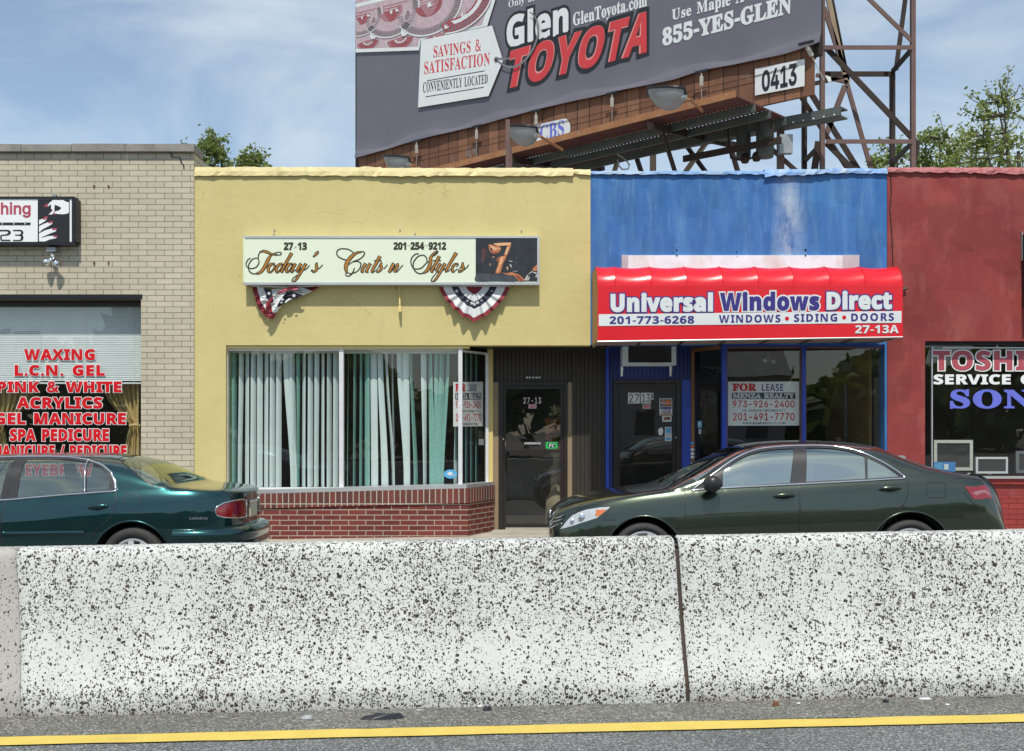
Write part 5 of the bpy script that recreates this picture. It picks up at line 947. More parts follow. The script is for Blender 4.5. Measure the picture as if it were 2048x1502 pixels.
thin=[q1((185,462,14),(120,510,20),(82,590,20),(100,660,16),(150,695,18),(210,705,20),(300,680,22),(365,600,22),(375,530,18),(340,475,14),(290,468,16),(210,510,22),(150,600,22),(135,700,22),(170,780,22),(230,820,20),(310,825,20),(380,815,22)),
 q1((360,480,16),(362,410,20),(390,345,20),(430,310,24),(500,300,20)),
 q1((720,355,10),(790,335,12),(860,338,18),(885,360,18),(860,392,18),(790,400,14),(720,395,12)),
 q1((1245,850,12),(1160,920,18),(1125,980,18),(1140,1002,14),(1190,990,14)), q1((1410,745,16),(1480,690,18),(1522,632,18)), q1((1560,770,22),(1580,735,20),(1605,760,14)), q1((1690,735,14),(1760,690,18),(1822,620,18)),
 q2((590,430,22),(480,345,24),(370,310,24),(250,305,24),(150,340,26),(115,420,28),(150,510,26),(250,575,26),(370,615,24)),
 q2((790,385,20),(860,395,24),(870,450,28),(810,540,26),(690,610,24),(560,655,26)), q2((450,735,16),(560,665,18),(680,650,22),(760,690,26),(770,780,26),(700,900,22),(600,960,22),(480,985,20),(400,950,20)),
 q2((390,960,16),(362,980,20),(370,1035,22),(430,1055,22),(500,1020,26),(560,940,26),(598,830,24)), q2((1135,632,26),(1340,632,28)), q2((880,930,18),(1010,830,14)),q2((1140,930,18),(1230,850,16),(1300,720,18),(1340,690,14)),q2((1400,860,20),(1500,742,22)),q2((1620,930,8),(1720,760,14)),q2((1740,950,24),(1820,870,24),(1920,752,22)),
 q3((440,445,26),(360,450,26),(270,530,28),(230,640,28),(250,760,22),(310,840,20),(400,860,24),(520,830,26),(610,740,28),(700,650,24)), q3((660,660,18),(665,580,24),(610,500,24),(530,480,22),(420,520,28),(320,640,28),(290,760,26),(320,880,26),(400,960,26),(480,985,26),(560,975,26)),
 q3((850,510,14),(930,440,26),(970,380,22),(930,365,16)), q3((835,632,26),(1045,632,28)), q3((940,950,14),(830,1080,24),(785,1180,24),(810,1212,20),(860,1190,20)),q3((1090,900,22),(1180,840,18)),q3((1240,930,22),(1340,840,16)),q3((1400,930,24),(1500,860,20)),q3((1470,800,20),(1520,760,18),(1520,720,16),(1480,710,14)),q3((1520,900,20),(1600,790,18),(1640,690,16)),q3((1690,880,22),(1760,810,22),(1810,742,20)),q3((800,940,18),(900,850,16)), q1((745,760,16),(740,660,20),(720,610,14)), q1((890,790,14),(960,730,12)),q1((1010,790,20),(1060,740,14)),q1((1130,790,20),(1210,730,14))]
thick=[q1((400,330,12),(470,310,34),(560,330,46),(640,370,34),(720,385,26),(790,392,16)), q1((650,400,22),(590,490,60),(545,590,66),(490,690,60),(420,780,50),(330,820,30)),
 q1((725,600,26),(650,610,44),(590,690,50),(595,770,44),(650,785,20),(720,700,26),(735,630,30)), q1((900,600,30),(830,620,44),(770,700,46),(775,780,40),(830,770,20),(930,620,20)), q1((1115,360,56),(1020,520,50),(930,680,48),(890,770,38),(920,785,18)), q1((1130,600,24),(1060,610,44),(1000,700,46),(1005,780,38),(1060,760,20),(1150,620,20)),q1((1200,600,52),(1150,690,46),(1110,770,36),(1150,785,16)),
 q1((1330,600,54),(1280,680,50),(1235,760,36),(1280,770,16),(1340,700,20)),q1((1440,600,54),(1370,720,50),(1290,850,46),(1210,970,34),(1160,1005,16)), q1((1690,330,70),(1695,350,56),(1640,415,22),(1615,430,16)), q1((1690,580,26),(1680,640,50),(1690,700,54),(1660,760,36),(1600,785,24)),
 q2((780,395,16),(660,420,44),(520,520,76),(410,660,90),(365,800,84),(375,900,56),(400,960,26)), q2((900,715,70),(840,820,64),(800,920,52),(840,945,18)),q2((1030,715,70),(970,820,62),(925,920,50),(970,945,18)),q2((1290,520,76),(1200,690,64),(1110,850,60),(1075,930,44),(1120,945,16)),q2((1335,690,26),(1320,760,60),(1335,830,60),(1290,910,44),(1210,940,30)),q2((1670,715,74),(1610,820,66),(1550,945,64)),q2((1775,715,40),(1775,780,64),(1710,880,60),(1700,940,34)),
 q3((940,375,26),(830,460,44),(770,560,66),(765,680,76),(730,800,80),(670,900,66),(580,965,34)), q3((1000,520,72),(920,680,62),(830,840,58),(790,920,46),(830,940,18)),q3((1030,715,66),(970,820,58),(930,910,44),(970,930,18)),q3((1160,715,66),(1080,850,60),(1000,1000,52),(900,1150,40),(830,1210,18)),q3((1465,425,80),(1370,580,64),(1270,750,60),(1195,900,50),(1200,940,26)),q3((1500,715,24),(1420,740,46),(1360,830,54),(1365,920,44),(1410,940,18)),q3((1650,690,26),(1640,760,60),(1660,830,60),(1610,910,44),(1530,935,28))]
mb=MB()
for s in thick: stroke(mb,s,fm,.003,0,grow=1.15)
for s in thin: stroke(mb,s,fm,.0036,0,grow=.28)
for s in thick: stroke(mb,[(x,y,max(.3,w-1.2)) for x,y,w in s],fm,.0065,1)
part('script_lettering',mb,[M['dark_print'],M['gold']],N2)
def w3(x,y): return (940+x/13.653,465+y/13.653)
mb=MB(); P=lambda L_,d,m: pp(mb,[w3(*q) for q in spline(L_,4,True)],fm,d,m)
pp(mb,[w3(*q) for q in ((155,142),(1838,142),(1838,1338),(155,1338))],fm,.003,0)
P([(300,1110),(700,1130),(1150,1180),(1280,1338),(700,1336),(170,1336),(170,1150)],.0045,5)
for k in range(9): x=320+k*18; mb and pp(mb,[w3(*q) for q in ((x,430+(k%3)*25),(x+9,420+(k%2)*20),(x+14-(k*3),760+(k%4)*22),(x-4,790))],fm,.005,4 if k%2 else 3)
P([(510,340),(560,325),(660,360),(760,350),(840,410),(830,480),(760,560),(680,590),(590,570),(530,490)],.005,1)
P([(560,350),(620,370),(690,410),(740,430),(700,480),(620,470)],.007,2); P([(550,420),(610,440),(620,490),(580,480)],.009,3); P([(730,410),(790,430),(830,420),(780,470)],.009,2); P([(540,500),(640,540),(760,520),(690,590),(590,575)],.009,4)
P([(640,305),(850,280),(1100,275),(1115,300),(1080,340),(900,360),(740,350)],.008,2); P([(1040,290),(1115,280),(1110,380),(1040,560),(990,640),(930,600),(980,480),(1020,370)],.0075,1); P([(1010,400),(1060,380),(1030,520),(980,600),(950,580)],.0095,2)
P([(790,690),(900,640),(985,650),(970,720),(900,850),(860,1000),(810,1110),(700,1110),(720,1010),(770,860)],.008,1); P([(850,690),(910,670),(880,800),(800,960),(760,1070),(740,1050),(790,900)],.010,2); P([(740,690),(775,700),(745,800),(720,770)],.010,4)
P([(850,1095),(1000,1110),(1120,1085),(1230,1110),(1350,1160),(1490,1300),(1440,1315),(1350,1335),(1250,1230),(1180,1170),(1060,1165)],.008,1); P([(1240,1150),(1340,1190),(1440,1300),(1370,1320),(1290,1240)],.010,4)
P([(1700,1020),(1800,900),(1838,880),(1838,1030),(1770,1050)],.008,1)
for a in (((1050,760),(1180,790),(1100,800)),((1080,850),(1140,900),(1130,970),(1090,900)),((980,960),(1050,930),(1020,1000)),((1000,1050),(1040,990),(1060,1000)),((1225,810),(1290,800),(1265,910)),((1480,1300),(1560,1150),(1600,1180),(1540,1310)),((1590,1130),(1690,1050),(1720,1070),(1600,1140)),((1680,1075),(1800,1080),(1838,1140),(1790,1130)),((1780,1240),(1810,1150),(1838,1150),(1838,1200)),((1550,1300),(1620,1200),(1640,1220),(1590,1320)),((1170,1065),(1290,1045),(1300,1055),(1180,1075)),((600,685),(660,640),(660,670),(620,690)),((540,850),(560,840),(560,900),(540,905))): pp(mb,[w3(*q) for q in a],fm,.010,6 if a[0][0]>=1000 and a[0][0]!=1225 else (5 if a[0][0]==1225 else 2))
part('picture',mb,[M['photo_dark'],M['skin'],M['skin_hi'],M['photo_dark'],M['skin_lo'],M['photo_grey'],M['strap']],N2)
for px,py in ((549,460),(800,460),(1043,462),(548,468),(830,468)): 
    b_=MB(); b_.lathe([(0,-.012),(.010,-.012),(.012,.015)],at(px,py,YF-.004),8,axis='y'); part('fixing_bolt',b_,M['galv'],N2)
for px in (787,1030): b_=MB(); bx(b_,px-3.5,px+3.5,570,580,YF-.03,YF-.003,Y=YF); part('bracket',b_,M['trim_yellow'],N2)
pb=MB(); pb.tube([at(799,571,YF-.06),at(799.5,612,YF-.06)],.012,8); pb.tube([at(799.5,610,YF-.06),at(799.6,614,YF-.07),at(800,624,YF-.11)],[.022,.024,.014],10); solo('conduit_stub',pb,M['trim_yellow'],'thin yellow pipe hanging below the middle of the cream sign','pipe',smooth=True)

# patriotic buntings
BUNT=[M['flag_red'],M['flag_white'],M['flag_blue'],M['flag_pink']]
def star(mb,c,r,rot=0,m=1):
    pts=[]
    for k in range(10): q=r if k%2==0 else r*.42; t=math.pi*k/5+rot; pts.append((c[0]+q*math.sin(t),c[1],c[2]+q*math.cos(t)))
    mb.add([tuple(c)]+pts,[(0,1+k,1+(k+1)%10) for k in range(10)],m)
def flat_bunting():
    cx_,top=948.5,572.0; Yb=YF-.06; n=136; rr=np.linspace(0,1,26); G=[]
    th=thing('bunting','red white and navy half round bunting spread flat below the model picture','bunting',(ax(cx_),YF-.08,az(572)),'patriotic buntings under the cream sign')
    for i in range(n+1):
        a=math.pi*i/n; pl=math.sin(i/n*math.pi*17); row=[]
        for q in rr:
            rs=1/(abs(math.cos(a))**1.4+abs(math.sin(a))**1.4)**(1/1.4); x=-71*rs*math.cos(a)*q; y=70*rs*math.sin(a)*q; x+=-1.2*pl*math.sin(a)*q*q
            y+=1.8*pl*q*q*math.sin(a)
            row.append(at(cx_+x,top+y,Yb-(.012+.05*q*math.sin(a)+.028*q*pl*(.25+.75*math.sin(a)))))
        G.append(row)
    mb=MB()
    for i in range(n):
        for k in range(25):
            q=(rr[k]+rr[k+1])/2; c=0 if q<.23 else 1 if q<.43 else 2 if q<.64 else 1 if q<.88 else 0; mb.quad(G[i][k],G[i+1][k],G[i+1][k+1],G[i][k+1],c)
    part('cloth',mb,BUNT,th,smooth=True,weld=True); st=MB()
    for i,k in ((13,14),(50,13),(62,13.5),(69,13.5),(76,13.5),(88,13),(123,14)): c=Vector(G[i][int(k)]); star(st,(c.x,c.y-.02,c.z),.032 if i in(13,62,69,76) else .016,i*.02,1)
    part('star',st,BUNT,th); rd=MB(); rd.box(ax(878,Yb),ax(1020,Yb),Yb-.015,Yb,az(573.5,Yb),az(570.5,Yb)); part('header_tape',rd,M['flag_white'],th)
def folded_bunting():
    th=thing('bunting','crumpled bunting folded over by the wind below the left end of the cream sign','bunting',at(571,572,YF-.08),'patriotic buntings under the cream sign')
    z=lambda x,y:(480+x/9.309,560+y/9.309); mb=MB(); st=MB()
    def P(pts,d,m,w=.02):                            # each stripe rippled in depth along its length
        pl=[z(*p) for p in pts]; x0,y0=np.array(pl).mean(0); V=[Vector((x,y,0)) for x,y in pl]
        for t in tessellate_polygon([V]):
            tri=[V[i] for i in t]; c=(tri[0]+tri[1]+tri[2])/3
            q=lambda p: at(p.x,p.y,YF-.05-d-w*math.sin(p.x*.35+p.y*.22))
            for a,b in ((0,1),(1,2),(2,0)): mb.add([q(tri[a]),q((tri[a]+tri[b])/2),q(c)],[(0,1,2)],m); mb.add([q((tri[a]+tri[b])/2),q(tri[b]),q(c)],[(0,1,2)],m)
    P([(215,105),(310,118),(330,190),(350,260),(370,330),(390,400),(430,470),(470,540),(490,620),(560,640),(650,648),(635,690),(620,725),(520,715),(440,640),(370,560),(310,440),(285,350),(260,260),(235,170)],.02,0)
    P([(310,118),(445,142),(465,220),(490,300),(530,390),(480,420),(480,540),(430,470),(390,400),(370,330),(345,250),(330,185)],.035,1)
    P([(445,142),(585,175),(590,240),(602,300),(530,385),(490,295),(465,220)],.045,2)
    P([(585,172),(700,165),(830,155),(740,205),(690,275),(610,295),(592,240)],.035,1)
    P([(900,190),(1040,182),(1110,140),(1190,148),(1340,205),(1270,245),(1180,290),(1060,250),(960,215),(850,235)],.03,1)
    P([(1110,140),(1300,122),(1480,105),(1480,130),(1420,165),(1340,205),(1260,175),(1190,148)],.025,0)
    P([(850,228),(960,213),(1060,250),(1180,290),(1110,320),(1050,345),(960,358),(880,370),(830,420),(780,460),(730,505),(690,525),(700,450),(730,390),(790,300)],.055,2)
    P([(610,298),(700,270),(790,228),(855,215),(850,250),(800,300),(735,400),(700,460),(690,480),(735,520),(700,590),(655,660),(625,640),(600,600),(585,500),(572,420),(620,410)],.065,1)
    P([(530,382),(570,340),(612,298),(622,410),(572,420),(585,500),(605,602),(550,600),(495,602),(480,520),(480,420)],.08,0)
    P([(690,275),(720,212),(760,195),(830,160),(900,130),(980,122),(1050,123),(1115,140),(1040,185),(960,190),(890,195),(800,230),(735,262)],.09,3)
    P([(470,600),(560,590),(650,612),(690,600),(620,725),(520,715),(450,650)],.075,0)
    P([(835,400),(900,340),(1000,350),(900,385),(845,430)],.06,1)
    part('cloth',mb,BUNT,th,smooth=False)
    for x,y,r,ro in ((1005,290,.034,.1),(540,250,.03,.6),(790,360,.028,.3),(770,420,.02,.9)): p=at(*z(x,y),YF-.155); star(st,p,r,ro,1)
    part('star',st,BUNT,th); rd=MB(); a,b=at(503,571.5,YF-.08),at(639,571.5,YF-.08); rd.tube([a,(a[0]+.5,a[1],a[2]-.02),b],.012,6); part('header_tape',rd,M['flag_white'],th)
flat_bunting(); folded_bunting()

# ------------------------------------------------------------------ blue building
B3=thing('blue_building','faded blue stucco shop building with a red awning and dark storefront','building',((X_YB+X_BR)/2,YF,.1))
zBH=az(688.5)
mb=MB(); mb.wall(X_YB+.002,X_BR,zBH,az(345.5),YF+.005,YF+.255); mb.wall(ax(1770),X_BR,-1,zBH,YF+.005,YF+.255); part('wall',mb,M['blue'],B3)
mb=MB(); flash(mb,1181,1540,342,349.5,YF-.01,5); flash(mb,1528,1660,lambda p:339,lambda p:354-(p-1528)*.04,YF-.03,6,1.6); flash(mb,1655,1774,337,348,YF-.014,7); part('flashing',mb,M['flash_blue'],B3)
mb=MB(); mb.wall(ax(1243),ax(1717),az(560),az(511),YF-.028,YF+.004); part('backing_board',mb,M['white_old'],B3)
for a,b in ((1243,1256),(1684,1717.3)): mb=MB(); mb.box(ax(a),ax(b),YF-.034,YF-.0285,az(560),az(510.5)); part('board_end',mb,M['grey_old'],B3)
mb=MB()
for px,py,r_ in ((1353.5,500,.013),(1353.5,511,.012),(1347,495,.007),(1347,505,.007),(1473,504,.010),(1611,500,.018),(1611,511,.012),(1584,494,.006),(1474,513,.006)): mb.lathe([(0,-.003),(r_,-.003),(r_,.002)],at(px,py,YF-.03 if py>509 else YF+.004),10,axis='y')
part('bolt_hole',mb,M['black'],B3)
mb=MB(); mb.box(X_YB+.2,X_BR,YF+.26,YF+13,az(372),az(362)); part('roof',mb,M['roofing'],B3)
mb=MB(); mb.box(X_YB+.02,X_YB+.18,YF+.9,YF+13,-1,az(372)); mb.box(X_YB+.18,X_BR,YF+12.8,YF+13,-1,az(372)); part('rear_wall',mb,M['blue'],B3)
YDB=YF+RD; zb0=gz(2)+.16
mb=MB(); x0,x1=ax(1211,YDB),ax(1384,YDB); zt2=az(760,YDB); d0,d1=ax(1226,YDB),ax(1362,YDB)
grooved(mb,x0,x1,zt2,zBH,YDB); grooved(mb,x0,d0,-.3,zt2,YDB); grooved(mb,d1,x1,-.3,zt2,YDB); part('recess_wall',mb,M['siding_blue'],B3)
mb=MB(); mb.box(ax(1211,YDB)-.004,ax(1217,YDB),YDB-.09,YDB-.006,-.3,zBH); mb.box(ax(1362,YDB)+.01,ax(1381,YDB),YDB-.03,YDB-.004,-.3,zt2); part('post',mb,M['trim_blue'],B3)
gy2=YF+.10; xg0,xg1=ax(1449,gy2),ax(1772,gy2); zl=gz(3)+.72
mb=MB()
mb.box(ax(1443,gy2),ax(1452.5,gy2),gy2-.05,gy2+.05,zb0,zBH-.006); mb.box(ax(1602,gy2),ax(1610,gy2),gy2-.05,gy2+.04,zl,zBH-.03); mb.box(ax(1769,gy2),ax(1776,gy2),gy2-.055,gy2+.05,zb0,zBH-.006); mb.box(ax(1452.5,gy2),ax(1769,gy2),gy2-.055,gy2+.045,zBH-.032,zBH-.004); mb.box(ax(1452.5,gy2),ax(1769,gy2),gy2-.05,gy2+.05,zl-.07,zl)
wf3=part('window',mb,M['trim_blue'],B3)
mb=MB()
for a,b in ((1454,1600.5),(1611,1767)):
    X0,X1=ax(a,gy2),ax(b,gy2); Zt=zBH-.034
    mb.box(X0-.012,X0+.006,gy2-.02,gy2+.015,zl,Zt); mb.box(X1-.006,X1+.012,gy2-.02,gy2+.015,zl,Zt); mb.box(X0+.006,X1-.006,gy2-.02,gy2+.015,Zt-.02,Zt)
part('bead',mb,M['trim_brown'],wf3)
mb=MB()
for a,b in ((1452.5,1602),(1610,1769)): mb.quad((ax(a,gy2),gy2,zl),(ax(b,gy2),gy2,zl),(ax(b,gy2),gy2,zBH-.03),(ax(a,gy2),gy2,zBH-.03))
part('pane',mb,M['glass'],wf3)
mb=MB(); mb.box(ax(1452.5,gy2),ax(1769,gy2),gy2-.03,gy2+.05,-.4,zl-.071); part('stall_riser',mb,M['siding_blue'],B3)
# angled return glass from the door bay to the window post
r0=Vector((ax(1385,YDB),YDB-.02,0)); r1=Vector((ax(1443.5,gy2+.05),gy2+.05,0)); dv=(r1-r0).normalized()
mb=MB(); mb.beam((r0.x,r0.y,zb0),(r0.x,r0.y,zBH-.03),.05,.05); mb.beam(r0+Vector((0,0,zBH-.03)),r1+Vector((0,0,zBH-.03)),.05,.05); mb.beam(r0+Vector((0,0,zb0+.4)),r1+Vector((0,0,zb0+.4)),.05,.05); wf4=part('side_window',mb,M['trim_brown'],B3)
mb=MB(); mb.quad((r0.x,r0.y,zb0+.4),(r1.x,r1.y,zb0+.4),(r1.x,r1.y,zBH-.04),(r0.x,r0.y,zBH-.04)); part('pane',mb,M['glass'],wf4)
mb=MB(); 
def onret(px,py,d):
    k=(px-CX)/F; t=(k*r0.y-r0.x)/((r1.x-r0.x)-k*(r1.y-r0.y)); p=r0+(r1-r0)*t; Y=p.y; return (p.x+dv.y*d,Y-dv.x*d,az(py,Y))
pp(mb,[(1395.5,842),(1404.5,841.6),(1404.5,855.5),(1395.5,856)],onret,.004,0); pp(mb,[(1397.5,844.5),(1402.5,844.5),(1402.5,850),(1400,854),(1397.5,850)],onret,.007,1); pp(mb,[(1397.5,857.5),(1403,857.5),(1403,868),(1397.5,868)],onret,.004,2); part('sticker',mb,[M['sky_print'],M['paper'],M['grey_old']],wf4)
mb=MB()
for k,(yy,m_) in enumerate(((886,0),(892.5,1),(899,2),(907,2),(914,2),(921,3),(928,2))): bx(mb,1381.5,1387.5,yy-2.4,yy+2.6,YDB-.052,YDB-.048,m_,Y=YDB-.05)
part('sticker',mb,[M['sky_print'],M['lens_amber'],M['paper'],M['trim_brown']],wf4)
mb=MB(); mb.quad((x0,YF+.27,zBH),(ax(1450),YF+.27,zBH),(ax(1450),YDB+.1,zBH),(x0,YDB+.1,zBH)); part('recess_ceiling',mb,M['siding_blue'],B3)
mb=MB(); mb.box(ax(1211,YDB)+.001,ax(1450),YF+.1,YDB+.3,-.3,zb0); part('door_step',mb,M['concrete_walk'],B3)
mb=MB(); dY=YDB+.02
def doorbits(mb,o0,o1,i0,i1,g0,g1,top,gt,Y,zb_):
    mb.box(ax(o0,Y),ax(i0,Y),Y-.03,Y+.07,zb_,az(top,Y)); mb.box(ax(i1,Y),ax(o1,Y),Y-.03,Y+.07,zb_,az(top,Y)); mb.box(ax(i0,Y),ax(i1,Y),Y-.03,Y+.07,az(top+7,Y),az(top,Y))
    mb.box(ax(i0+.5,Y),ax(g0,Y),dY-.02,dY+.02,zb_+.01,az(top+7.5,Y)); mb.box(ax(g1,Y),ax(i1-.5,Y),dY-.02,dY+.02,zb_+.01,az(top+7.5,Y)); mb.box(ax(g0,Y),ax(g1,Y),dY-.02,dY+.02,az(gt,Y),az(top+7.5,Y)); mb.box(ax(g0,Y),ax(g1,Y),dY-.02,dY+.02,zb_+.01,zb_+.2); mb.box(ax(g0,Y),ax(g1,Y),dY-.02,dY+.02,az(904,Y),az(899,Y))
doorbits(mb,1226.5,1361.5,1236,1352,1240,1345,760,778,YDB,zb0); mb.box(ax(1294,YDB),ax(1343,YDB),dY-.06,dY-.021,az(908,YDB),az(898,YDB))
door2=part('door',mb,M['bronze'],B3,label='dark glass door with card stickers and white number tiles')
mb=MB(); mb.quad((ax(1240,YDB),dY,zb0+.2),(ax(1345,YDB),dY,zb0+.2),(ax(1345,YDB),dY,az(778,YDB)),(ax(1240,YDB),dY,az(778,YDB))); part('pane',mb,M['glass_dirty'],door2)
fm=front(dY-.004); mb=MB(); W=lambda p,d,m: pp(mb,p,fm,d,m)
def rc(a,b,c,d): return [(a,c),(b,c),(b,d),(a,d)]
W(rc(1256,1279.5,785.5,807),.002,0); W(rc(1281.5,1301.5,785.5,807),.002,0); W([(1300,786),(1306,785.5),(1307.5,799),(1301.7,799)],.003,0)
text(mb,'27',(1258,1278,788,805),fm,d=.006,m=1,font='S'); text(mb,'13',(1284,1300,788,805),fm,d=.006,m=1,font='S'); text(mb,'A',[(1300.5,787.5),(1306,787),(1306.8,797.5),(1302,798)],fm,d=.006,m=1,bold=.01)
part('number_tile',mb,[M['paper'],M['black']],door2)
mb=MB(); W=lambda p,d,m: pp(mb,p,fm,d,m)
W(rc(1285,1301,809,817.5),.002,0); W(rc(1287,1299,812,814.5),.004,1); part('sticker',mb,[M['note_pale'],M['red_print']],door2)
mb=MB(); W=lambda p,d,m: pp(mb,p,fm,d,m)
W(rc(1319,1344.5,797,830.5),.002,0); W(rc(1320.5,1343,798.5,813),.003,1)
for cxx,m_ in ((1327.5,2),(1336.5,3)): W([(cxx+6.2*math.cos(t),805.7+6.4*math.sin(t)) for t in np.linspace(0,6.28,22,False)],.005 if m_==2 else .006,m_)
W(rc(1320.5,1343,814,818),.003,4); W(rc(1320.5,1343,826.5,829.5),.003,5); text(mb,'VISA',(1323,1341,818.7,826),fm,d=.005,m=4,shear=.25); text(mb,'MasterCard',(1322.5,1341.5,804.2,807.4),fm,d=.010,m=0,font='S')
part('card_sticker',mb,[M['paper'],M['navy_dark'],M['note_mid'],M['lens_amber'],M['navy_print'],M['gold']],door2)
mb=MB(); W=lambda p,d,m: pp(mb,p,fm,d,m)
W([(1324,832),(1343,831.5),(1343,843),(1325,843.5)],.002,0); W([(1327,834.5),(1340,833),(1341,839.5),(1327.5,840.5)],.004,1)
part('card_sticker',mb,[M['paper'],M['trim_brown']],door2)
mb=MB(); W=lambda p,d,m: pp(mb,p,fm,d,m); r_=random.Random(4)
W([(1321.5+5.2*math.cos(t)*r_.uniform(.8,1.1),863+8*math.sin(t)*r_.uniform(.85,1.08)) for t in np.linspace(0,6.28,22,False)],.002,0); part('scraped_sticker',mb,M['paper'],door2)
mb=MB(); W=lambda p,d,m: pp(mb,p,fm,d,m)
W(rc(1330,1343,854,882),.002,0); W(rc(1331.3,1341.7,855.5,866.5),.004,1); W(rc(1331.3,1341.7,875,880.5),.004,1); W(rc(1332,1341,868.5,870),.004,2); W(rc(1332,1340,872,873.3),.004,2); part('card_sticker',mb,[M['paper'],M['sky_print'],M['grey_plastic']],door2)
mb=MB(); mb.lathe([(0,-.03),(.016,-.03),(.018,-.01),(.018,.02)],at(1352.5,875,dY-.02),14,axis='y'); part('lock',mb,M['alu'],door2,smooth=True)
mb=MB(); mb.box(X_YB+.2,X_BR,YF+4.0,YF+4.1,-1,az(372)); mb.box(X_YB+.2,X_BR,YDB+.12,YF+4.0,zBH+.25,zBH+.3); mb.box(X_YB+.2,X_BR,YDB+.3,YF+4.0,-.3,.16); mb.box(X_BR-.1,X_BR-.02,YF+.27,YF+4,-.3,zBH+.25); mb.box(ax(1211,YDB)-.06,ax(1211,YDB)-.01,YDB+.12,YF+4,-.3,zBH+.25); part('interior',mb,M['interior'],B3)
mb=MB(); mb.box(X_BR-.14,X_BR-.101,YF+.35,YF+2.6,.2,zBH-.05)
for k in range(14): mb.box(X_BR-.16,X_BR-.141,YF+.6,YF+.63,.5+k*.13,.53+k*.13)
part('pegboard',mb,pm('tan_board',(.20,.145,.06),.8,.1,3),B3)
# things seen inside the window
mb=MB(); p=at(1708,760,YF+1.6); 
th=thing('wall_cabinet','pale box hanging inside the right blue framed window','cabinet',p); mb.add([at(1700,740,YF+1.2),at(1742,740,YF+1.2),at(1742,693,YF+1.2),at(1722,693,YF+1.2),at(1700,712,YF+1.2),at(1700,740,YF+1.5),at(1742,740,YF+1.5),at(1742,693,YF+1.5),at(1722,693,YF+1.5),at(1700,712,YF+1.5)],[(0,1,2,3,4),(9,8,7,6,5),(0,5,6,1),(1,6,7,2),(2,7,8,3),(3,8,9,4),(4,9,5,0)]); part('case',mb,M['grey_old'],th); mb=MB(); bx(mb,1683,1702,724,742,YF+1.15,YF+1.4,Y=YF+1.2); part('drawer',mb,M['grey_plastic'],th)
mb=MB(); bx(mb,1689,1709,765,885,YF+1.4,YF+1.45,Y=YF+1.4); bx(mb,1695,1703,775,885,YF+1.385,YF+1.395,m=1,Y=YF+1.4); solo('door_frame',mb,[M['grey_plastic'],M['interior_mid']],'grey upright frame standing inside the right blue framed window','frame')
sp=thing('spot_light','small twin spot light hanging above the lease sign in the blue framed window','spot light',at(1540,715,YF+.6))
mb=MB(); mb.tube([at(1538,705,YF+.6),at(1538,718,YF+.6)],.012,8); part('arm',mb,M['grey_plastic'],sp)
for a,b in (((1538,716),(1531,721)),((1538,716),(1547,723))):
    mb=MB(); p,q=Vector(at(*a,YF+.6)),Vector(at(*b,YF+.52)); mb.tube([p,p*.5+q*.5,q],[.015,.03,.036],10); part('lamp_head',mb,M['alu'],sp,smooth=True)
# lease signs
def lease(mapper, L0,R0,T0,B0, label, base, cut=None, k=(0,0,0,0)):
    th=thing('lease_sign',label,'sign',base,'white FOR LEASE signs'); X=lambda u:L0+(R0-L0)*u; Yy=lambda v:T0+(B0-T0)*v
    mb=MB(); a=[mapper(X(0),Yy(0),.0),mapper(X(1),Yy(0)-.5,.0),mapper(X(1)+.0,Yy(1)-.5,.0),mapper(X(0),Yy(1),.0)]; b=[mapper(X(0),Yy(0),.006),mapper(X(1),Yy(0)-.5,.006),mapper(X(1),Yy(1)-.5,.006),mapper(X(0),Yy(1),.006)]
    mb.add(b+a,[(0,1,2,3),(7,6,5,4),(0,4,5,1),(1,5,6,2),(2,6,7,3),(3,7,4,0)]); part('board',mb,M['white'],th)
    mb=MB(); Q=lambda u0,u1,v0,v1:(X(u0),X(u1),Yy(v0),Yy(v1)); D=.008
    for s,u0,u1,v0,v1,m_,bo,fo in (('FOR',.06,.40,.035,.215,0,.03,'R'),('LEASE',.475,.775,.05,.21,1,.0,'B'),('973-926-2400',.065,.935,.425,.585,0,.014,'S'),('OR JOSHUA GREENBLATT',.195,.805,.625,.68,2,.006,'S'),('201-491-7770',.07,.935,.71,.88,0,.014,'S'),('WWW.MENZAREALTY.COM',.20,.805,.915,.965,2,.006,'S')): text(mb,s,Q(u0,u1,v0,v1),mapper,bold=bo,m=m_,d=D,font=fo,space=1.04)
    x0_,x1_,y0_,y1_=Q(.052,.945,.245,.395); mb.poly([mapper(x0_,y0_,D),mapper(x1_,y0_,D),mapper(x1_,y1_,D),mapper(x0_,y1_,D)],2); text(mb,'MENZA REALTY',Q(.065,.932,.258,.382),mapper,bold=.022,m=3,d=D+.004,font='R')
    part('lettering',mb,[M['red_print'],M['navy_print'],M['black'],M['paper']],th)
lease(front(gy2+.03),1456,1598.5,763.5,851.5,'white lease sign with red phone numbers in the blue framed window',at(1527,851,gy2+.03))
def onbay(px,py,d):
    k=(px-CX)/F; t=(k*e0.y-e0.x)/((e1.x-e0.x)-k*(e1.y-e0.y)); p=e0+(e1-e0)*t+nv*.045; Y=p.y; p=p-nv*d; return (p.x,p.y,az(py,Y))
lease(onbay,912,970.5,764,853,'white lease sign partly hidden by the corner mullion of the yellow shop',at(940,853,GY+.3))
mb=MB(); pp(mb,[(960,862),(973,862),(973,884),(960,884)],onbay,.004,0); pp(mb,[(962,878),(972,878),(972,890),(962,890)],onbay,.006,1); part('sticker',mb,[M['black'],M['grey_old']],wf2)

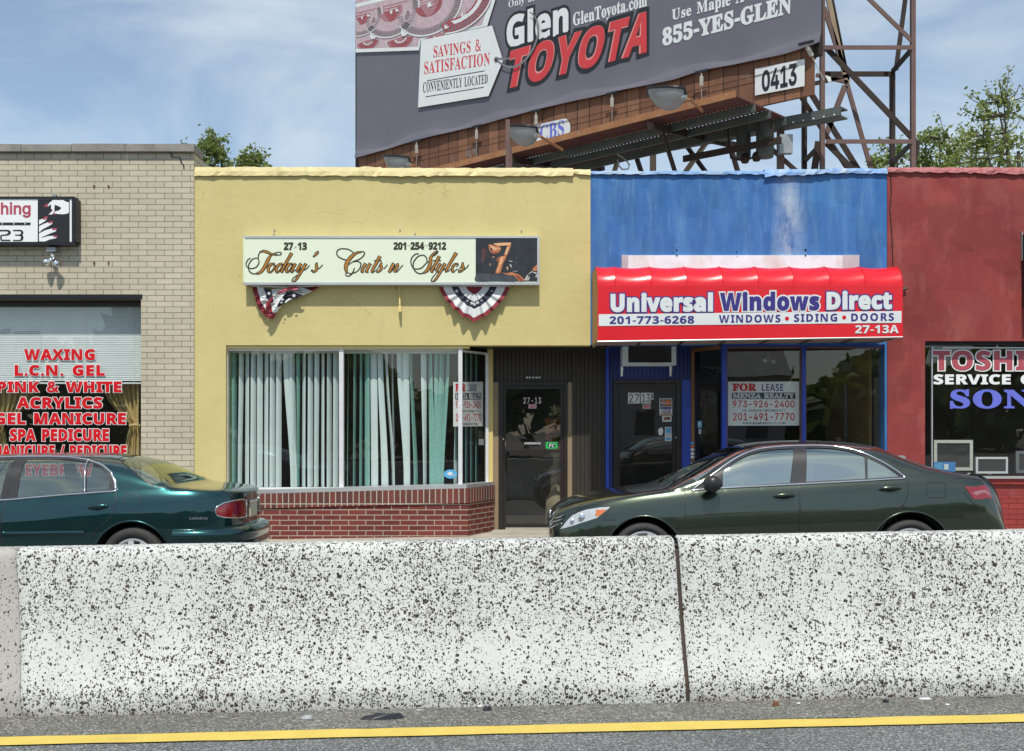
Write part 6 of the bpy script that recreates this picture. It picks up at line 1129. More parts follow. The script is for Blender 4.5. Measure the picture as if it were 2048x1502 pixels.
# air conditioner
AC=thing('air_conditioner','white framed air conditioner above the door with card stickers','air conditioner',at(1298,730,YDB-.3))
ya=YDB-.34; mb=MB()
bx(mb,1245.5,1256.5,668,730,ya,YDB+.1); bx(mb,1343.5,1352.5,668,730,ya,YDB+.1,Y=ya); mb.box(ax(1256.5,ya),ax(1343.5,ya),ya,YDB+.1,az(730,ya),az(725,ya)); mb.box(ax(1256.5,ya),ax(1343.5,ya),ya,YDB+.1,az(672,ya),az(668,ya)); part('case',mb,M['white_old'],AC)
mb=MB(); mb.box(ax(1256.5,ya),ax(1343.5,ya),ya+.03,ya+.05,az(725,ya),az(672,ya))
for k in range(22): x=ax(1257.5,ya)+k*.0262; mb.box(x,x+.004,ya+.018,ya+.03,az(725,ya),az(672,ya))
part('grille',mb,pm('dark_grille',(.045,.047,.045),.7,.2,20),AC)
for px in (1243.5,1341): mb=MB(); mb.beam(at(px,733,ya+.05),at(px,752,ya+.12),.028,.02); mb.beam(at(px,751,ya+.12),at(px+2,736,YDB-.01),.02,.02); part('bracket',mb,M['white_old'],AC)

# awning
AW=thing('awning','red vinyl awning lettered for a window company over the blue shop','awning',at(1500,682,YF-.5))
DA=1.0; ya=YF-DA; pxs=[1195,1231,1303,1374,1445.5,1517,1588,1660,1730,1805.5]; zTop=az(541,YF-.5); zf=az(572,ya); zbF=az(681,ya)
mb=MB(); G=[]; N=12
def aprof(t):                                          # 0 at the wall, 1 where the valance begins
    a=t*math.pi/2; R=.36; return YF-.02-(DA-R)*min(1,t/.4) if t<.4 else None
prof=[]
Rr=.34
for t in np.linspace(0,1,6): prof.append((YF-.03-(DA-Rr-.03)*t, zf+.30))
for a in np.linspace(0,math.pi/2,15)[1:]: prof.append((ya+Rr-Rr*math.sin(a), zf+.30*math.cos(a)))
for s in range(len(pxs)-1):
    xa,xb=ax(pxs[s],ya),ax(pxs[s+1],ya); G=[]
    for k,(y,z) in enumerate(prof):
        row=[]
        for j in range(13):
            u=j/12; w=(xb-xa)/.48; sag=.022*w*math.sin(math.pi*u)*math.sin(math.pi*min(1,k/(len(prof)-1)*1.02))
            tt=k/(len(prof)-1); ny,nz=(0,1) if k<6 else (-math.sin((k-5)/15*math.pi/2),math.cos((k-5)/15*math.pi/2))
            row.append((xa+(xb-xa)*u,y-ny*sag,z-nz*sag))
        G.append(row)
    mb.grid(G,flip=True)
part('canopy',mb,M['awning_red'],AW,smooth=True)
mb=MB()
for q in pxs: mb.tube([(ax(q,ya),y-.002,z+.001) for y,z in prof],.005,6)
part('seam',mb,M['red_print'],AW,smooth=True)
xa,xb=ax(1195,ya),ax(1805.5,ya)
mb=MB(); zl_,zr_=az(682.5,ya),az(673.5,ya); TL=lambda x:zl_+(zr_-zl_)*(x-xa)/(xb-xa)
mb.grid([[(x,ya,zf) for x in np.linspace(xa,xb,40)],[(x,ya-.004*math.sin(i),(zf+TL(x))/2) for i,x in enumerate(np.linspace(xa,xb,40))],[(x,ya,TL(x)) for x in np.linspace(xa,xb,40)]],flip=True); part('valance',mb,M['awning_red'],AW,smooth=True)
mb=MB(); ed=[(y,z) for y,z in prof]
for x in (xa+.001,xb-.001):
    mb.poly([(x,y,z) for y,z in ed]+[(x,ya+.002,TL(x)),(x,YF-.03,TL(x))])
part('end_panel',mb,M['awning_end'],AW)
mb=MB(); mb.tube([(xa,ya+.006,zl_-.004),(xb,ya+.006,zr_-.004)],.012,8)
for x in (xa+.02,xb-.02): mb.tube([(x,ya,TL(x)-.004),(x,YF-.01,TL(x)-.004)],.012,8)
part('hem_bar',mb,M['alu'],AW)
mb=MB(); mb.quad((xa,ya+.02,zl_+.012),(xb,ya+.02,zr_+.012),(xb,YF-.03,zr_+.012),(xa,YF-.03,zl_+.012)); 
for k in range(1,7): x=xa+(xb-xa)*k/7; mb.beam((x,ya+.02,TL(x)+.002),(x+.06,YF-.03,TL(x)+.002),.03,.012,m=1)
part('soffit',mb,[M['soffit'],M['bronze']],AW)
fm=front(ya-.004); mb=MB(); pp(mb,[(1197.5,628.5),(1803,622),(1803,645.5),(1197.5,652)],fm,.002,0)
def tl(a,b,c,d,dy): return [(a,c),(b,c-dy),(b,d-dy),(a,d)]
text(mb,'Universal',tl(1221,1426,585.5,624.5,1),fm,bold=.032,outline=.068,m=0,om=1,d=.004,space=1.06); text(mb,'Windows',tl(1440,1639,583.5,622,1),fm,bold=.026,outline=.07,m=1,om=0,d=.004,space=1.07); text(mb,'Direct',tl(1653,1784,581.5,620,1),fm,bold=.032,outline=.068,m=0,om=1,d=.004,space=1.06)
text(mb,'201-773-6268',tl(1219,1388.5,632.5,648,1),fm,bold=.006,m=1,d=.006,space=1.04)
for s,a,b,c,d in (('WINDOWS',1438,1561,630,645.5),('SIDING',1588,1674.5,628,643.8),('DOORS',1702.5,1788,626.8,642.5)): text(mb,s,tl(a,b,c,d,1),fm,bold=.006,m=1,d=.006,space=1.14)
for a,b in ((1574,637),(1688.5,634.7)): pp(mb,[(a+4*math.cos(t),b+4*math.sin(t)) for t in np.linspace(0,6.28,18,False)],fm,.006,2)
text(mb,'27-13A',tl(1710,1797.5,650.5,667,.6),fm,bold=.012,m=0,d=.004,space=1.05); pp(mb,[(1445.5+x,y) for x,y in ((-60,598),(-58.5,604.5),(-52,606),(-58.5,607.5),(-60,614),(-61.5,607.5),(-68,606),(-61.5,604.5))],fm,.012,1); part('lettering',mb,[M['paper'],M['navy_print'],M['red_print']],AW)
mb=MB(); p=at(1806,579,YF-.04); mb.tube([p,(p[0]+.05,p[1],p[2]+.02)],.02,8); part('bolt',mb,M['black_metal'],AW)

# ------------------------------------------------------------------ red building
B4=thing('red_building','weathered red stucco shop building with a repair shop window','building',(ax(2000),YF,.1))
XR=11.5; W4=(ax(1850),ax(2420),az(952)+.0,az(682)); 
mb=MB(); mb.wall(X_BR+.004,XR,gz(6)+.62,az(345),YF,YF+.3,[W4]); part('wall',mb,M['red'],B4)
mb=MB(); mb.wall(X_BR+.004,XR,-1,gz(6)+.62,YF-.015,YF+.3,m=0); part('brick_base',mb,M['brick_painted'],B4)
mb=MB(); mb.box(ax(1836),XR,YF-.04,YF+.02,az(968),az(957)); part('soldier_course',mb,M['brick_painted'],B4)
mb=MB(); flash(mb,1774,2048,lambda p:335,lambda p:344+(p-1774)*.018,YF-.016,9,1.6); flash(mb,2040,2640,336,349,YF-.016,10); part('flashing',mb,M['flash_red'],B4)
mb=MB(); mb.box(X_BR+.05,XR,YF+.31,YF+13,az(372),az(362)); part('roof',mb,M['roofing'],B4)
mb=MB(); mb.box(XR-.25,XR,YF+.3,YF+13,-1,az(362)); mb.box(X_BR+.05,XR-.25,YF+12.8,YF+13,-1,az(362)); part('rear_wall',mb,M['red'],B4)
gy4=YF+.16; mb=MB(); x0,x1,z0,z1=W4
mb.box(x0,x0+.035,gy4-.06,gy4+.06,z0,z1); mb.box(x0+.035,x1,gy4-.06,gy4+.06,z1-.05,z1); mb.box(x1-.05,x1,gy4-.06,gy4+.06,z0,z1-.05)
mb2=MB(); mb2.box(ax(1862,gy4),ax(1864.5,gy4),gy4-.02,gy4+.02,z0,az(694,gy4)); mb2.box(ax(1864.5,gy4),ax(1867,gy4),gy4-.02,gy4+.02,az(696.5,gy4),az(694,gy4)); mb2.box(ax(1883,gy4),ax(2400,gy4),gy4-.02,gy4+.02,az(697,gy4),az(694.5,gy4)); mb2.box(ax(1992,gy4),ax(1994.5,gy4),gy4-.022,gy4+.022,az(694.5,gy4),z1-.05)
wf5=part('window',mb,M['black_metal'],B4); part('bead',mb2,M['alu'],wf5)
mb=MB(); mb.box(ax(1836),XR,YF-.07,gy4+.1,z0-.035,z0); part('sill',mb,M['alu'],B4)
mb=MB(); mb.quad((x0+.03,gy4,z0),(x1-.05,gy4,z0),(x1-.05,gy4,z1-.05),(x0+.03,gy4,z1-.05)); part('pane',mb,M['glass'],wf5)
fm=front(gy4-.006); mb=MB()
text(mb,'TOSHIBA',(1866,2138,701,741),fm,bold=.015,outline=.045,m=0,om=1,space=1.05); text(mb,'SERVICE CENTER',(1867,2190,748.5,769),fm,bold=.02,m=1,space=1.05); text(mb,'SONY',(1900,2120,778.5,817.5),fm,bold=.018,m=2,font='R',space=1.06)
part('lettering',mb,[M['pink_print'],M['white'],M['blue_print']],wf5)
mb=MB(); mb.box(X_BR+.1,XR-.25,YF+3.6,YF+3.7,-1,az(372)); mb.box(X_BR+.1,XR-.25,YF+.31,YF+3.6,z1+.05,z1+.1); mb.box(X_BR+.1,X_BR+.16,YF+.31,YF+3.6,-.3,z1+.05); mb.box(X_BR+.16,XR-.25,gy4+.08,YF+1.1,z0-.12,z0-.04); mb.box(X_BR+.16,XR-.25,YF+1.1,YF+3.6,-.3,.2); part('interior',mb,M['interior'],B4)
mb=MB(); mb.tube([at(1781,350,YF-.01),at(1783,380,YF-.012),at(1780,420,YF-.01),at(1784,470,YF-.012),at(1786,530,YF-.01)],.006,6); part('cable',mb,M['black'],B4)
zsh=z0-.04
def monitor(px0,px1,py0,py1,Y,label,mat,depth,tilt=0):
    th=thing('monitor',label,'monitor',(ax((px0+px1)/2,Y),Y,zsh),'old monitors in the red shop window'); x0,x1=ax(px0,Y),ax(px1,Y); zt_,zb_=az(py0,Y),az(py1,Y); b=.03 if depth<.1 else .045
    mb=MB(); mb.box(x0,x1,Y,Y+.05,zb_,zb_+b); mb.box(x0,x1,Y,Y+.05,zt_-b,zt_); mb.box(x0,x0+b,Y,Y+.05,zb_+b,zt_-b); mb.box(x1-b,x1,Y,Y+.05,zb_+b,zt_-b)
    k=.25 if depth>.1 else .05; a=[(x0,Y+.05,zb_),(x1,Y+.05,zb_),(x1,Y+.05,zt_),(x0,Y+.05,zt_)]; w=x1-x0; h=zt_-zb_; c=[(x0+w*k,Y+depth,zb_+h*k*.6),(x1-w*k,Y+depth,zb_+h*k*.6),(x1-w*k,Y+depth,zt_-h*k),(x0+w*k,Y+depth,zt_-h*k)]; mb.add(a+c,[(0,4,5,1),(1,5,6,2),(2,6,7,3),(3,7,4,0),(7,6,5,4)])
    part('case',mb,mat,th); mb=MB(); mb.quad((x0+b,Y+.012,zb_+b),(x1-b,Y+.012,zb_+b),(x1-b,Y+.012,zt_-b),(x0+b,Y+.012,zt_-b)); part('screen',mb,M['screen'],th)
    mb=MB(); xm=(x0+x1)/2; mb.lathe([(0,0),(.13,0),(.12,.015),(.04,.03),(.035,zb_-zsh),(0,zb_-zsh)],(xm,Y+.1,zsh),20); part('stand',mb,mat,th,smooth=True)
monitor(1868,1946,880,941,YF+.40,'bulky beige monitor on the shelf of the red shop window',M['monitor'],.38)
monitor(1952,2016,914,947,YF+.36,'low white flat monitor beside the bulky beige monitor',M['monitor_white'],.07)
monitor(2032,2110,902,946,YF+.42,'dark grey monitor at the right edge of the photo',M['grey_plastic'],.30)
mb=MB(); Yc=YF+.30; mb.box(ax(1868,Yc),ax(1911,Yc),Yc,Yc+.01,az(944,Yc),az(924,Yc)); pp(mb,[(1888,928),(1897,928),(1897,939),(1888,939)],front(Yc),.003,1); pp(mb,[(1868,928),(1884,924.5),(1884,944),(1868,944)],front(Yc),.003,2); solo('blue_card',mb,[pm('blue_card_print',(.05,.22,.55),.5,.1,9),M['paper'],M['sky_print']],'small blue and white card leaning before the bulky beige monitor','card')
SG=thing('light_box_sign','dark framed light box cut off by the right edge of the photo','sign',at(2060,560,YF-.1),'shop signs')
mb=MB(); bx(mb,2060,2420,464,610,YF-.26,YF-.02); part('box',mb,M['black_metal'],SG); mb=MB(); bx(mb,2041.3,2043.6,464,522,YF-.035,YF-.004,Y=YF); bx(mb,2058,2421,462.5,465,YF-.272,YF-.261); part('edge_strip',mb,M['galv'],SG); mb=MB(); bx(mb,2068,2412,474,600,YF-.275,YF-.262); part('face',mb,M['white'],SG)
# ------------------------------------------------------------------ billboard on the roofs
BR0=np.array([(1645-CX)/F*21.5,21.5]); BD=np.array([-1.1245,1.0]); BD/=np.hypot(*BD); BN=np.array([-BD[1],BD[0]]); BN=BN if BN[1]<0 else -BN   # towards the street
def bs_(px,off=0.0):                                  # distance along the board seen at a photo column
    k=(px-CX)/F; o=BR0+BN*off; return (k*o[1]-o[0])/(BD[0]-k*BD[1])
def bp(px,py,d=0.0):
    s=bs_(px,d); p=BR0+BN*d+BD*s; return (p[0],p[1],H+(HY-py)*p[1]/F)
def bw(s,z,d=0.0): p=BR0+BN*d+BD*s; return (p[0],p[1],z)
SL=bs_(712.5); ZV1=13.9
B5=thing('billboard','large grey car dealer billboard on a rusty steel frame above the roofs','billboard',bw(SL/2,5.0))
vb=pchip([640,713,760,831,951,1032,1120,1225,1250,1345,1399,1488,1567,1600,1625,1650],[330,317,304,283,254,232.5,210,187,181,162,144.5,127,111,101,93,82])
cols=np.linspace(713,1643,150); G=[]; dm=[]
for px in cols:
    px=float(px); s=bs_(px,.05); zb=bp(px,float(vb(px)),.05)[2]+.0; wv=.025*math.sin(s*1.9)+.015*math.sin(s*5.3+1); col=[]
    hem=.15+.06*math.sin(s*2.3+.5)
    for z,d in ((ZV1,.05),(ZV1-1.5,.05),(zb+1.6,.05),(zb+.8,.05),(zb+.45,.052+wv*.2),(zb+hem+.04,.058+wv*.5),(zb+hem,.066+wv*.6),(zb+hem*.55,.105+wv*.6),(zb,.12+wv*.5)): col.append(bw(s,z,d))
    G.append(col)
mb=MB(); mb.grid(G,flip=False); part('vinyl',mb,M['vinyl'],B5,smooth=True)
mb=MB(); mb.add([bw(.06,9.0,-.14),bw(SL+.02,9.0,-.14),bw(SL+.02,ZV1,-.14),bw(.06,ZV1,-.14),bw(.06,9.0,.015),bw(SL+.02,9.0,.015),bw(SL+.02,ZV1,.015),bw(.06,ZV1,.015)],[(0,1,2,3),(4,7,6,5),(0,4,5,1),(3,2,6,7),(0,3,7,4),(1,5,6,2)]); part('backing',mb,M['steel_dark'],B5)
zA0=bp(1626,189.5,.0)[2]; zA1=9.35; sA=bs_(1626,0.02)
mb=MB(); mb.add([bw(sA,zA0,.02),bw(SL-.1,zA0,.02),bw(SL-.1,zA1,.02),bw(sA,zA1,.02),bw(sA,zA0,-.06),bw(SL-.1,zA0,-.06),bw(SL-.1,zA1,-.06),bw(sA,zA1,-.06)],[(0,3,2,1),(4,5,6,7),(0,1,5,4),(0,4,7,3),(1,2,6,5)])
# one flat board; the plank joints are dark lines in its material
part('apron',mb,M['apron'],B5)
mb=MB(); mb.tube([bw(sA+.3,zA0+.62,.07),bw(SL-.3,zA0+.62,.07)],.006,6); part('cable',mb,M['steel_dark'],B5)
# printed face
pm_=lambda px,py,d: bp(px,py,.056+d)
mb=MB(); D=.003
pp(mb,[(711,-40),(1003,-40),(974.5,52),(841,80.5),(838,100.5),(711.5,105)],pm_,D,0); pp(mb,[(711,-40),(992,-40),(964,50),(838,78),(836,93),(711.5,97.5)],pm_,D+.001,1)
for y0,y1,m_ in ((-30,-14,1),(-10,-3,0),(8,11,3),(14,16,2),(19,21,3)): pp(mb,[(711,y0+18),(930,y0-36),(930,y1-36),(711,y1+18)],pm_,D+.002,m_)
def ell(cx_,cy_,rx,ry,a0,a1,n=26): return [(cx_+rx*math.cos(math.radians(a0+(a1-a0)*i/n)),cy_+ry*math.sin(math.radians(a0+(a1-a0)*i/n))) for i in range(n+1)]
def arc(cx_,cy_,r0,r1,a0,a1,d,m_,sq=.92,n=26,sk=-.22):
    o=ell(cx_,cy_,r1,r1*sq,a0,a1,n); i=ell(cx_,cy_,r0,r0*sq,a0,a1,n)
    o=[(x,y+sk*(x-cx_)) for x,y in o]; i=[(x,y+sk*(x-cx_)) for x,y in i]
    mb.grid([[pm_(x,y,d) for x,y in o],[pm_(x,y,d) for x,y in i]],m_)
def clipm(f,lim):
    pass
d0=D+.004
for cx_,cy_,r_ in ((736,80,24),(801,74,29),(880,66,32)):
    arc(cx_,cy_,0.1,r_*.98,10,170,d0,3); arc(cx_,cy_,r_*.5,r_*.82,12,168,d0+.002,2); arc(cx_,cy_,r_*1.0,r_*1.05,5,175,d0+.004,0); arc(cx_,cy_,r_*.36,r_*.44,20,160,d0+.004,0)
d0+=.008
for cx_,cy_,r_ in ((724,34,36),(782,22,50),(857,8,60)):
    a0_,a1_=(-22,172) if cx_>730 else (-22,112)
    arc(cx_,cy_,r_*.86,r_*1.12,a0_,a1_,d0,4); arc(cx_,cy_,r_*1.1,r_*1.15,a0_,a1_,d0+.002,0); arc(cx_,cy_,r_*.62,r_*.86,a0_,a1_,d0+.002,1); arc(cx_,cy_,r_*.45,r_*.66,a0_,a1_,d0+.003,1); arc(cx_,cy_,.1,r_*.46,a0_,a1_,d0+.003,3 if cx_!=857 else 2)
    for k in range(int((a1_-a0_)/5)):
        a=a0_+k*5+1; arc(cx_,cy_,r_*.90,r_*1.06,a,a+2,d0+.005,5,n=2)
    lo=-.12*r_
    mbp=[(cx_-r_*.30,cy_+lo+r_*.18),(cx_+r_*.36,cy_+lo-r_*.02),(cx_+r_*.18,cy_+r_*.28),(cx_-r_*.02,cy_+r_*.44),(cx_-r_*.14,cy_+r_*.30)]; pp(mb,mbp,pm_,d0+.006,2 if cx_!=857 else 3)
    pp(mb,[(cx_-r_*.04,cy_+r_*.0),(cx_+r_*.06,cy_-r_*.06),(cx_+r_*.04,cy_+r_*.1),(cx_-r_*.03,cy_+r_*.12)],pm_,d0+.009,0)
arc(905,-10,52,80,8,100,d0+.010,2); arc(905,-10,56,64,8,100,d0+.012,0); arc(905,-10,80,83,8,100,d0+.012,0)
for k in range(17): a=10+k*5.3; arc(905,-10,66,78,a,a+2,d0+.013,5,n=2)
pp(mb,[(882,50),(898,40),(908,47),(890,64)],pm_,d0+.014,2)
def leaf3(x,y,s):
    for a in (-.5,0,.5): c,sn=math.cos(-1.1+a),math.sin(-1.1+a); pp(mb,[(x,y),(x+c*s*.5-sn*s*.13,y+sn*s*.5+c*s*.13),(x+c*s,y+sn*s),(x+c*s*.5+sn*s*.13,y+sn*s*.5-c*s*.13)],pm_,d0+.017+.001*a,0)
for x,y,s in ((742,79,15),(804,73,17),(890,58,11),(925,40,17),(858,14,11),(792,24,9),(735,34,8)): leaf3(x,y,s)
# anything that strays below the border of the note is covered by the border itself
pp(mb,[(711,98),(838,93.5),(838,100.5),(711.5,105)],pm_,d0+.02,0)
pp(mb,[(974.5,52),(1003,-40),(996,-40),(967,53.5)],pm_,d0+.02,0)
part('banknote_print',mb,[M['paper'],M['note_pale'],M['note_deep'],M['note_mid'],M['note_grey'],M['tag_grey']],B5)
mb=MB(); d1=d0+.03
pp(mb,[(842,80.6),(984,51),(1006,121),(977,192),(836,215)],pm_,d1,0)
text(mb,'SAVINGS &',[(867,91),(962,77.5),(962,102),(867,115.5)],pm_,m=1,d=d1+.003,font='R',space=1.05)
text(mb,'SATISFACTION',[(848.5,123.5),(980,104.5),(979.5,130),(848.5,148.5)],pm_,m=1,d=d1+.003,font='R',space=1.05)
text(mb,'CONVENIENTLY LOCATED',[(846,164.5),(975.5,148),(975.5,166.5),(846,186)],pm_,m=2,d=d1+.003,font='R',space=1.05)
for a,b in (((854,161.5),(969.5,141.5)),((851,193.6),(968,174.2))): stroke(mb,[(*a,1.5),(*b,1.5)],pm_,d1+.003,2,smooth=False)
for r_,m_,dd in ((6.5,3,.003),(4,2,.005)): pp(mb,[(992.5+r_*math.cos(t)*.75,119.5+r_*math.sin(t)) for t in np.linspace(0,6.28,20,False)],pm_,d1+dd,m_)
part('tag_print',mb,[M['paper'],M['toy_red'],M['black'],M['note_grey']],B5)
mb=MB(); d2=d1+.006
text(mb,'Only at',[(1017,1),(1069,-13),(1069,5.5),(1017,20)],pm_,m=0,d=D,font='R',space=1.05)
text(mb,'Glen',[(1013,31),(1137,-5),(1137,65.5),(1013,99.5)],pm_,bold=.018,outline=.065,m=0,om=1,d=D,space=1.02)
text(mb,'GlenToyota.com',[(1146,26),(1294,-15),(1294,19.5),(1146,60)],pm_,bold=.012,m=0,d=D,font='R',space=1.04)
Q_=[(1018,102),(1297,21),(1293,105),(1017,177.5)]
text(mb,'TOYOTA',Q_,pm_,bold=.022,outline=.078,m=3,om=1,shear=.26,d=D+.004,space=1.05)
text(mb,'TOYOTA',[(x+.5,y+.4) for x,y in Q_],pm_,bold=.008,m=2,shear=.26,d=D+.010,space=1.05)
text(mb,'Use Maple A',[(1343.5,19),(1488,-24),(1488,11),(1343.5,56-9)],pm_,bold=.014,m=0,d=D,font='R',space=1.05)
text(mb,'855-YES-GLEN',[(1324,56.5),(1584,-13),(1583,26.5),(1325,93.5)],pm_,bold=.024,m=0,d=D,font='R',space=1.05)
part('lettering',mb,[M['paper'],M['black'],M['toy_red'],M['toy_hi']],B5)
mb=MB(); zc=lambda *P_: [(700+x/3.413,y/3.413,w) for x,y,w in P_]
stroke(mb,zc((1000,398,4),(1060,402,3.6),(1090,394,3)),pm_,d2,0); stroke(mb,zc((1005,412,3),(1050,445,4),(1120,456,4.4),(1195,410,4),(1255,320,3.6),(1285,220,3.4),(1275,140,3.2),(1245,95,3),(1225,84,2.6)),pm_,d2,0); part('string_print',mb,M['tag_grey'],B5)
# plates on the apron
ap=lambda px,py,d: bp(px,py,.06+d)
mb=MB(); pp(mb,[(1510,137.5),(1609.5,118),(1609,172),(1510,191)],ap,.0,0); text(mb,'0413',[(1523.5,142),(1593.5,125),(1593.5,170),(1523.5,184.5)],ap,bold=.03,m=1,d=.004,font='S'); part('number_plate',mb,[M['paper'],M['black']],B5)
mb=MB(); pl_=[(1062,252),(1122,238.5),(1131,236.8),(1137,241),(1140.5,250),(1140.5,262),(1136,270.5),(1122,275),(1062,290.5),(1054,283),(1052,268),(1055,257)]
pp(mb,pl_,ap,.0,0)
text(mb,'CBS',[(1080,251),(1128,239),(1128,269.5),(1080,282)],ap,m=1,d=.004,font='R',space=1.0)
pp(mb,[(1060+8*math.cos(t),267+9*math.sin(t)) for t in np.linspace(0,6.28,26,False)],ap,.004,1); pp(mb,[(1060+7.4*math.cos(t),267+4.4*math.sin(t)) for t in np.linspace(0,6.28,26,False)],ap,.007,0); pp(mb,[(1060+3.4*math.cos(t),267+4.0*math.sin(t)) for t in np.linspace(0,6.28,26,False)],ap,.010,1)
part('owner_plate',mb,[M['paper'],M['blue_print']],B5)
# ratchet straps between vinyl and apron
for px,py in ((833,281),(953,252),(1072,221),(1224,186),(1403,143),(1612,86)):
    mb=MB(); a=Vector(bp(px,py+3,.20)); b=Vector((*bw(bs_(px,.05),zA0+.12,.05),)); 
    if px>1600: b=Vector(bp(1648,160,-.2))
    w=.028; mb.beam(a,a+(b-a)*.32,w,w*.6); mb.beam(a+(b-a)*.32,b,.012,.012); mb.beam(a+(b-a)*.08,a+(b-a)*.32,.075,.05); e=Vector((BD[0],BD[1],0)); mb.beam(a-e*.16+Vector((0,0,.03)),a+e*.16+Vector((0,0,.035)),.03,.05,m=1); part('ratchet_strap',mb,[M['strap'],M['black_metal']],B5)
# walkway under the board
sw0,wd=bs_(1472,1.95),1.95; zW0=bp(1472,190,wd)[2]; sw1=bs_(880,1.95); zW1=bp(880,340,wd)[2]
def zw(s): return zW0+(zW1-zW0)*(s-sw0)/(sw1-sw0)
def wk(s,d,z): return bw(s,z+zw(s),d)
sE=SL-1.0
mb=MB()
for d0_,d1_ in ((1.93,1.30),(1.26,.70),(.66,.06)):
    n=int((sE-sw0)/.09); mb.add([wk(sw0,d0_,0),wk(sE,d0_,0),wk(sE,d1_,0),wk(sw0,d1_,0)],[(0,1,2,3)])
    for k in range(n): s=sw0+k*.09; mb.beam(wk(s,d0_,-.012),wk(s,d1_,-.012),.022,.02)
part('grating',mb,M['mesh_red'],B5)
mb=MB(); mb.beam(wk(sw0,wd+.02,.02),wk(sE,wd+.02,.02),.03,.13); part('edge_plate',mb,M['rust_ledge'],B5)
for d in (1.28,.68,.04): mb=MB(); mb.beam(wk(sw0-.02,d,-.09),wk(sE,d,-.09),.07,.15); part('joist',mb,M['steel_green'],B5)
a_,b_=bs_(1684,-.35),SL-.8; zg0=bp(1684,222,-.30)[2]; zg1=bp(1020,345,-.30)[2]; sg1=bs_(1020,-.30)
def zg(s): return zg0+(zg1-zg0)*(s-a_)/(sg1-a_)
mb=MB(); mb.beam(bw(a_,zg(a_),-.30),bw(b_,zg(b_),-.30),.05,.17); mb.beam(bw(a_,zg(a_)-.085,-.45),bw(b_,zg(b_)-.085,-.45),.30,.03); mb.beam(bw(a_,zg(a_)+.085,-.45),bw(b_,zg(b_)+.085,-.45),.30,.03); part('main_girder',mb,M['steel_green'],B5)
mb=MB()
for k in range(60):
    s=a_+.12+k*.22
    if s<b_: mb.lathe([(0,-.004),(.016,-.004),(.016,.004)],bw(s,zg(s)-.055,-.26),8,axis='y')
part('girder_hole_light',mb,M['alu_white'],B5)  # pale discs on the girder face stand for daylight through its holes
for s in (sw0+1.9,sw0+5.6,sw0+9.2):
    mb=MB(); mb.beam(bw(s,zw(s)-.20,2.02),bw(s,zg(s)-.02,-1.4),.09,.13); mb.beam(bw(s,zw(s)-.26,1.55),bw(s,4.8,-.25),.06,.08); part('outrigger',mb,M['steel_dark'],B5)
for px,d,m_ in ((1306,-.5,'wood_old'),(1561,-.5,'steel_brown')):
    mb=MB(); p=bp(px,300,d); mb.beam((p[0],p[1],4.6),(p[0],p[1],zg(bs_(px,d))-.13),.13,.13); part('post',mb,M[m_],B5)
for (pa,pb,d,m_) in (((1370,345),(1420,275),-1.0,'wood_old'),((1412,345),(1368,285),-1.2,'steel_dark'),((1596,345),(1540,295),-.6,'steel_brown'),((1476,345),(1455,272),-.8,'steel_brown'),((1283,345),(1272,312),-.7,'steel_dark'),((1207,345),(1195,325),-.7,'steel_dark'),((1228,345),(1236,320),-.9,'wood_old'),((1700,345),(1600,190),-1.6,'steel_dark')):
    mb=MB(); mb.beam(bp(*pa,d),bp(*pb,d),.085,.085); part('brace',mb,M[m_],B5)
mb=MB(); mb.beam(bp(1367,318,.35),bp(1562,280,.35),.06,.13); part('beam',mb,M['steel_dark'],B5)
# front lamps on arms
def lamp(px,py,label,arm_to,sz=1.0):
    d=2.75; c=Vector(bp(px,py,d)); L=thing('billboard_lamp',label,'lamp',tuple(c),'lamps in front of the billboard'); e=-Vector((BD[0],BD[1],0)); n=Vector((BN[0],BN[1],0)); w=.41*sz; hgt=.34*sz
    mb=MB(); G=[]
    for i in range(13):
        u=-1+2*i/12; prof=max(.02,(1-abs(u)**2.2)**.75); r1=hgt*prof*(1+.12*u); row=[]
        for j in range(11):
            a=math.pi*j/10; row.append(c+e*(u*w)+n*(math.cos(a)*.22*sz*prof**.6)-Vector((0,0,1))*(math.sin(a)*r1)+Vector((0,0,.17*sz-.07*u*sz+.05*math.cos(a)*sz)))
        G.append(row)
    mb.grid(G); part('shell',mb,M['lamp_shell'],L,smooth=True)
    mb=MB(); top=[]
    for i in range(13): top.append((G[i][0],G[i][-1]))
    mb.grid([[a+Vector((0,0,.004)) for a,b in top],[b+Vector((0,0,.004)) for a,b in top]]); part('lens',mb,M['lamp_glass'],L)
    mb=MB(); rim=[a for a,b in top]+[b for a,b in reversed(top)]; mb.tube(rim,.030*sz,6,closed=True); part('rim',mb,M['black_metal'],L)
    mb=MB(); s=c+e*(w*.9)-Vector((0,0,.02)); t=Vector(arm_to); mb.tube([s,s+e*.12-Vector((0,0,.03)),t],[.035,.03,.03],8,m=0); part('arm',mb,M['rust_ledge'],L); mb=MB(); mb.tube([s-e*.03,s+e*.07],.05,8); part('collar',mb,M['galv'],L)
lamp(1333,202,'upper grey billboard lamp with a pinkish bowl over the walkway',bp(1405,222,1.9)); lamp(1045,276,'grey billboard lamp beside the oval owner plate and a thin post',bp(1125,300,1.9),.98); lamp(795,333,'billboard lamp half hidden behind the yellow parapet',bp(870,352,1.9),.98)
mb=MB(); Yp=19.6; mb.beam(at(1015.5,345,Yp),at(1015.5,240,Yp),.075,.075); mb.beam(at(1021,345,Yp+.1),at(1021,293,Yp+.1),.06,.06); solo('mast',mb,M['steel_brown'],'thin brown post rising before the lamp and the oval owner plate','post')
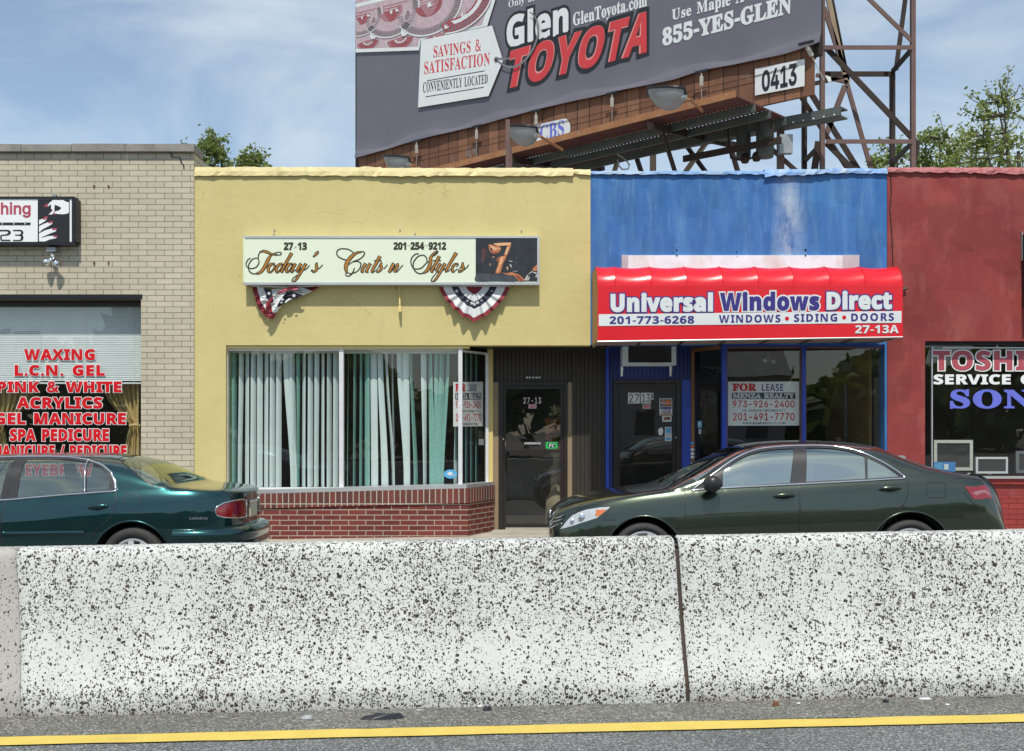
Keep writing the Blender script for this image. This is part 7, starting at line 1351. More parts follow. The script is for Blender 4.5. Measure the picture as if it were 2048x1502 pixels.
# electrical gear under the walkway
EQ=thing('transformer_bank','grey transformer cans hung under the billboard walkway','transformer',bp(1510,290,.1))
for px,py,w,h in ((1487,278,.30,.42),(1530,270,.36,.46)):
    c=Vector(bp(px,py,.0)); mb=MB(); mb.lathe([(0,-h),(w*.45,-h),(w*.5,-h*.9),(w*.5,h*.8),(w*.42,h),(0,h)],tuple(c),18); part('can',mb,M['steel_green'],EQ,smooth=True)
for px,py in ((1490,318),(1513,314)):
    c=bp(px,py,.1); mb=MB(); mb.lathe([(0,-.10),(.07,-.08),(.10,0),(.07,.08),(.03,.11),(0,.11)],c,14); part('insulator',mb,M['steel_dark'],EQ,smooth=True)
mb=MB(); mb.tube([bp(1455,255,.3),bp(1459,300,.3),bp(1462,316,.3),bp(1490,322,.3),bp(1512,312,.3)],.022,6); mb.tube([bp(1517,240,.4),bp(1518,262,.4),bp(1530,277,.4),bp(1545,272,.4),bp(1547,250,.4),bp(1540,240,.4)],.018,6); part('conduit',mb,M['steel_dark'],EQ)
mb=MB(); c=Vector(bp(1571,289,-.3)); e=Vector((BD[0],BD[1],0)); mb.beam(c-Vector((0,0,.19)),c+Vector((0,0,.19)),.26,.16); solo('meter_box',mb,M['galv'],'small grey metal box fixed to a brown post under the billboard','meter box')
mb=MB(); mb.tube([bp(x,y,1.2) for x,y in ((1236,309),(1250,318),(1259,330),(1256,338),(1245,339),(1237,331),(1236,320))],.016,6); solo('cable_loop',mb,M['galv'],'loose cable loop hanging under the left part of the billboard walkway','cable')

# ------------------------------------------------------------------ lattice tower at the right end
T1=thing('lattice_tower','brown steel lattice tower beside the right end of the billboard','tower',at(1735,340,22.8))
Y1,Y2=22.5,24.3; xa,xb=ax(1645.5,Y1),ax(1827,Y1)
def col(mb,x,y,z0=4.0,z1=15.5,w=.09):
    mb.box(x-w/2,x+w/2,y-.012,y+.012,z0,z1); mb.box(x-w/2,x-w/2+.022,y+.012,y+w,z0,z1)
for x,y in ((xa,Y1),(xb,Y1)): mb=MB(); col(mb,x,y); part('leg',mb,M['steel_brown'],T1)
for x,y in ((ax(1609.5,Y2),Y2),(ax(1786,Y2),Y2)): mb=MB(); col(mb,x,y,4.0,az(148,Y2) if x>5 and x>7 else 15.5,.10); part('leg',mb,M['steel_dark'],T1)
def br(a,b,ya,yb,m_,w=.12): mb=MB(); mb.beam(at(*a,ya),at(*b,yb),.02,w*.62,up=(0,0,1) if abs(a[1]-b[1])<40 else (0,-1,0)); part('brace',mb,M[m_],T1)
Yo=Y1-.03
br((1648,95),(1825,95),Yo,Yo,'steel_brown',.14); br((1652,283),(1825,283),Yo,Yo,'steel_brown',.14)
for a,b in (((1652,95),(1830,282)),((1652,285),(1712,345)),): mb=MB(); mb.beam(at(*a,Y1+.05),at(*b,Y1+.05),.11,.04,up=(0,-1,0)); part('brace',mb,M['steel_dark'],T1)
mb=MB(); mb.beam(at(1735,-5,Y1+.02),at(1824,82,Y1+.02),.085,.03,up=(0,-1,0)); part('brace',mb,M['steel_brown'],T1)
for a,b,ya,yb,w in (((1640,148),(1790,148),Y2,Y2,.16),((1813,-20),(1792,140),Y2-.1,Y2-.1,.14),((1824,98),(1785,143),Y1+.1,Y2,.15),((1824,286),(1785,325),Y1+.1,Y2,.15),((1643,97),(1605,140),Y1+.1,Y2,.15),((1640,290),(1610,322),Y1+.1,Y2,.14),((1637,283),(1628,345),Y1+.06,Y1+.06,.2),((1836,282),(1825,345),Y1+.1,Y1+.1,.14)): mb=MB(); mb.beam(at(*a,ya),at(*b,yb),w*.68,.04,up=(0,-1,0)); part('brace',mb,M['steel_dark'],T1)
for a,b,w,m_ in (((1648,15),(1690,145),.14,'steel_brown'),((1657,-5),(1694,165),.17,'wood_old'),((1664,-5),(1697,160),.07,'steel_dark'),((1690,172),(1652,270),.17,'steel_brown'),((1693,165),(1744,345),.13,'steel_brown'),((1624,190),(1720,345),.16,'steel_dark'),((1625,168),(1695,152),.12,'steel_dark'),((1632,150),(1695,165),.11,'steel_brown')): mb=MB(); mb.beam(at(*a,Y2-.6),at(*b,Y2-.6),w*.7,.05,up=(0,-1,0)); part('brace',mb,M[m_],T1)
mb=MB(); mb.add([at(1650,150,Y1-.05),at(1657,164,Y1-.05),at(1663,163,Y1-.05),at(1661,154,Y1-.05)],[(0,1,2,3)]); part('tag_plate',mb,M['paper'],T1)

# ------------------------------------------------------------------ trees behind the roofs
def tree(name,label,px,Y,ptop,pbot,pw,seed,mat,leaves,lsize,twigs=110,group='trees behind the shops'):
    """a tree whose crown spans the given place; twigs fan out of the limbs and carry the leaves"""
    r=random.Random(seed); cx_,_,top=at(px,ptop,Y); zb=at(px,pbot,Y)[2]; rx=pw*Y/F/2; z0=gz(cx_); th=thing(name,label,'tree',(cx_,Y,z0),group); tk=MB(); lf=MB(); zc=(top+zb)/2; rz=(top-zb)/2
    tk.tube([(cx_+.05*math.sin(k*1.7),Y+.05*math.cos(k*2.1),z0+(zb+rz*1.1-z0)*k/6) for k in range(7)],[.20*(1-.12*k) for k in range(7)],8)
    limbs=[]
    for k in range(9):
        a=k*2.4+r.uniform(-.3,.3); z1=z0+(zb-z0)*r.uniform(.65,1.0); e=Vector((cx_+rx*.55*math.cos(a)*r.uniform(.5,1),Y+rx*.55*math.sin(a),zc+rz*r.uniform(-.3,.75))); p=Vector((cx_,Y,z1)); m=(p+e)/2+Vector((r.gauss(0,.2),r.gauss(0,.2),-.25))
        P_=[Vector(q) for q in spline([p,m,e],6)]; tk.tube(P_,[.09*(1-.8*i/(len(P_)-1)) for i in range(len(P_))],6); limbs += P_[4:]
    per=leaves//twigs
    for _ in range(twigs):
        a=r.uniform(0,6.28); q=r.uniform(.35,1)**.6; ph=math.acos(r.uniform(-.5,1)); wob=1+.22*math.sin(3*a+seed)+.15*math.sin(5*a+2*ph)
        e=Vector((cx_+rx*q*wob*math.sin(ph)*math.cos(a),Y+rx*q*wob*math.sin(ph)*math.sin(a),zc+rz*q*math.cos(ph)*(1+.12*math.sin(4*a)))); p=min(limbs,key=lambda v:(v-e).length+max(0,v.z-e.z)*2); d=e-p
        m=p+d*.5+Vector((d.x*.12,d.y*.12,-.12*d.length)); P_=[Vector(v) for v in spline([p,m,e],5)]; tk.tube(P_,[.022*(1-.75*i/(len(P_)-1))+.003 for i in range(len(P_))],4)
        for k in range(per):
            t=1-r.random()**1.6*.75; f=t*(len(P_)-1); i=min(int(f),len(P_)-2); c=P_[i]*(1-f+i)+P_[i+1]*(f-i)+Vector((r.gauss(0,.10),r.gauss(0,.10),r.gauss(0,.09)))
            nn=Vector((r.gauss(0,1),r.gauss(0,1),r.gauss(.6,1))).normalized(); u=nn.orthogonal().normalized(); w=r.uniform(0,6.28); u=u*math.cos(w)+nn.cross(u)*math.sin(w); b=nn.cross(u); s=lsize*r.uniform(.6,1.3)
            lf.add([c-u*s,c-b*s*.5+nn*s*.12,c+u*s,c+b*s*.5+nn*s*.12],[(0,1,2,3)])
    part('trunk',tk,M['bark'],th); part('crown',lf,mat,th); return th
tree('leafy_tree','small leafy tree top behind the beige and yellow buildings',415,38,252,420,105,3,M['leaf_dark'],1700,.09,80)
tree('leafy_tree','low leafy tree top just above the yellow parapet',502,40,284,430,100,11,M['leaf_dark'],1400,.09,70)
tree('leafy_tree','tall fresh green tree above the red building at the right edge',2040,36,140,500,310,5,M['leaf'],3800,.085,170)
tree('leafy_tree','bright green tree right of the lattice tower',1872,40,238,480,120,8,M['leaf'],2300,.085,100)
tree('leafy_tree','small green tree seen through the legs of the lattice tower',1775,41,268,480,110,9,M['leaf'],2300,.085,80)
tree('leafy_tree','broad green tree low behind the red parapet',1955,44,240,500,210,14,M['leaf'],3400,.09,130)
tree('leafy_tree','green tree beyond the right edge behind the red building',2190,42,190,520,220,21,M['leaf'],4000,.09,90)

# ------------------------------------------------------------------ the other side of the road, unseen, added for dark reflections in the glass
r=random.Random(2); mb=MB()
for k in range(15000):
    x=r.uniform(-60,60); h=6.5+2.2*math.sin(x*.23)+1.5*math.sin(x*.61+1)+r.uniform(-.5,.5); z=h*math.sqrt(r.random()); y=-34+r.gauss(0,1.8); s=r.uniform(.45,.95)
    nn=Vector((r.gauss(0,1),r.gauss(0,1),r.gauss(.5,1))).normalized(); a=nn.orthogonal().normalized()*s; b=nn.cross(a); c=Vector((x,y,z)); mb.add([c-a,c-b*.7,c+a,c+b*.7],[(0,1,2,3)])
o=part('treeline',mb,M['leaf_dark'],None,loc=(0,-34,0)); tag(o,'unseen dense dark treeline along the near side of the highway, added for reflections','treeline',kind='stuff')
HS=thing('gabled_house','unseen pale sided house with a gable across the highway, added for reflections','house',(9.5,-26,0)); mb=MB(); x0,x1,y0,y1=5,14,-32,-25
mb.box(x0,x1,y0,y1,-.2,4.4); part('wall',mb,M['house'],HS); mb=MB(); mb.add([(x0-.3,y1+.4,4.4),(x1+.3,y1+.4,4.4),(x1+.3,y0-.4,4.4),(x0-.3,y0-.4,4.4),(x0-.3,(y0+y1)/2,6.9),(x1+.3,(y0+y1)/2,6.9)],[(0,1,5,4),(2,3,4,5),(0,4,3),(1,2,5),(0,3,2,1)]); part('roof',mb,M['roofing'],HS)
for x in (6.4,9.2,12.0): mb=MB(); mb.box(x,x+1.1,y1-.05,y1+.04,1.2,2.7); w=part('window',mb,M['screen'],HS)
# ------------------------------------------------------------------ cars: a lofted shell cut into panels, glass and lamps
def dens(P, step, closed=True):
    out=[]; n=len(P)
    for i in range(n if closed else n-1):
        a=np.array(P[i],float); b=np.array(P[(i+1)%n],float); k=max(1,int(np.hypot(*(b-a))/step))
        out += [tuple(a+(b-a)*t/k) for t in range(k)]
    if not closed: out.append(tuple(map(float,P[-1])))
    return out
NL,NU,SM=60,120,1.8
class Shell:
    def __init__(s, Ys, hw, top, belt, plan_f, plan_r, x0, x1, zsill, pq, prof):
        s.Ys,s.hw,s.Yc,s.Ym=Ys,hw,Ys+hw,Ys+.55; s.x0,s.x1=x0,x1
        e=np.concatenate([x0+np.linspace(0,.3,60)[:-1],np.linspace(x0+.3,x1-.3,330)[:-1],x1-.3+np.linspace(0,.3,60)]); s.xs=e
        T=pchip([ax(p,s.Ym) for p,_ in top],[az(q,s.Ym) for _,q in top]); B=pchip([ax(p,Ys) for p,_ in belt],[az(q,Ys) for _,q in belt])
        zt=T(e); zb=np.minimum(B(e),zt-.018); z0=pchip(*zip(*zsill))(e); zb=np.maximum(zb,z0+.03); zt=np.maximum(zt,zb+.018)
        W=hw*np.minimum(pchip(*zip(*plan_f))(e-x0),pchip(*zip(*plan_r))(x1-e))
        pr=pchip(*zip(*prof)); PQ=[pchip([a[0] for a in pq],[a[k] for a in pq])(e) for k in (1,2,3)]
        n=len(e); s.Y=np.zeros((n,NL+NU+1)); s.Z=np.zeros_like(s.Y); s.al=np.zeros(n)
        h=np.linspace(0,1,NL+1)
        for i in range(n):
            s.Y[i,:NL+1]=W[i]*pr(h); s.Z[i,:NL+1]=z0[i]+(zb[i]-z0[i])*h
            p,q,ln=PQ[0][i],PQ[1][i],PQ[2][i]; w=np.linspace(0,.97,160); th=np.concatenate([np.arcsin(w**(p/2)),np.linspace(math.asin(.97**(p/2)),math.pi/2,140)[1:]])
            f=np.sin(th)**(2/p); Yb=W[i]*pr(1.0); yy=Yb*(1-ln*f)*np.cos(th).clip(0)**(2/q); zz=zb[i]+(zt[i]-zb[i])*f
            d=np.concatenate([[0],np.cumsum(np.hypot(np.diff(yy),np.diff(zz)))]); u=np.linspace(0,d[-1],NU+1); s.al[i]=d[-1]
            s.Y[i,NL:]=np.interp(u,d,yy); s.Z[i,NL:]=np.interp(u,d,zz)
        # soften the fold where side meets upper body, then find normals
        for _ in range(3):
            for A in (s.Y,s.Z): A[:,NL-4:NL+5]=(A[:,NL-5:NL+4]+2*A[:,NL-4:NL+5]+A[:,NL-3:NL+6])/4
        dx=np.gradient(np.broadcast_to(e[:,None],s.Y.shape),axis=0); Yx=np.gradient(-s.Y,axis=0); Zx=np.gradient(s.Z,axis=0); Ysn=np.gradient(-s.Y,axis=1); Zs=np.gradient(s.Z,axis=1)
        N=np.stack([Yx*Zs-Zx*Ysn, -dx*Zs, dx*Ysn],-1); N/= (np.linalg.norm(N,axis=-1,keepdims=True)+1e-9)
        s.N=N
    def ij(s,x,t):
        x=np.clip(x,s.x0,s.x1); i=np.clip(np.searchsorted(s.xs,x)-1,0,len(s.xs)-2); fx=(x-s.xs[i])/(s.xs[i+1]-s.xs[i]); j=np.clip(np.asarray(t,float)/SM*(NL+NU),0,NL+NU-1e-6); k=j.astype(int); return i,fx,k,j-k
    def bil(s,A,x,t):
        i,fx,k,ft=s.ij(np.asarray(x,float),t)
        if A.ndim==3: fx=fx[...,None]; ft=ft[...,None]
        return A[i,k]*(1-fx)*(1-ft)+A[i+1,k]*fx*(1-ft)+A[i,k+1]*(1-fx)*ft+A[i+1,k+1]*fx*ft
    def P(s,x,t,off=0.0,side=1):
        x=np.atleast_1d(np.asarray(x,float)); t=np.atleast_1d(np.asarray(t,float)); y=s.bil(s.Y,x,t); z=s.bil(s.Z,x,t); n=s.bil(s.N,x,t); n=n/(np.linalg.norm(n,axis=-1,keepdims=True)+1e-9)
        p=np.stack([x,s.Yc-y,z],-1)+n*off
        if side<0: p[:,1]=2*s.Yc-p[:,1]; n=n*np.array([1,-1,1])
        return p,n
    def s_of(s,x,z):
        i=int(np.clip(np.searchsorted(s.xs,x)-1,0,len(s.xs)-2)); f=np.clip((x-s.xs[i])/(s.xs[i+1]-s.xs[i]),0,1); col=s.Z[i]*(1-f)+s.Z[i+1]*f; col=np.maximum.accumulate(col+np.arange(len(col))*1e-9)
        if z<col[0]: return -.02
        return float(np.interp(z,col,np.arange(NL+NU+1)))/(NL+NU)*SM
    def inv(s,px,py):
        Y=s.Ys
        for _ in range(6):
            x=ax(px,Y); z=az(py,Y); t=s.s_of(x,z); Y=.5*Y+.5*float(s.P(x,max(t,0))[0][0][1])
        return (float(np.clip(ax(px,Y),s.x0,s.x1)),t)
    def poly(s,pts): return [s.inv(*p) for p in pts]
    def fromc(s,x,d):
        i=int(np.clip(np.searchsorted(s.xs,x),0,len(s.xs)-1)); return (NL+NU-d/s.al[i]*NU)/(NL+NU)*SM
    def build(s, regions):
        """regions: ordered (name, polygon in (x,t)); returns triangles per region"""
        g=.042; xs=np.concatenate([s.x0+np.linspace(0,.28,18)[:-1],np.linspace(s.x0+.28,s.x1-.28,int((s.x1-s.x0-.56)/g)),s.x1-np.linspace(.28,0,18)[1:]]); ts=np.linspace(0,SM,44)
        V=[];E=[]
        box=dens([(s.x0,0),(s.x1,0),(s.x1,SM),(s.x0,SM)],.05); V+=box; E+=[(i,(i+1)%len(box)) for i in range(len(box))]
        edge=[]
        for nm,pl in regions:
            d=dens(pl,.028); b=len(V); V+=d; E+=[(b+i,b+(i+1)%len(d)) for i in range(len(d))]; edge+=d
        edge=np.array(edge)
        for x in xs[1:-1]:
            for t in ts[1:-1]:
                if len(edge)==0 or np.min((edge[:,0]-x)**2+(edge[:,1]-t)**2)>.0003: V.append((x,t))
        vo,eo,fo,*_=delaunay_2d_cdt([Vector(v) for v in V],E,[],0,1e-5); vo=np.array([tuple(v) for v in vo]); out={}
        bb=[(min(p[0] for p in pl),max(p[0] for p in pl),min(p[1] for p in pl),max(p[1] for p in pl)) for _,pl in regions]
        for f in fo:
            c=vo[list(f)].mean(0)
            if c[1]<0 or c[1]>SM or c[0]<s.x0 or c[0]>s.x1: continue
            nm='body'
            for (k,pl),b in zip(regions,bb):
                if b[0]<=c[0]<=b[1] and b[2]<=c[1]<=b[3] and inside(pl,*c): nm=k; break
            out.setdefault(nm,[]).append(tuple(f))
        s.vo=vo; return out
    def mesh(s, name, tris, mat, parent, sides=(1,-1), off=0.0, label=None, join=False):
        if len(sides)>1 and not join:                # one mesh for the near side, one for the far side
            a=s.mesh(name,tris,mat,parent if not isinstance(parent,tuple) else parent[0],(1,),off,label); b=s.mesh(name,tris,mat,parent if not isinstance(parent,tuple) else parent[1],(-1,),off); return (a,b)
        mb=MB(); nr=[]
        ids=sorted({i for f in tris for i in f}); ix={v:k for k,v in enumerate(ids)}
        for sd in sides:
            p,n=s.P(s.vo[ids,0],s.vo[ids,1],off,sd); fs=[tuple(ix[i] for i in f) for f in tris]; fs=[f if sd>0 else f[::-1] for f in fs]
            mb.add(p.tolist(),fs); nr+=n.tolist()
        return part(name,mb,mat,parent,normals=nr,label=label)
    def line(s, mb, pts, w, off=.002, sides=(1,-1), closed=False, m=0):
        d=np.array(dens(pts,.03,closed)); 
        if closed: d=np.vstack([d,d[:1]])
        for sd in sides:
            p,n=s.P(d[:,0],d[:,1],off,sd); tg=np.gradient(p,axis=0); tg/=np.linalg.norm(tg,axis=1,keepdims=True)+1e-9; b=np.cross(tg,n); mb.grid([(p+b*w/2).tolist(),(p-b*w/2).tolist()],m)
    def pipe(s, mb, pts, r, off=.006, sides=(1,-1), closed=False, m=0, n=6):
        d=np.array(dens(pts,.03,closed))
        for sd in sides: mb.tube(s.P(d[:,0],d[:,1],off,sd)[0].tolist(),r,n,m,closed)
def wheel(parent, x, y, z, R, side, spokes, rimr, cover):
    w=.21; y0=y; o=lambda h:-h*side
    t=MB(); pr=[(rimr,0.03),(rimr+.015,.0),(R-.035,-.004),(R-.012,.018),(R,.05),(R,w-.05),(R-.012,w-.018),(R-.05,w),(rimr,w)]
    t.lathe([(r,h*side) for r,h in pr],(x,y0,z),48,axis='y'); ob=part('wheel',MB().merge(t),M['rubber'],parent,smooth=True)
    m=MB(); m.lathe([(rimr,.028*side),(rimr-.012,.012*side),(rimr-.03,.03*side),(rimr-.045,.075*side),(.02,.085*side)],(x,y0,z),40,axis='y'); part('rim',m,M['rim'],ob,smooth=True)
    m=MB()
    for k in range(spokes):
        a=2*math.pi*k/spokes+.3; d=Vector((math.cos(a),0,math.sin(a))); c=Vector((x,y0+.035*side,z)); m.beam(c+d*.04,c+d*(rimr-.02),.075 if cover else .055,.03,up=(0,1,0))
    m.lathe([(0,.01*side),(.055,.015*side),(.07,.05*side)],(x,y0,z),20,axis='y'); part('spokes',m,M['rim'],ob)
    m=MB(); m.lathe([(rimr-.045,.07*side),(.03,.07*side)],(x,y0,z),30,axis='y'); part('brake_gap',m,M['well'],ob)
def arch(cx,cy,r,n=40,a0=-20,a1=200): return [(cx+r*math.cos(math.radians(a0+(a1-a0)*i/n)),cy-r*math.sin(math.radians(a0+(a1-a0)*i/n))) for i in range(n+1)]
def handle(parent,S,px0,px1,py,mat,h=.022,out=.034,chrome=None,dish_shade=True):
    pts=[S.inv(px0+(px1-px0)*t,py[0]+(py[1]-py[0])*t) for t in np.linspace(0,1,13)]; d=np.array(pts)
    for sd in (1,-1):
        p,n=S.P(d[:,0],d[:,1],0,sd); mb=MB(); P=[]; R=[]
        for i in range(13): t=i/12; e=math.sin(math.pi*min(1,max(0,t)))**.35; P.append((p[i]+n[i]*out*e).tolist()); R.append(h*(.55+.45*math.sin(math.pi*t)**.5))
        mb.tube(P,R,10); part('handle',mb,mat,parent[0 if sd>0 else 1],smooth=True)
    if dish_shade:
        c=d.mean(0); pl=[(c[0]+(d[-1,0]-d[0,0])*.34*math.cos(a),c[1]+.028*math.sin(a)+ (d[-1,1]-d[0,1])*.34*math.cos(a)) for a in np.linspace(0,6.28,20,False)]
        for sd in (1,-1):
            mb=MB(); p,n=S.P([q[0] for q in pl],[q[1] for q in pl],.0025,sd); mb.poly(p.tolist()); part('handle_shade',mb,M['black_trim'],parent[0 if sd>0 else 1])  # flat black patch stands for the shade behind the handle
def seat(parent,x,yc,zb,mat,h=.62,w=.48,head=True):
    def slab_(mb,a,b,c,d,e,f,r): 
        mb.box(a,b,c,d,e,f)
    mb=MB()
    for i in range(7):
        pass
    G=[]
    for k in range(9):
        t=k/8; ww=w*(1-.18*t)*(1 if k not in(0,8) else .86); th=.10*(1 if k not in (0,8) else .55); xx=x+t*.14; z=zb+t*h
        G.append([(xx-th/2,yc-ww/2+.03,z),(xx-th/2-.02,yc,z),(xx-th/2,yc+ww/2-.03,z),(xx,yc+ww/2,z),(xx+th/2,yc+ww/2-.03,z),(xx+th/2,yc-ww/2+.03,z),(xx,yc-ww/2,z),(xx-th/2,yc-ww/2+.03,z)])
    mb.grid(G); mb.add(G[-1][:-1],[tuple(range(7))]); ob=part('seat',mb,mat,parent,smooth=True)
    if head:
        mb=MB(); G=[]
        for k in range(7):
            t=k/6; e=.65+.35*math.sin(math.pi*t); ww=.26*e; z=zb+h+.035+t*.17; xx=x+.15+t*.03; th=.10*e
            G.append([(xx-th/2,yc-ww/2+.02,z),(xx-th/2-.01,yc,z),(xx-th/2,yc+ww/2-.02,z),(xx+th/2,yc+ww/2-.02,z),(xx+th/2,yc-ww/2+.02,z),(xx-th/2,yc-ww/2+.02,z)])
        mb.grid(G); mb.add(G[-1][:-1],[tuple(range(5))]); mb.tube([(x+.15,yc-.06,zb+h-.02),(x+.155,yc-.06,zb+h+.06)],.008,6); mb.tube([(x+.15,yc+.06,zb+h-.02),(x+.155,yc+.06,zb+h+.06)],.008,6); part('headrest',mb,mat,ob,smooth=True)
def cabin(parent,S,xa,xb,zf,mat):
    mb=MB(); mb.box(xa,xb,S.Yc-S.hw+.13,S.Yc+S.hw-.13,zf-.03,zf); part('cabin_floor',mb,M['cabin'],parent)
def wells(parent,S,cs,r):
    for x,z in cs:
        for sd in (1,-1):
            mb=MB(); y0=S.Yc-sd*(S.hw*.985); y1=S.Yc-sd*(S.hw-.42); n=24; A=[(x+r*math.cos(math.radians(-25+230*i/n)),z+r*math.sin(math.radians(-25+230*i/n))) for i in range(n+1)]
            mb.grid([[(a,y0,b) for a,b in A],[(a,y1,b) for a,b in A]]); mb.poly([(a,y1,b) for a,b in A]); part('wheel_well',mb,M['well'],parent)

def dark_green_sedan():
    Ys,hw=11.34,.91
    top=[(1099,1046),(1103,1036),(1110,1021),(1122,1010),(1140,1002),(1165,995),(1215,985),(1282,976.5),(1322,970.5),(1350,957),(1400,932),(1458,902.5),(1482,893.5),(1534,884.5),(1580,881.6),(1623,881),(1694,883.6),(1751,890.7),(1789,905),(1836,924),(1883,939),(1921,946),(1954,947),(1971,950),(1979,962),(1987,980),(1995,1003),(2001,1016),(2005,1036),(2007,1052)]
    belt=[(1085,1062),(1105,1043),(1130,1032),(1170,1019),(1220,1005.5),(1285,992),(1340,985),(1382,981.5),(1434,977.5),(1595,968.5),(1735,961),(1810,957),(1860,955.5),(1920,955),(1955,957),(1978,962),(1990,975),(2005,995),(2025,1030),(2045,1062)]
    x0,x1=ax(1099,Ys+.4),ax(2006,Ys+.45); g=lambda x:gz(x)
    S=Shell(Ys,hw,top,belt,[(0,.50),(.04,.60),(.10,.68),(.2,.77),(.35,.86),(.55,.925),(.85,.965),(1.4,1.0),(9,1.0)],[(0,.60),(.04,.70),(.1,.78),(.22,.87),(.45,.93),(.8,.965),(1.5,1.0),(9,1.0)],x0,x1,
        [(x0,g(x0)+.40),(x0+.06,g(x0)+.27),(x0+.3,g(x0)+.19),(x0+1.2,g(x0)+.21),(x1-1.2,g(x1)+.23),(x1-.3,g(x1)+.26),(x1-.05,g(x1)+.34),(x1,g(x1)+.44)],
        [(x0,2.3,2.4,.0),(ax(1320,Ys),2.3,2.5,.0),(ax(1380,Ys),4.5,2.3,.06),(ax(1480,Ys),7.5,2.25,.15),(ax(1600,Ys),8,2.2,.20),(ax(1740,Ys),7,2.2,.20),(ax(1810,Ys),4.5,2.3,.15),(ax(1880,Ys),2.6,2.5,.05),(x1,2.3,2.6,.0)],
        [(0,.90),(.06,.94),(.2,.97),(.4,.993),(.53,1.0),(.66,.994),(.80,.971),(.90,.945),(.96,.925),(1.0,.902)])
    c=thing('parked_car','dark green four door sedan parked before the blue shop, its nose to the left','car',((x0+x1)/2,S.Yc,gz((x0+x1)/2)))
    dlo=[(1384,981),(1397,970.5),(1420,953),(1446,934),(1470,918),(1496,905),(1522,897.8),(1560,893.6),(1599,891.8),(1640,891.6),(1670,893.5),(1705,899.5),(1738,911),(1770,927),(1795,943),(1810,954.5),(1806,957.2),(1735,961.3),(1665,965),(1597,968.6),(1516,972.5),(1436,977)]
    w1=[(1446,974.5),(1446,942),(1470,924),(1498,910),(1524,902.5),(1556,898.4),(1587,896.8),(1580.5,965.5),(1520,969)]
    w2=[(1612,895.8),(1640,895.6),(1668,897.5),(1700,903),(1729.5,913),(1731.5,957.2),(1612.5,963.5)]
    w3=[(1735,915),(1768,931),(1790,945.5),(1800,953),(1735.5,957)]
    fd=[(1369,986),(1384,981.5),(1436,977.3),(1516,972.8),(1597,969),(1597,1030),(1597,1092),(1374,1098),(1370,1060)]
    rd_=[(1598.3,969),(1665,965.4),(1735,961.6),(1808,957.5),(1816.5,962),(1817,985),(1811,1003),(1798,1020),(1776,1038),(1760,1060),(1752,1090),(1598.3,1092)]
    hl=[(1221,1014),(1200,1015),(1171,1020),(1156,1025.5),(1144.5,1031),(1134,1042),(1121,1058),(1134,1055),(1162,1046),(1194,1036)]
    am=[(1192,1020),(1213,1019),(1207,1026),(1197,1032.5),(1191,1033)]
    tl_=[(1929,973),(1955,974),(1978,977),(1984,999),(1966,999),(1947,998)]
    tw=[(1944,985.5),(1979,987),(1980.5,992),(1952,991)]
    P=S.poly; regs=[('w1',P(w1)),('w2',P(w2)),('w3',P(w3)),('dlo',P(dlo)),('amber',P(am)),('head',P(hl)),('tailw',P(tw)),('tail',P(tl_)),('arch',P(arch(1288.5,1110,78))),('arch2',P(arch(1822,1104,81)))]
    we=P([(1392,964),(1420,944),(1452,921),(1484,904),(1508,896)]); xc0,xc1=ax(1326,S.Ym),ax(1484,S.Ym)
    regs.append(('shield',[we[0]]+we[1:]+[(xc1,SM),(xc0,SM)]))
    xr0,xr1=ax(1752,S.Ym),ax(1882,S.Ym); regs.append(('rear',[(xr0,SM),(xr0+.02,S.fromc(xr0+.02,.50))]+[(x,S.fromc(x,.54)) for x in np.linspace(xr0+.15,xr1-.08,5)]+[(xr1-.01,S.fromc(xr1,.57)),(xr1,SM)]))
    regs += [('fdoor',P(fd)),('rdoor',P(rd_))]
    T=S.build(regs); pt=M['paint_green']
    bd=S.mesh('body',T['body'],pt,c,join=True)
    f1=S.mesh('front_door',T['fdoor'],pt,c); f2=S.mesh('rear_door',T['rdoor'],pt,c)
    S.mesh('window_frame',T['dlo'],M['grey_pillar'],c)
    S.mesh('window',T['w1'],M['glass_car'],f1,off=-.006); S.mesh('window',T['w2'],M['glass_car'],f2,off=-.006); S.mesh('quarter_window',T['w3'],M['glass_car'],f2,off=-.006)
    S.mesh('windscreen',T['shield'],M['glass_car'],c,off=-.004,join=True); S.mesh('rear_window',T['rear'],M['glass_car'],c,off=-.004,join=True)
    for sd in (1,-1):
        h_=S.mesh('headlight',T['head'],M['lens_white'],c,sides=(sd,),off=.003); S.mesh('turn_signal',T['amber'],M['lens_amber'],h_,sides=(sd,),off=.004)
        t_=S.mesh('taillight',T['tail'],M['lens_red'],c,sides=(sd,),off=.004); S.mesh('reverse_light',T['tailw'],M['lens_pink'],t_,sides=(sd,),off=.005)
        mb=MB(); q=S.inv(1165,1036); p,n=S.P([q[0]],[q[1]],.007,sd); mb.lathe([(0,-.012),(.03,-.008),(.042,0)],p[0].tolist(),16,axis='y'); q=S.inv(1146,1043); p,n=S.P([q[0]],[q[1]],.007,sd); mb.lathe([(0,-.01),(.02,-.006),(.028,0)],p[0].tolist(),16,axis='y'); part('reflector',mb,M['chrome'],h_,smooth=True)
    [part('chrome_trim',(lambda q:(S.pipe(q,P(dlo),.0105,.004,(sd,),True),q)[1])(MB()),M['chrome'],c,smooth=True) for sd in (1,-1)]
    mb=MB()
    S.line(mb,P([(1370,986),(1369.5,1020),(1371,1060),(1374,1098)]),.009); S.line(mb,P([(1597.6,969),(1597.6,1092)]),.010); S.line(mb,P(rd_[3:11]),.009)
    S.line(mb,P([(1221,1013.5),(1205,1039.5),(1215,1040.5),(1232,1040)]),.009); S.line(mb,P([(1144,1029),(1170,1014),(1225,1001),(1285,989),(1330,982),(1372,975)]),.007)
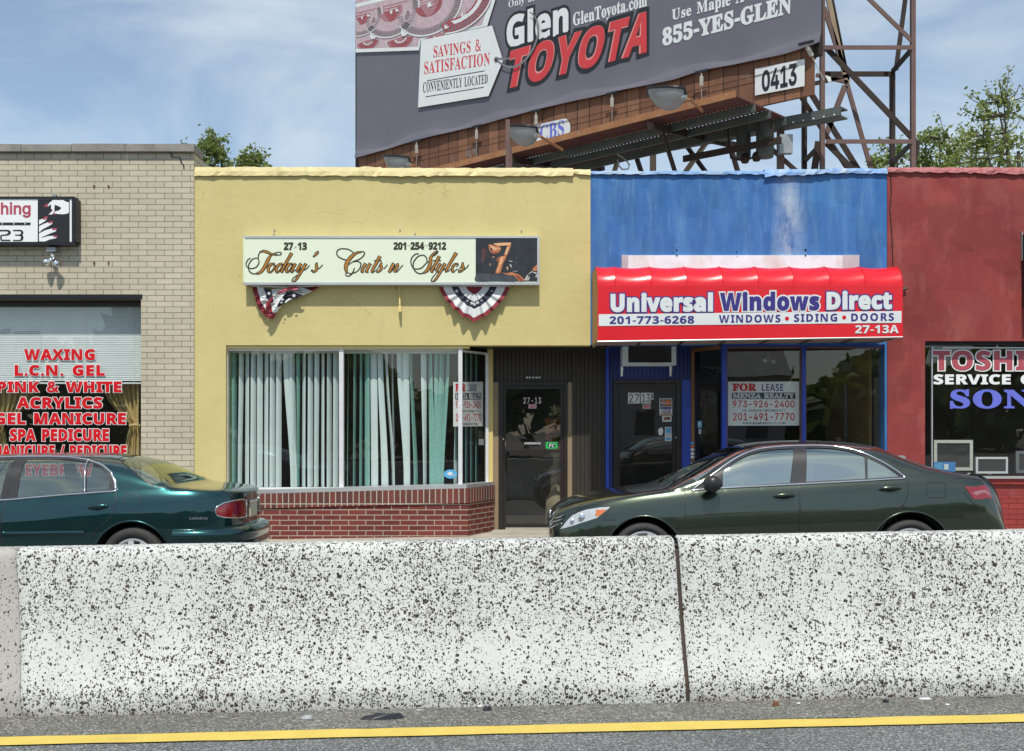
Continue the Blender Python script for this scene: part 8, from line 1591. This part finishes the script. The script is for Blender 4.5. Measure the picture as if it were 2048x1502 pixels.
    S.line(mb,P([(1853.5,967),(1857,965),(1887,965),(1890.5,968),(1891.5,993),(1888,995.6),(1858,995.6),(1853.5,992)]),.007,closed=True); S.line(mb,P([(1928,985),(1950,1010),(1962,1020),(1958,1027),(1880,1030)]),.009); S.line(mb,P([(1910,956.5),(1960,960),(1985,970)]),.007)
    S.line(mb,we,.016); part('panel_gap',mb,M['black_trim'],c)
    for sd in (1,-1):
        for A in (arch(1288.5,1110,78,30,0,180),arch(1822,1104,81,30,0,180)): mb=MB(); S.pipe(mb,P(A),.010,.0,(sd,),n=8); part('arch_lip',mb,pt,c,smooth=True)
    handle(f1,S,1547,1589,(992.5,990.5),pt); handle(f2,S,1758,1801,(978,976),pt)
    # front: grille, emblem, bumper face
    mb=MB(); n=14
    def face(xc,frac0,frac1,inset=0): pass
    j0=int(0); Yn=S.Y[0]; Zn=S.Z[0]; mb.poly([(x0,S.Yc-y,z) for y,z in zip(Yn,Zn)]+[(x0,S.Yc+y,z) for y,z in zip(Yn[::-1],Zn[::-1])]); Yn=S.Y[-1]; Zn=S.Z[-1]; mb.poly([(x1,S.Yc-y,z) for y,z in zip(Yn,Zn)]+[(x1,S.Yc+y,z) for y,z in zip(Yn[::-1],Zn[::-1])]); part('bumper_face',mb,pt,c)
    mb=MB(); gx=ax(1103,S.Ym); ga=S.inv(1122,1056); gb=S.inv(1131,1034)
    regs2=P([(1117,1058),(1110,1062),(1101,1058),(1101,1045),(1112,1034),(1132,1028.5),(1128,1038)])
    for sd in (1,-1):
        p,n_=S.P([q[0] for q in regs2],[q[1] for q in regs2],.004,sd); mb.poly(p.tolist())
    part('grille',mb,M['black_trim'],c)
    for a,b in (((1102,1045),(1131,1030)),((1102,1051),(1128,1037)),((1102,1057),(1123,1047))):
        for sd in (1,-1): mb=MB(); S.pipe(mb,P([a,((a[0]+b[0])/2,(a[1]+b[1])/2-1),b]),.008,.008,(sd,)); part('grille_bar',mb,M['chrome'],c,smooth=True)
    zem=az(1031,S.Ym); mb=MB(); em=[(x0+.025,S.Yc-.09*math.cos(t),zem+.055*math.sin(t)) for t in np.linspace(0,6.28,24,False)]; mb.tube(em,.01,6,closed=True); mb.tube([(x0+.03,S.Yc-.05*math.cos(t),zem+.018+.03*math.sin(t)) for t in np.linspace(0,6.28,20,False)],.007,6,closed=True); mb.tube([(x0+.03,S.Yc-.022*math.cos(t),zem+.05*math.sin(t)) for t in np.linspace(0,6.28,20,False)],.007,6,closed=True); part('emblem',mb,M['chrome'],c,smooth=True)
    for sd in (1,-1):                                  # mirrors, black in place of body paint to carry their shade
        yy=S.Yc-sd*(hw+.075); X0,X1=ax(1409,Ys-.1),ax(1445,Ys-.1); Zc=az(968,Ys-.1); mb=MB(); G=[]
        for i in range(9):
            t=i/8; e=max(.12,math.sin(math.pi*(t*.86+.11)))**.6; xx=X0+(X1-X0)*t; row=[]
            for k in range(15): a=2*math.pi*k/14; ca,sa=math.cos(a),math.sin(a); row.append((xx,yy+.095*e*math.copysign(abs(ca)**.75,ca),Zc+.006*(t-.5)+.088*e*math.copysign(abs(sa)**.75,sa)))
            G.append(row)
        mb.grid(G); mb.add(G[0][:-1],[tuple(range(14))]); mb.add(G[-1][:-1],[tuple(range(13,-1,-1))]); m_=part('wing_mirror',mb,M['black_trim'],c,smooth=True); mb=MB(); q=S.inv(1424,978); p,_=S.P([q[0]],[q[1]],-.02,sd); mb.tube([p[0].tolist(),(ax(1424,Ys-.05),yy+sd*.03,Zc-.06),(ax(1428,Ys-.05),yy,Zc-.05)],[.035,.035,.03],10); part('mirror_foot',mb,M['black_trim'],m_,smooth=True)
    for px,py in ((1288.5,1110),(1823.5,1104)):
        x,z=ax(px,Ys),az(py,Ys)
        for sd in (1,-1): wheel(c,x,S.Yc-sd*(hw-.018),z,.332,sd,7,.247,True)
    wells(c,S,[(ax(1288.5,Ys),az(1110,Ys)),(ax(1822,Ys),az(1104,Ys))],.395)
    zf=az(992,Ys); cabin(c,S,ax(1345,Ys),ax(1850,Ys),zf-.12,0)
    for yc in (S.Yc-.37,S.Yc+.37): seat(c,ax(1572,S.Yc),yc,zf-.30,M['seat_grey'])
    for yc in (S.Yc-.40,S.Yc+.40,S.Yc): seat(c,ax(1742,S.Yc),yc,zf-.30,M['seat_grey'],h=.5,w=.44,head=yc!=S.Yc)
    mb=MB(); xd=ax(1385,S.Yc); mb.add([(xd-.25,S.Yc-.7,zf-.02),(xd-.25,S.Yc+.7,zf-.02),(xd+.22,S.Yc+.7,zf+.03),(xd+.22,S.Yc-.7,zf+.03),(xd+.32,S.Yc-.7,zf-.15),(xd+.32,S.Yc+.7,zf-.15)],[(0,1,2,3),(3,2,5,4)]); part('dashboard',mb,M['cabin'],c)
    mb=MB(); sw=(xd+.42,S.Yc-.36,zf+.03); mb.tube([(sw[0]+.07*math.sin(t),sw[1]+.18*math.cos(t),sw[2]+.16*math.sin(t)) for t in np.linspace(0,6.28,24,False)],.014,6,closed=True); part('steering_wheel',mb,M['black_trim'],c,smooth=True)
    mb=MB(); q=[S.inv(*p) for p in ((1424,957),(1436,949.5),(1437.5,954),(1426,961))]
    xs_=[(ax(1376,S.Ym),SM*.86),(ax(1384,S.Ym),SM*.86),(ax(1386,S.Ym),SM*.875),(ax(1378,S.Ym),SM*.875)]
    p,_=S.P([a for a,b in xs_],[b for a,b in xs_],-.012,1); mb.poly(p.tolist()); part('windscreen_sticker',mb,M['paper'],c)
    mb=MB(); xx=ax(1333,S.Yc); zz=S.bil(S.Z,xx,SM*.97); mb.tube([(xx-.01,S.Yc-.55,float(zz)-.0),(xx+.1,S.Yc-.1,float(zz)+.035)],.009,6); mb.tube([(xx-.01,S.Yc+.1,float(zz)),(xx+.1,S.Yc+.5,float(zz)+.03)],.009,6); part('wiper',mb,M['black_trim'],c)
def teal_sedan():
    Ys,hw=11.28,.93
    top=[(-407,1052),(-403,1038),(-395,1020),(-370,1009),(-310,1000),(-250,992),(-195,955),(-128,921),(-62,911.5),(0,909),(45,907.5),(149,906.8),(209,908.8),(239,912),(283,920),(336,944),(375,967),(395,971.5),(410,973),(447,976),(468,977.8),(482,981),(491,986.5),(497,994),(501,1006),(503,1024)]
    belt=[(-440,1062),(-400,1042),(-370,1028),(-300,1014),(-200,1008),(-100,1005),(15,1001.5),(60,998.5),(120,992.5),(231,984),(300,981),(400,981),(430,983.5),(450,988),(464,995),(474,1008),(480,1026)]
    x0,x1=ax(-407,Ys+.4),ax(506,Ys+.93); g=gz
    S=Shell(Ys,hw,top,belt,[(0,.52),(.04,.62),(.12,.74),(.3,.86),(.6,.94),(1.2,1.0),(9,1)],[(0,.20),(.012,.36),(.035,.50),(.08,.63),(.15,.745),(.26,.84),(.45,.92),(.8,.975),(1.4,1),(9,1)],x0,x1,
        [(x0,g(x0)+.4),(x0+.1,g(x0)+.26),(x0+.4,g(x0)+.2),(x1-.4,g(x1)+.26),(x1-.06,g(x1)+.34),(x1,g(x1)+.40)],
        [(x0,2.3,2.4,0),(ax(-255,Ys),2.3,2.5,0),(ax(-185,Ys),4.5,2.3,.06),(ax(-105,Ys),7,2.2,.15),(ax(60,Ys),7.5,2.15,.21),(ax(180,Ys),6.5,2.15,.21),(ax(240,Ys),4.4,2.2,.17),(ax(310,Ys),3.0,2.4,.07),(ax(390,Ys),2.4,2.6,.01),(x1,2.3,2.6,0)],
        [(0,.92),(.08,.95),(.22,.974),(.40,.990),(.56,1.0),(.70,.997),(.82,.978),(.91,.953),(.96,.932),(1,.905)])
    c=thing('parked_car','teal four door sedan parked before the beige building, its tail to the right','car',((x0+x1)/2,S.Yc,gz((x0+x1)/2)))
    dlo=[(-205,1008),(-170,976),(-132,944),(-100,927),(-62,918),(0,915),(40,914),(90,913.6),(140,914.8),(175,920),(205,931),(222,945),(230,962),(232,981),(228,983.2),(170,987),(120,990.5),(60,995.8),(15,1000)]
    w0=[(-170,1002),(-145,961),(-104,934),(-72,923),(0,919.5),(31,918.6),(-0,998.5)]
    w1=[(56,918.2),(95,917.6),(140,919),(172,924),(166.5,983.6),(120,987),(33.5,996.5)]
    w2=[(177,925),(200,934),(213,947),(219,962),(218,981),(172.5,984.2)]
    fd=[(-215,1012),(-205,1008.5),(-60,1002.8),(11,1000.6),(8,1010),(1,1030),(1,1098),(-215,1098)]
    rd_=[(13,1000.6),(60,996.2),(120,991),(231,983.8),(233,990),(231,1010),(226,1026),(214,1041),(197,1054),(186,1068),(180,1098),(2.5,1098),(2.5,1030),(9,1010)]
    tl_=[(429,1023),(433,1014),(446,1006.5),(466,1001.5),(484,998.5),(491,1000),(493,1034),(474,1036),(446,1035),(434,1031)]
    td=[(465,1004),(480,1001.5),(481,1033),(465,1033.5)]
    P=S.poly; regs=[('w0',P(w0)),('w1',P(w1)),('w2',P(w2)),('dlo',P(dlo)),('taild',P(td)),('tail',P(tl_)),('arch',P(arch(263,1120,78))),('arch2',P(arch(-292,1124,78)))]
    re=P([(237,917),(250,929),(270,946.5),(292,964),(306,973)]); xr0,xr1=ax(240,S.Ym),ax(374,S.Ym); regs.append(('rear',[(xr0,SM)]+re+[(xr1-.10,S.fromc(xr1-.1,.66)),(xr1,S.fromc(xr1,.3)),(xr1,SM)]))
    we=P([(-193,991),(-165,964),(-134,941),(-104,924)]); regs.append(('shield',we+[(ax(-126,S.Ym),SM),(ax(-250,S.Ym),SM)]))
    regs += [('fdoor',P(fd)),('rdoor',P(rd_))]
    T=S.build(regs); pt=M['paint_teal']
    S.mesh('body',T['body'],pt,c,join=True); f1=S.mesh('front_door',T['fdoor'],pt,c); f2=S.mesh('rear_door',T['rdoor'],pt,c); S.mesh('window_frame',T['dlo'],M['grey_pillar'],c)
    S.mesh('window',T['w0'],M['glass_teal'],f1,off=-.006); S.mesh('window',T['w1'],M['glass_teal'],f2,off=-.006); S.mesh('quarter_window',T['w2'],M['glass_teal'],f2,off=-.006); S.mesh('windscreen',T['shield'],M['glass_teal'],c,off=-.004,join=True); S.mesh('rear_window',T['rear'],M['glass_teal'],c,off=-.004,join=True)
    for sd in (1,-1):
        t_=S.mesh('taillight',T['tail'],M['lens_red'],c,sides=(sd,),off=.006); S.mesh('brake_light',T['taild'],M['lens_deep'],t_,sides=(sd,),off=.007); mb=MB(); S.pipe(mb,P(tl_),.008,.006,sides=(sd,),closed=True); part('chrome_rim',mb,M['chrome'],t_,smooth=True)
    for sd in (1,-1):
        mb=MB(); S.pipe(mb,P(dlo),.011,.004,(sd,),True); S.pipe(mb,P([(175.5,921),(169.5,985)]),.008,.004,(sd,)); S.pipe(mb,P([(222,946),(230,962),(232,980)]),.014,.004,(sd,)); part('chrome_trim',mb,M['chrome'],c,smooth=True)
    mb=MB(); S.line(mb,P([(42,915),(12,1000.5),(9,1010),(2,1030),(2,1098)]),.009); S.line(mb,P(rd_[3:11]),.009); S.line(mb,P([(263+16.5*math.cos(a),1003+16.5*math.sin(a)) for a in np.linspace(0,6.28,30,False)]),.007,closed=True); S.line(mb,re,.014); S.line(mb,P([(309,975),(360,977),(420,979),(455,988),(470,999)]),.009); part('panel_gap',mb,M['black_trim'],c)
    for sd in (1,-1):
        for A in (arch(263,1120,78,30,0,180),arch(-292,1124,78,30,0,180)): mb=MB(); S.pipe(mb,P(A),.011,0,(sd,),n=8); part('arch_lip',mb,pt,c,smooth=True)
    for sd in (1,-1):
        mb=MB(); S.pipe(mb,P([(5,1066.5),(90,1066),(170,1065)]),.022,.004,(sd,),n=10); part('side_moulding',mb,pt,f2[0 if sd>0 else 1],smooth=True)
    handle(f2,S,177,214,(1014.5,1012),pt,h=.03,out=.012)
    mb=MB(); J=[0,-1]
    for i,x in ((0,x0),(-1,x1)): mb.poly([(x,S.Yc-y,z) for y,z in zip(S.Y[i],S.Z[i])]+[(x,S.Yc+y,z) for y,z in zip(S.Y[i][::-1],S.Z[i][::-1])])
    part('bumper_face',mb,pt,c)
    # model lettering in chrome on the quarter panel
    mb=MB(); text(mb,'LeSabre',(379,415,1033.2,1039.2),lambda px,py,d:tuple(S.P(*[[v] for v in S.inv(px,py)],.004+d,1)[0][0]),bold=.05,d=.002,space=1.25); part('badge',mb,M['chrome'],c)
    # rear bumper wrapping round from one wheel arch to the other
    xe=ax(532,S.Yc)-.03; xs=ax(344,Ys)
    def bpt(v,out):                                   # v runs from the near arch round the tail to the far arch
        n=2.7; hh=hw*.985+out; L_=xe+out-xs
        a=-math.pi/2+math.pi*v; ca,sa=math.cos(a),math.sin(a); return xs+L_*max(0,ca)**(2/n),S.Yc+hh*math.copysign(abs(sa)**(2/n),sa)
    zr=gz(xe); PR=[(-.10,.20),(-.03,.24),(-.005,.30),(.0,.38),(.002,.435),(.012,.45),(.014,.475),(.003,.49),(.002,.545),(.016,.56),(.018,.60),(.008,.625),(-.012,.648),(-.05,.662),(-.11,.668),(-.22,.67)]
    mb=MB(); vs=np.concatenate([np.linspace(0,.18,26)[:-1],np.linspace(.18,.82,70)[:-1],np.linspace(.82,1,26)])
    G=[[(*bpt(v,o),zr+z-.014*1.0*(bpt(v,o)[0]-xe)*0) for v in vs] for o,z in PR]; mb.grid(G,flip=True); part('bumper',mb,pt,c,smooth=True)
    xq=x1-.004; zp0,zp1=az(1031,S.Yc),az(1004,S.Yc); mb=MB(); mb.box(xq,xq+.012,S.Yc-.155,S.Yc+.155,zp0,zp1); part('number_plate',mb,M['plate'],c)
    mb=MB(); G=[[(xq-.06+.075*math.sin(t),S.Yc+w,zp1+.005+.04*math.cos(t)) for w in np.linspace(-.2,.2,8)] for t in np.linspace(-.2,1.8,8)]; mb.grid(G); part('plate_lamp',mb,M['chrome'],c,smooth=True)
    for px,py in ((263,1120),(-292,1124)):
        for sd in (1,-1): wheel(c,ax(px,Ys),S.Yc-sd*(hw-.02),az(py,Ys),.335,sd,9,.222,False)
    wells(c,S,[(ax(263,Ys),az(1120,Ys)),(ax(-292,Ys),az(1124,Ys))],.40)
    zf=az(1012,Ys); cabin(c,S,ax(-160,Ys),ax(330,Ys),zf-.12,0)
    for yc in (S.Yc-.37,S.Yc+.37): seat(c,ax(62,S.Yc),yc,zf-.30,M['seat_tan'],h=.47,w=.46,head=False)
    for yc in (S.Yc-.38,S.Yc+.38): seat(c,ax(236,S.Yc),yc,zf-.34,M['seat_tan'],h=.44,w=.62,head=False)
    for yc in (S.Yc+.905,S.Yc-.905):
        pass
dark_green_sedan(); teal_sedan()
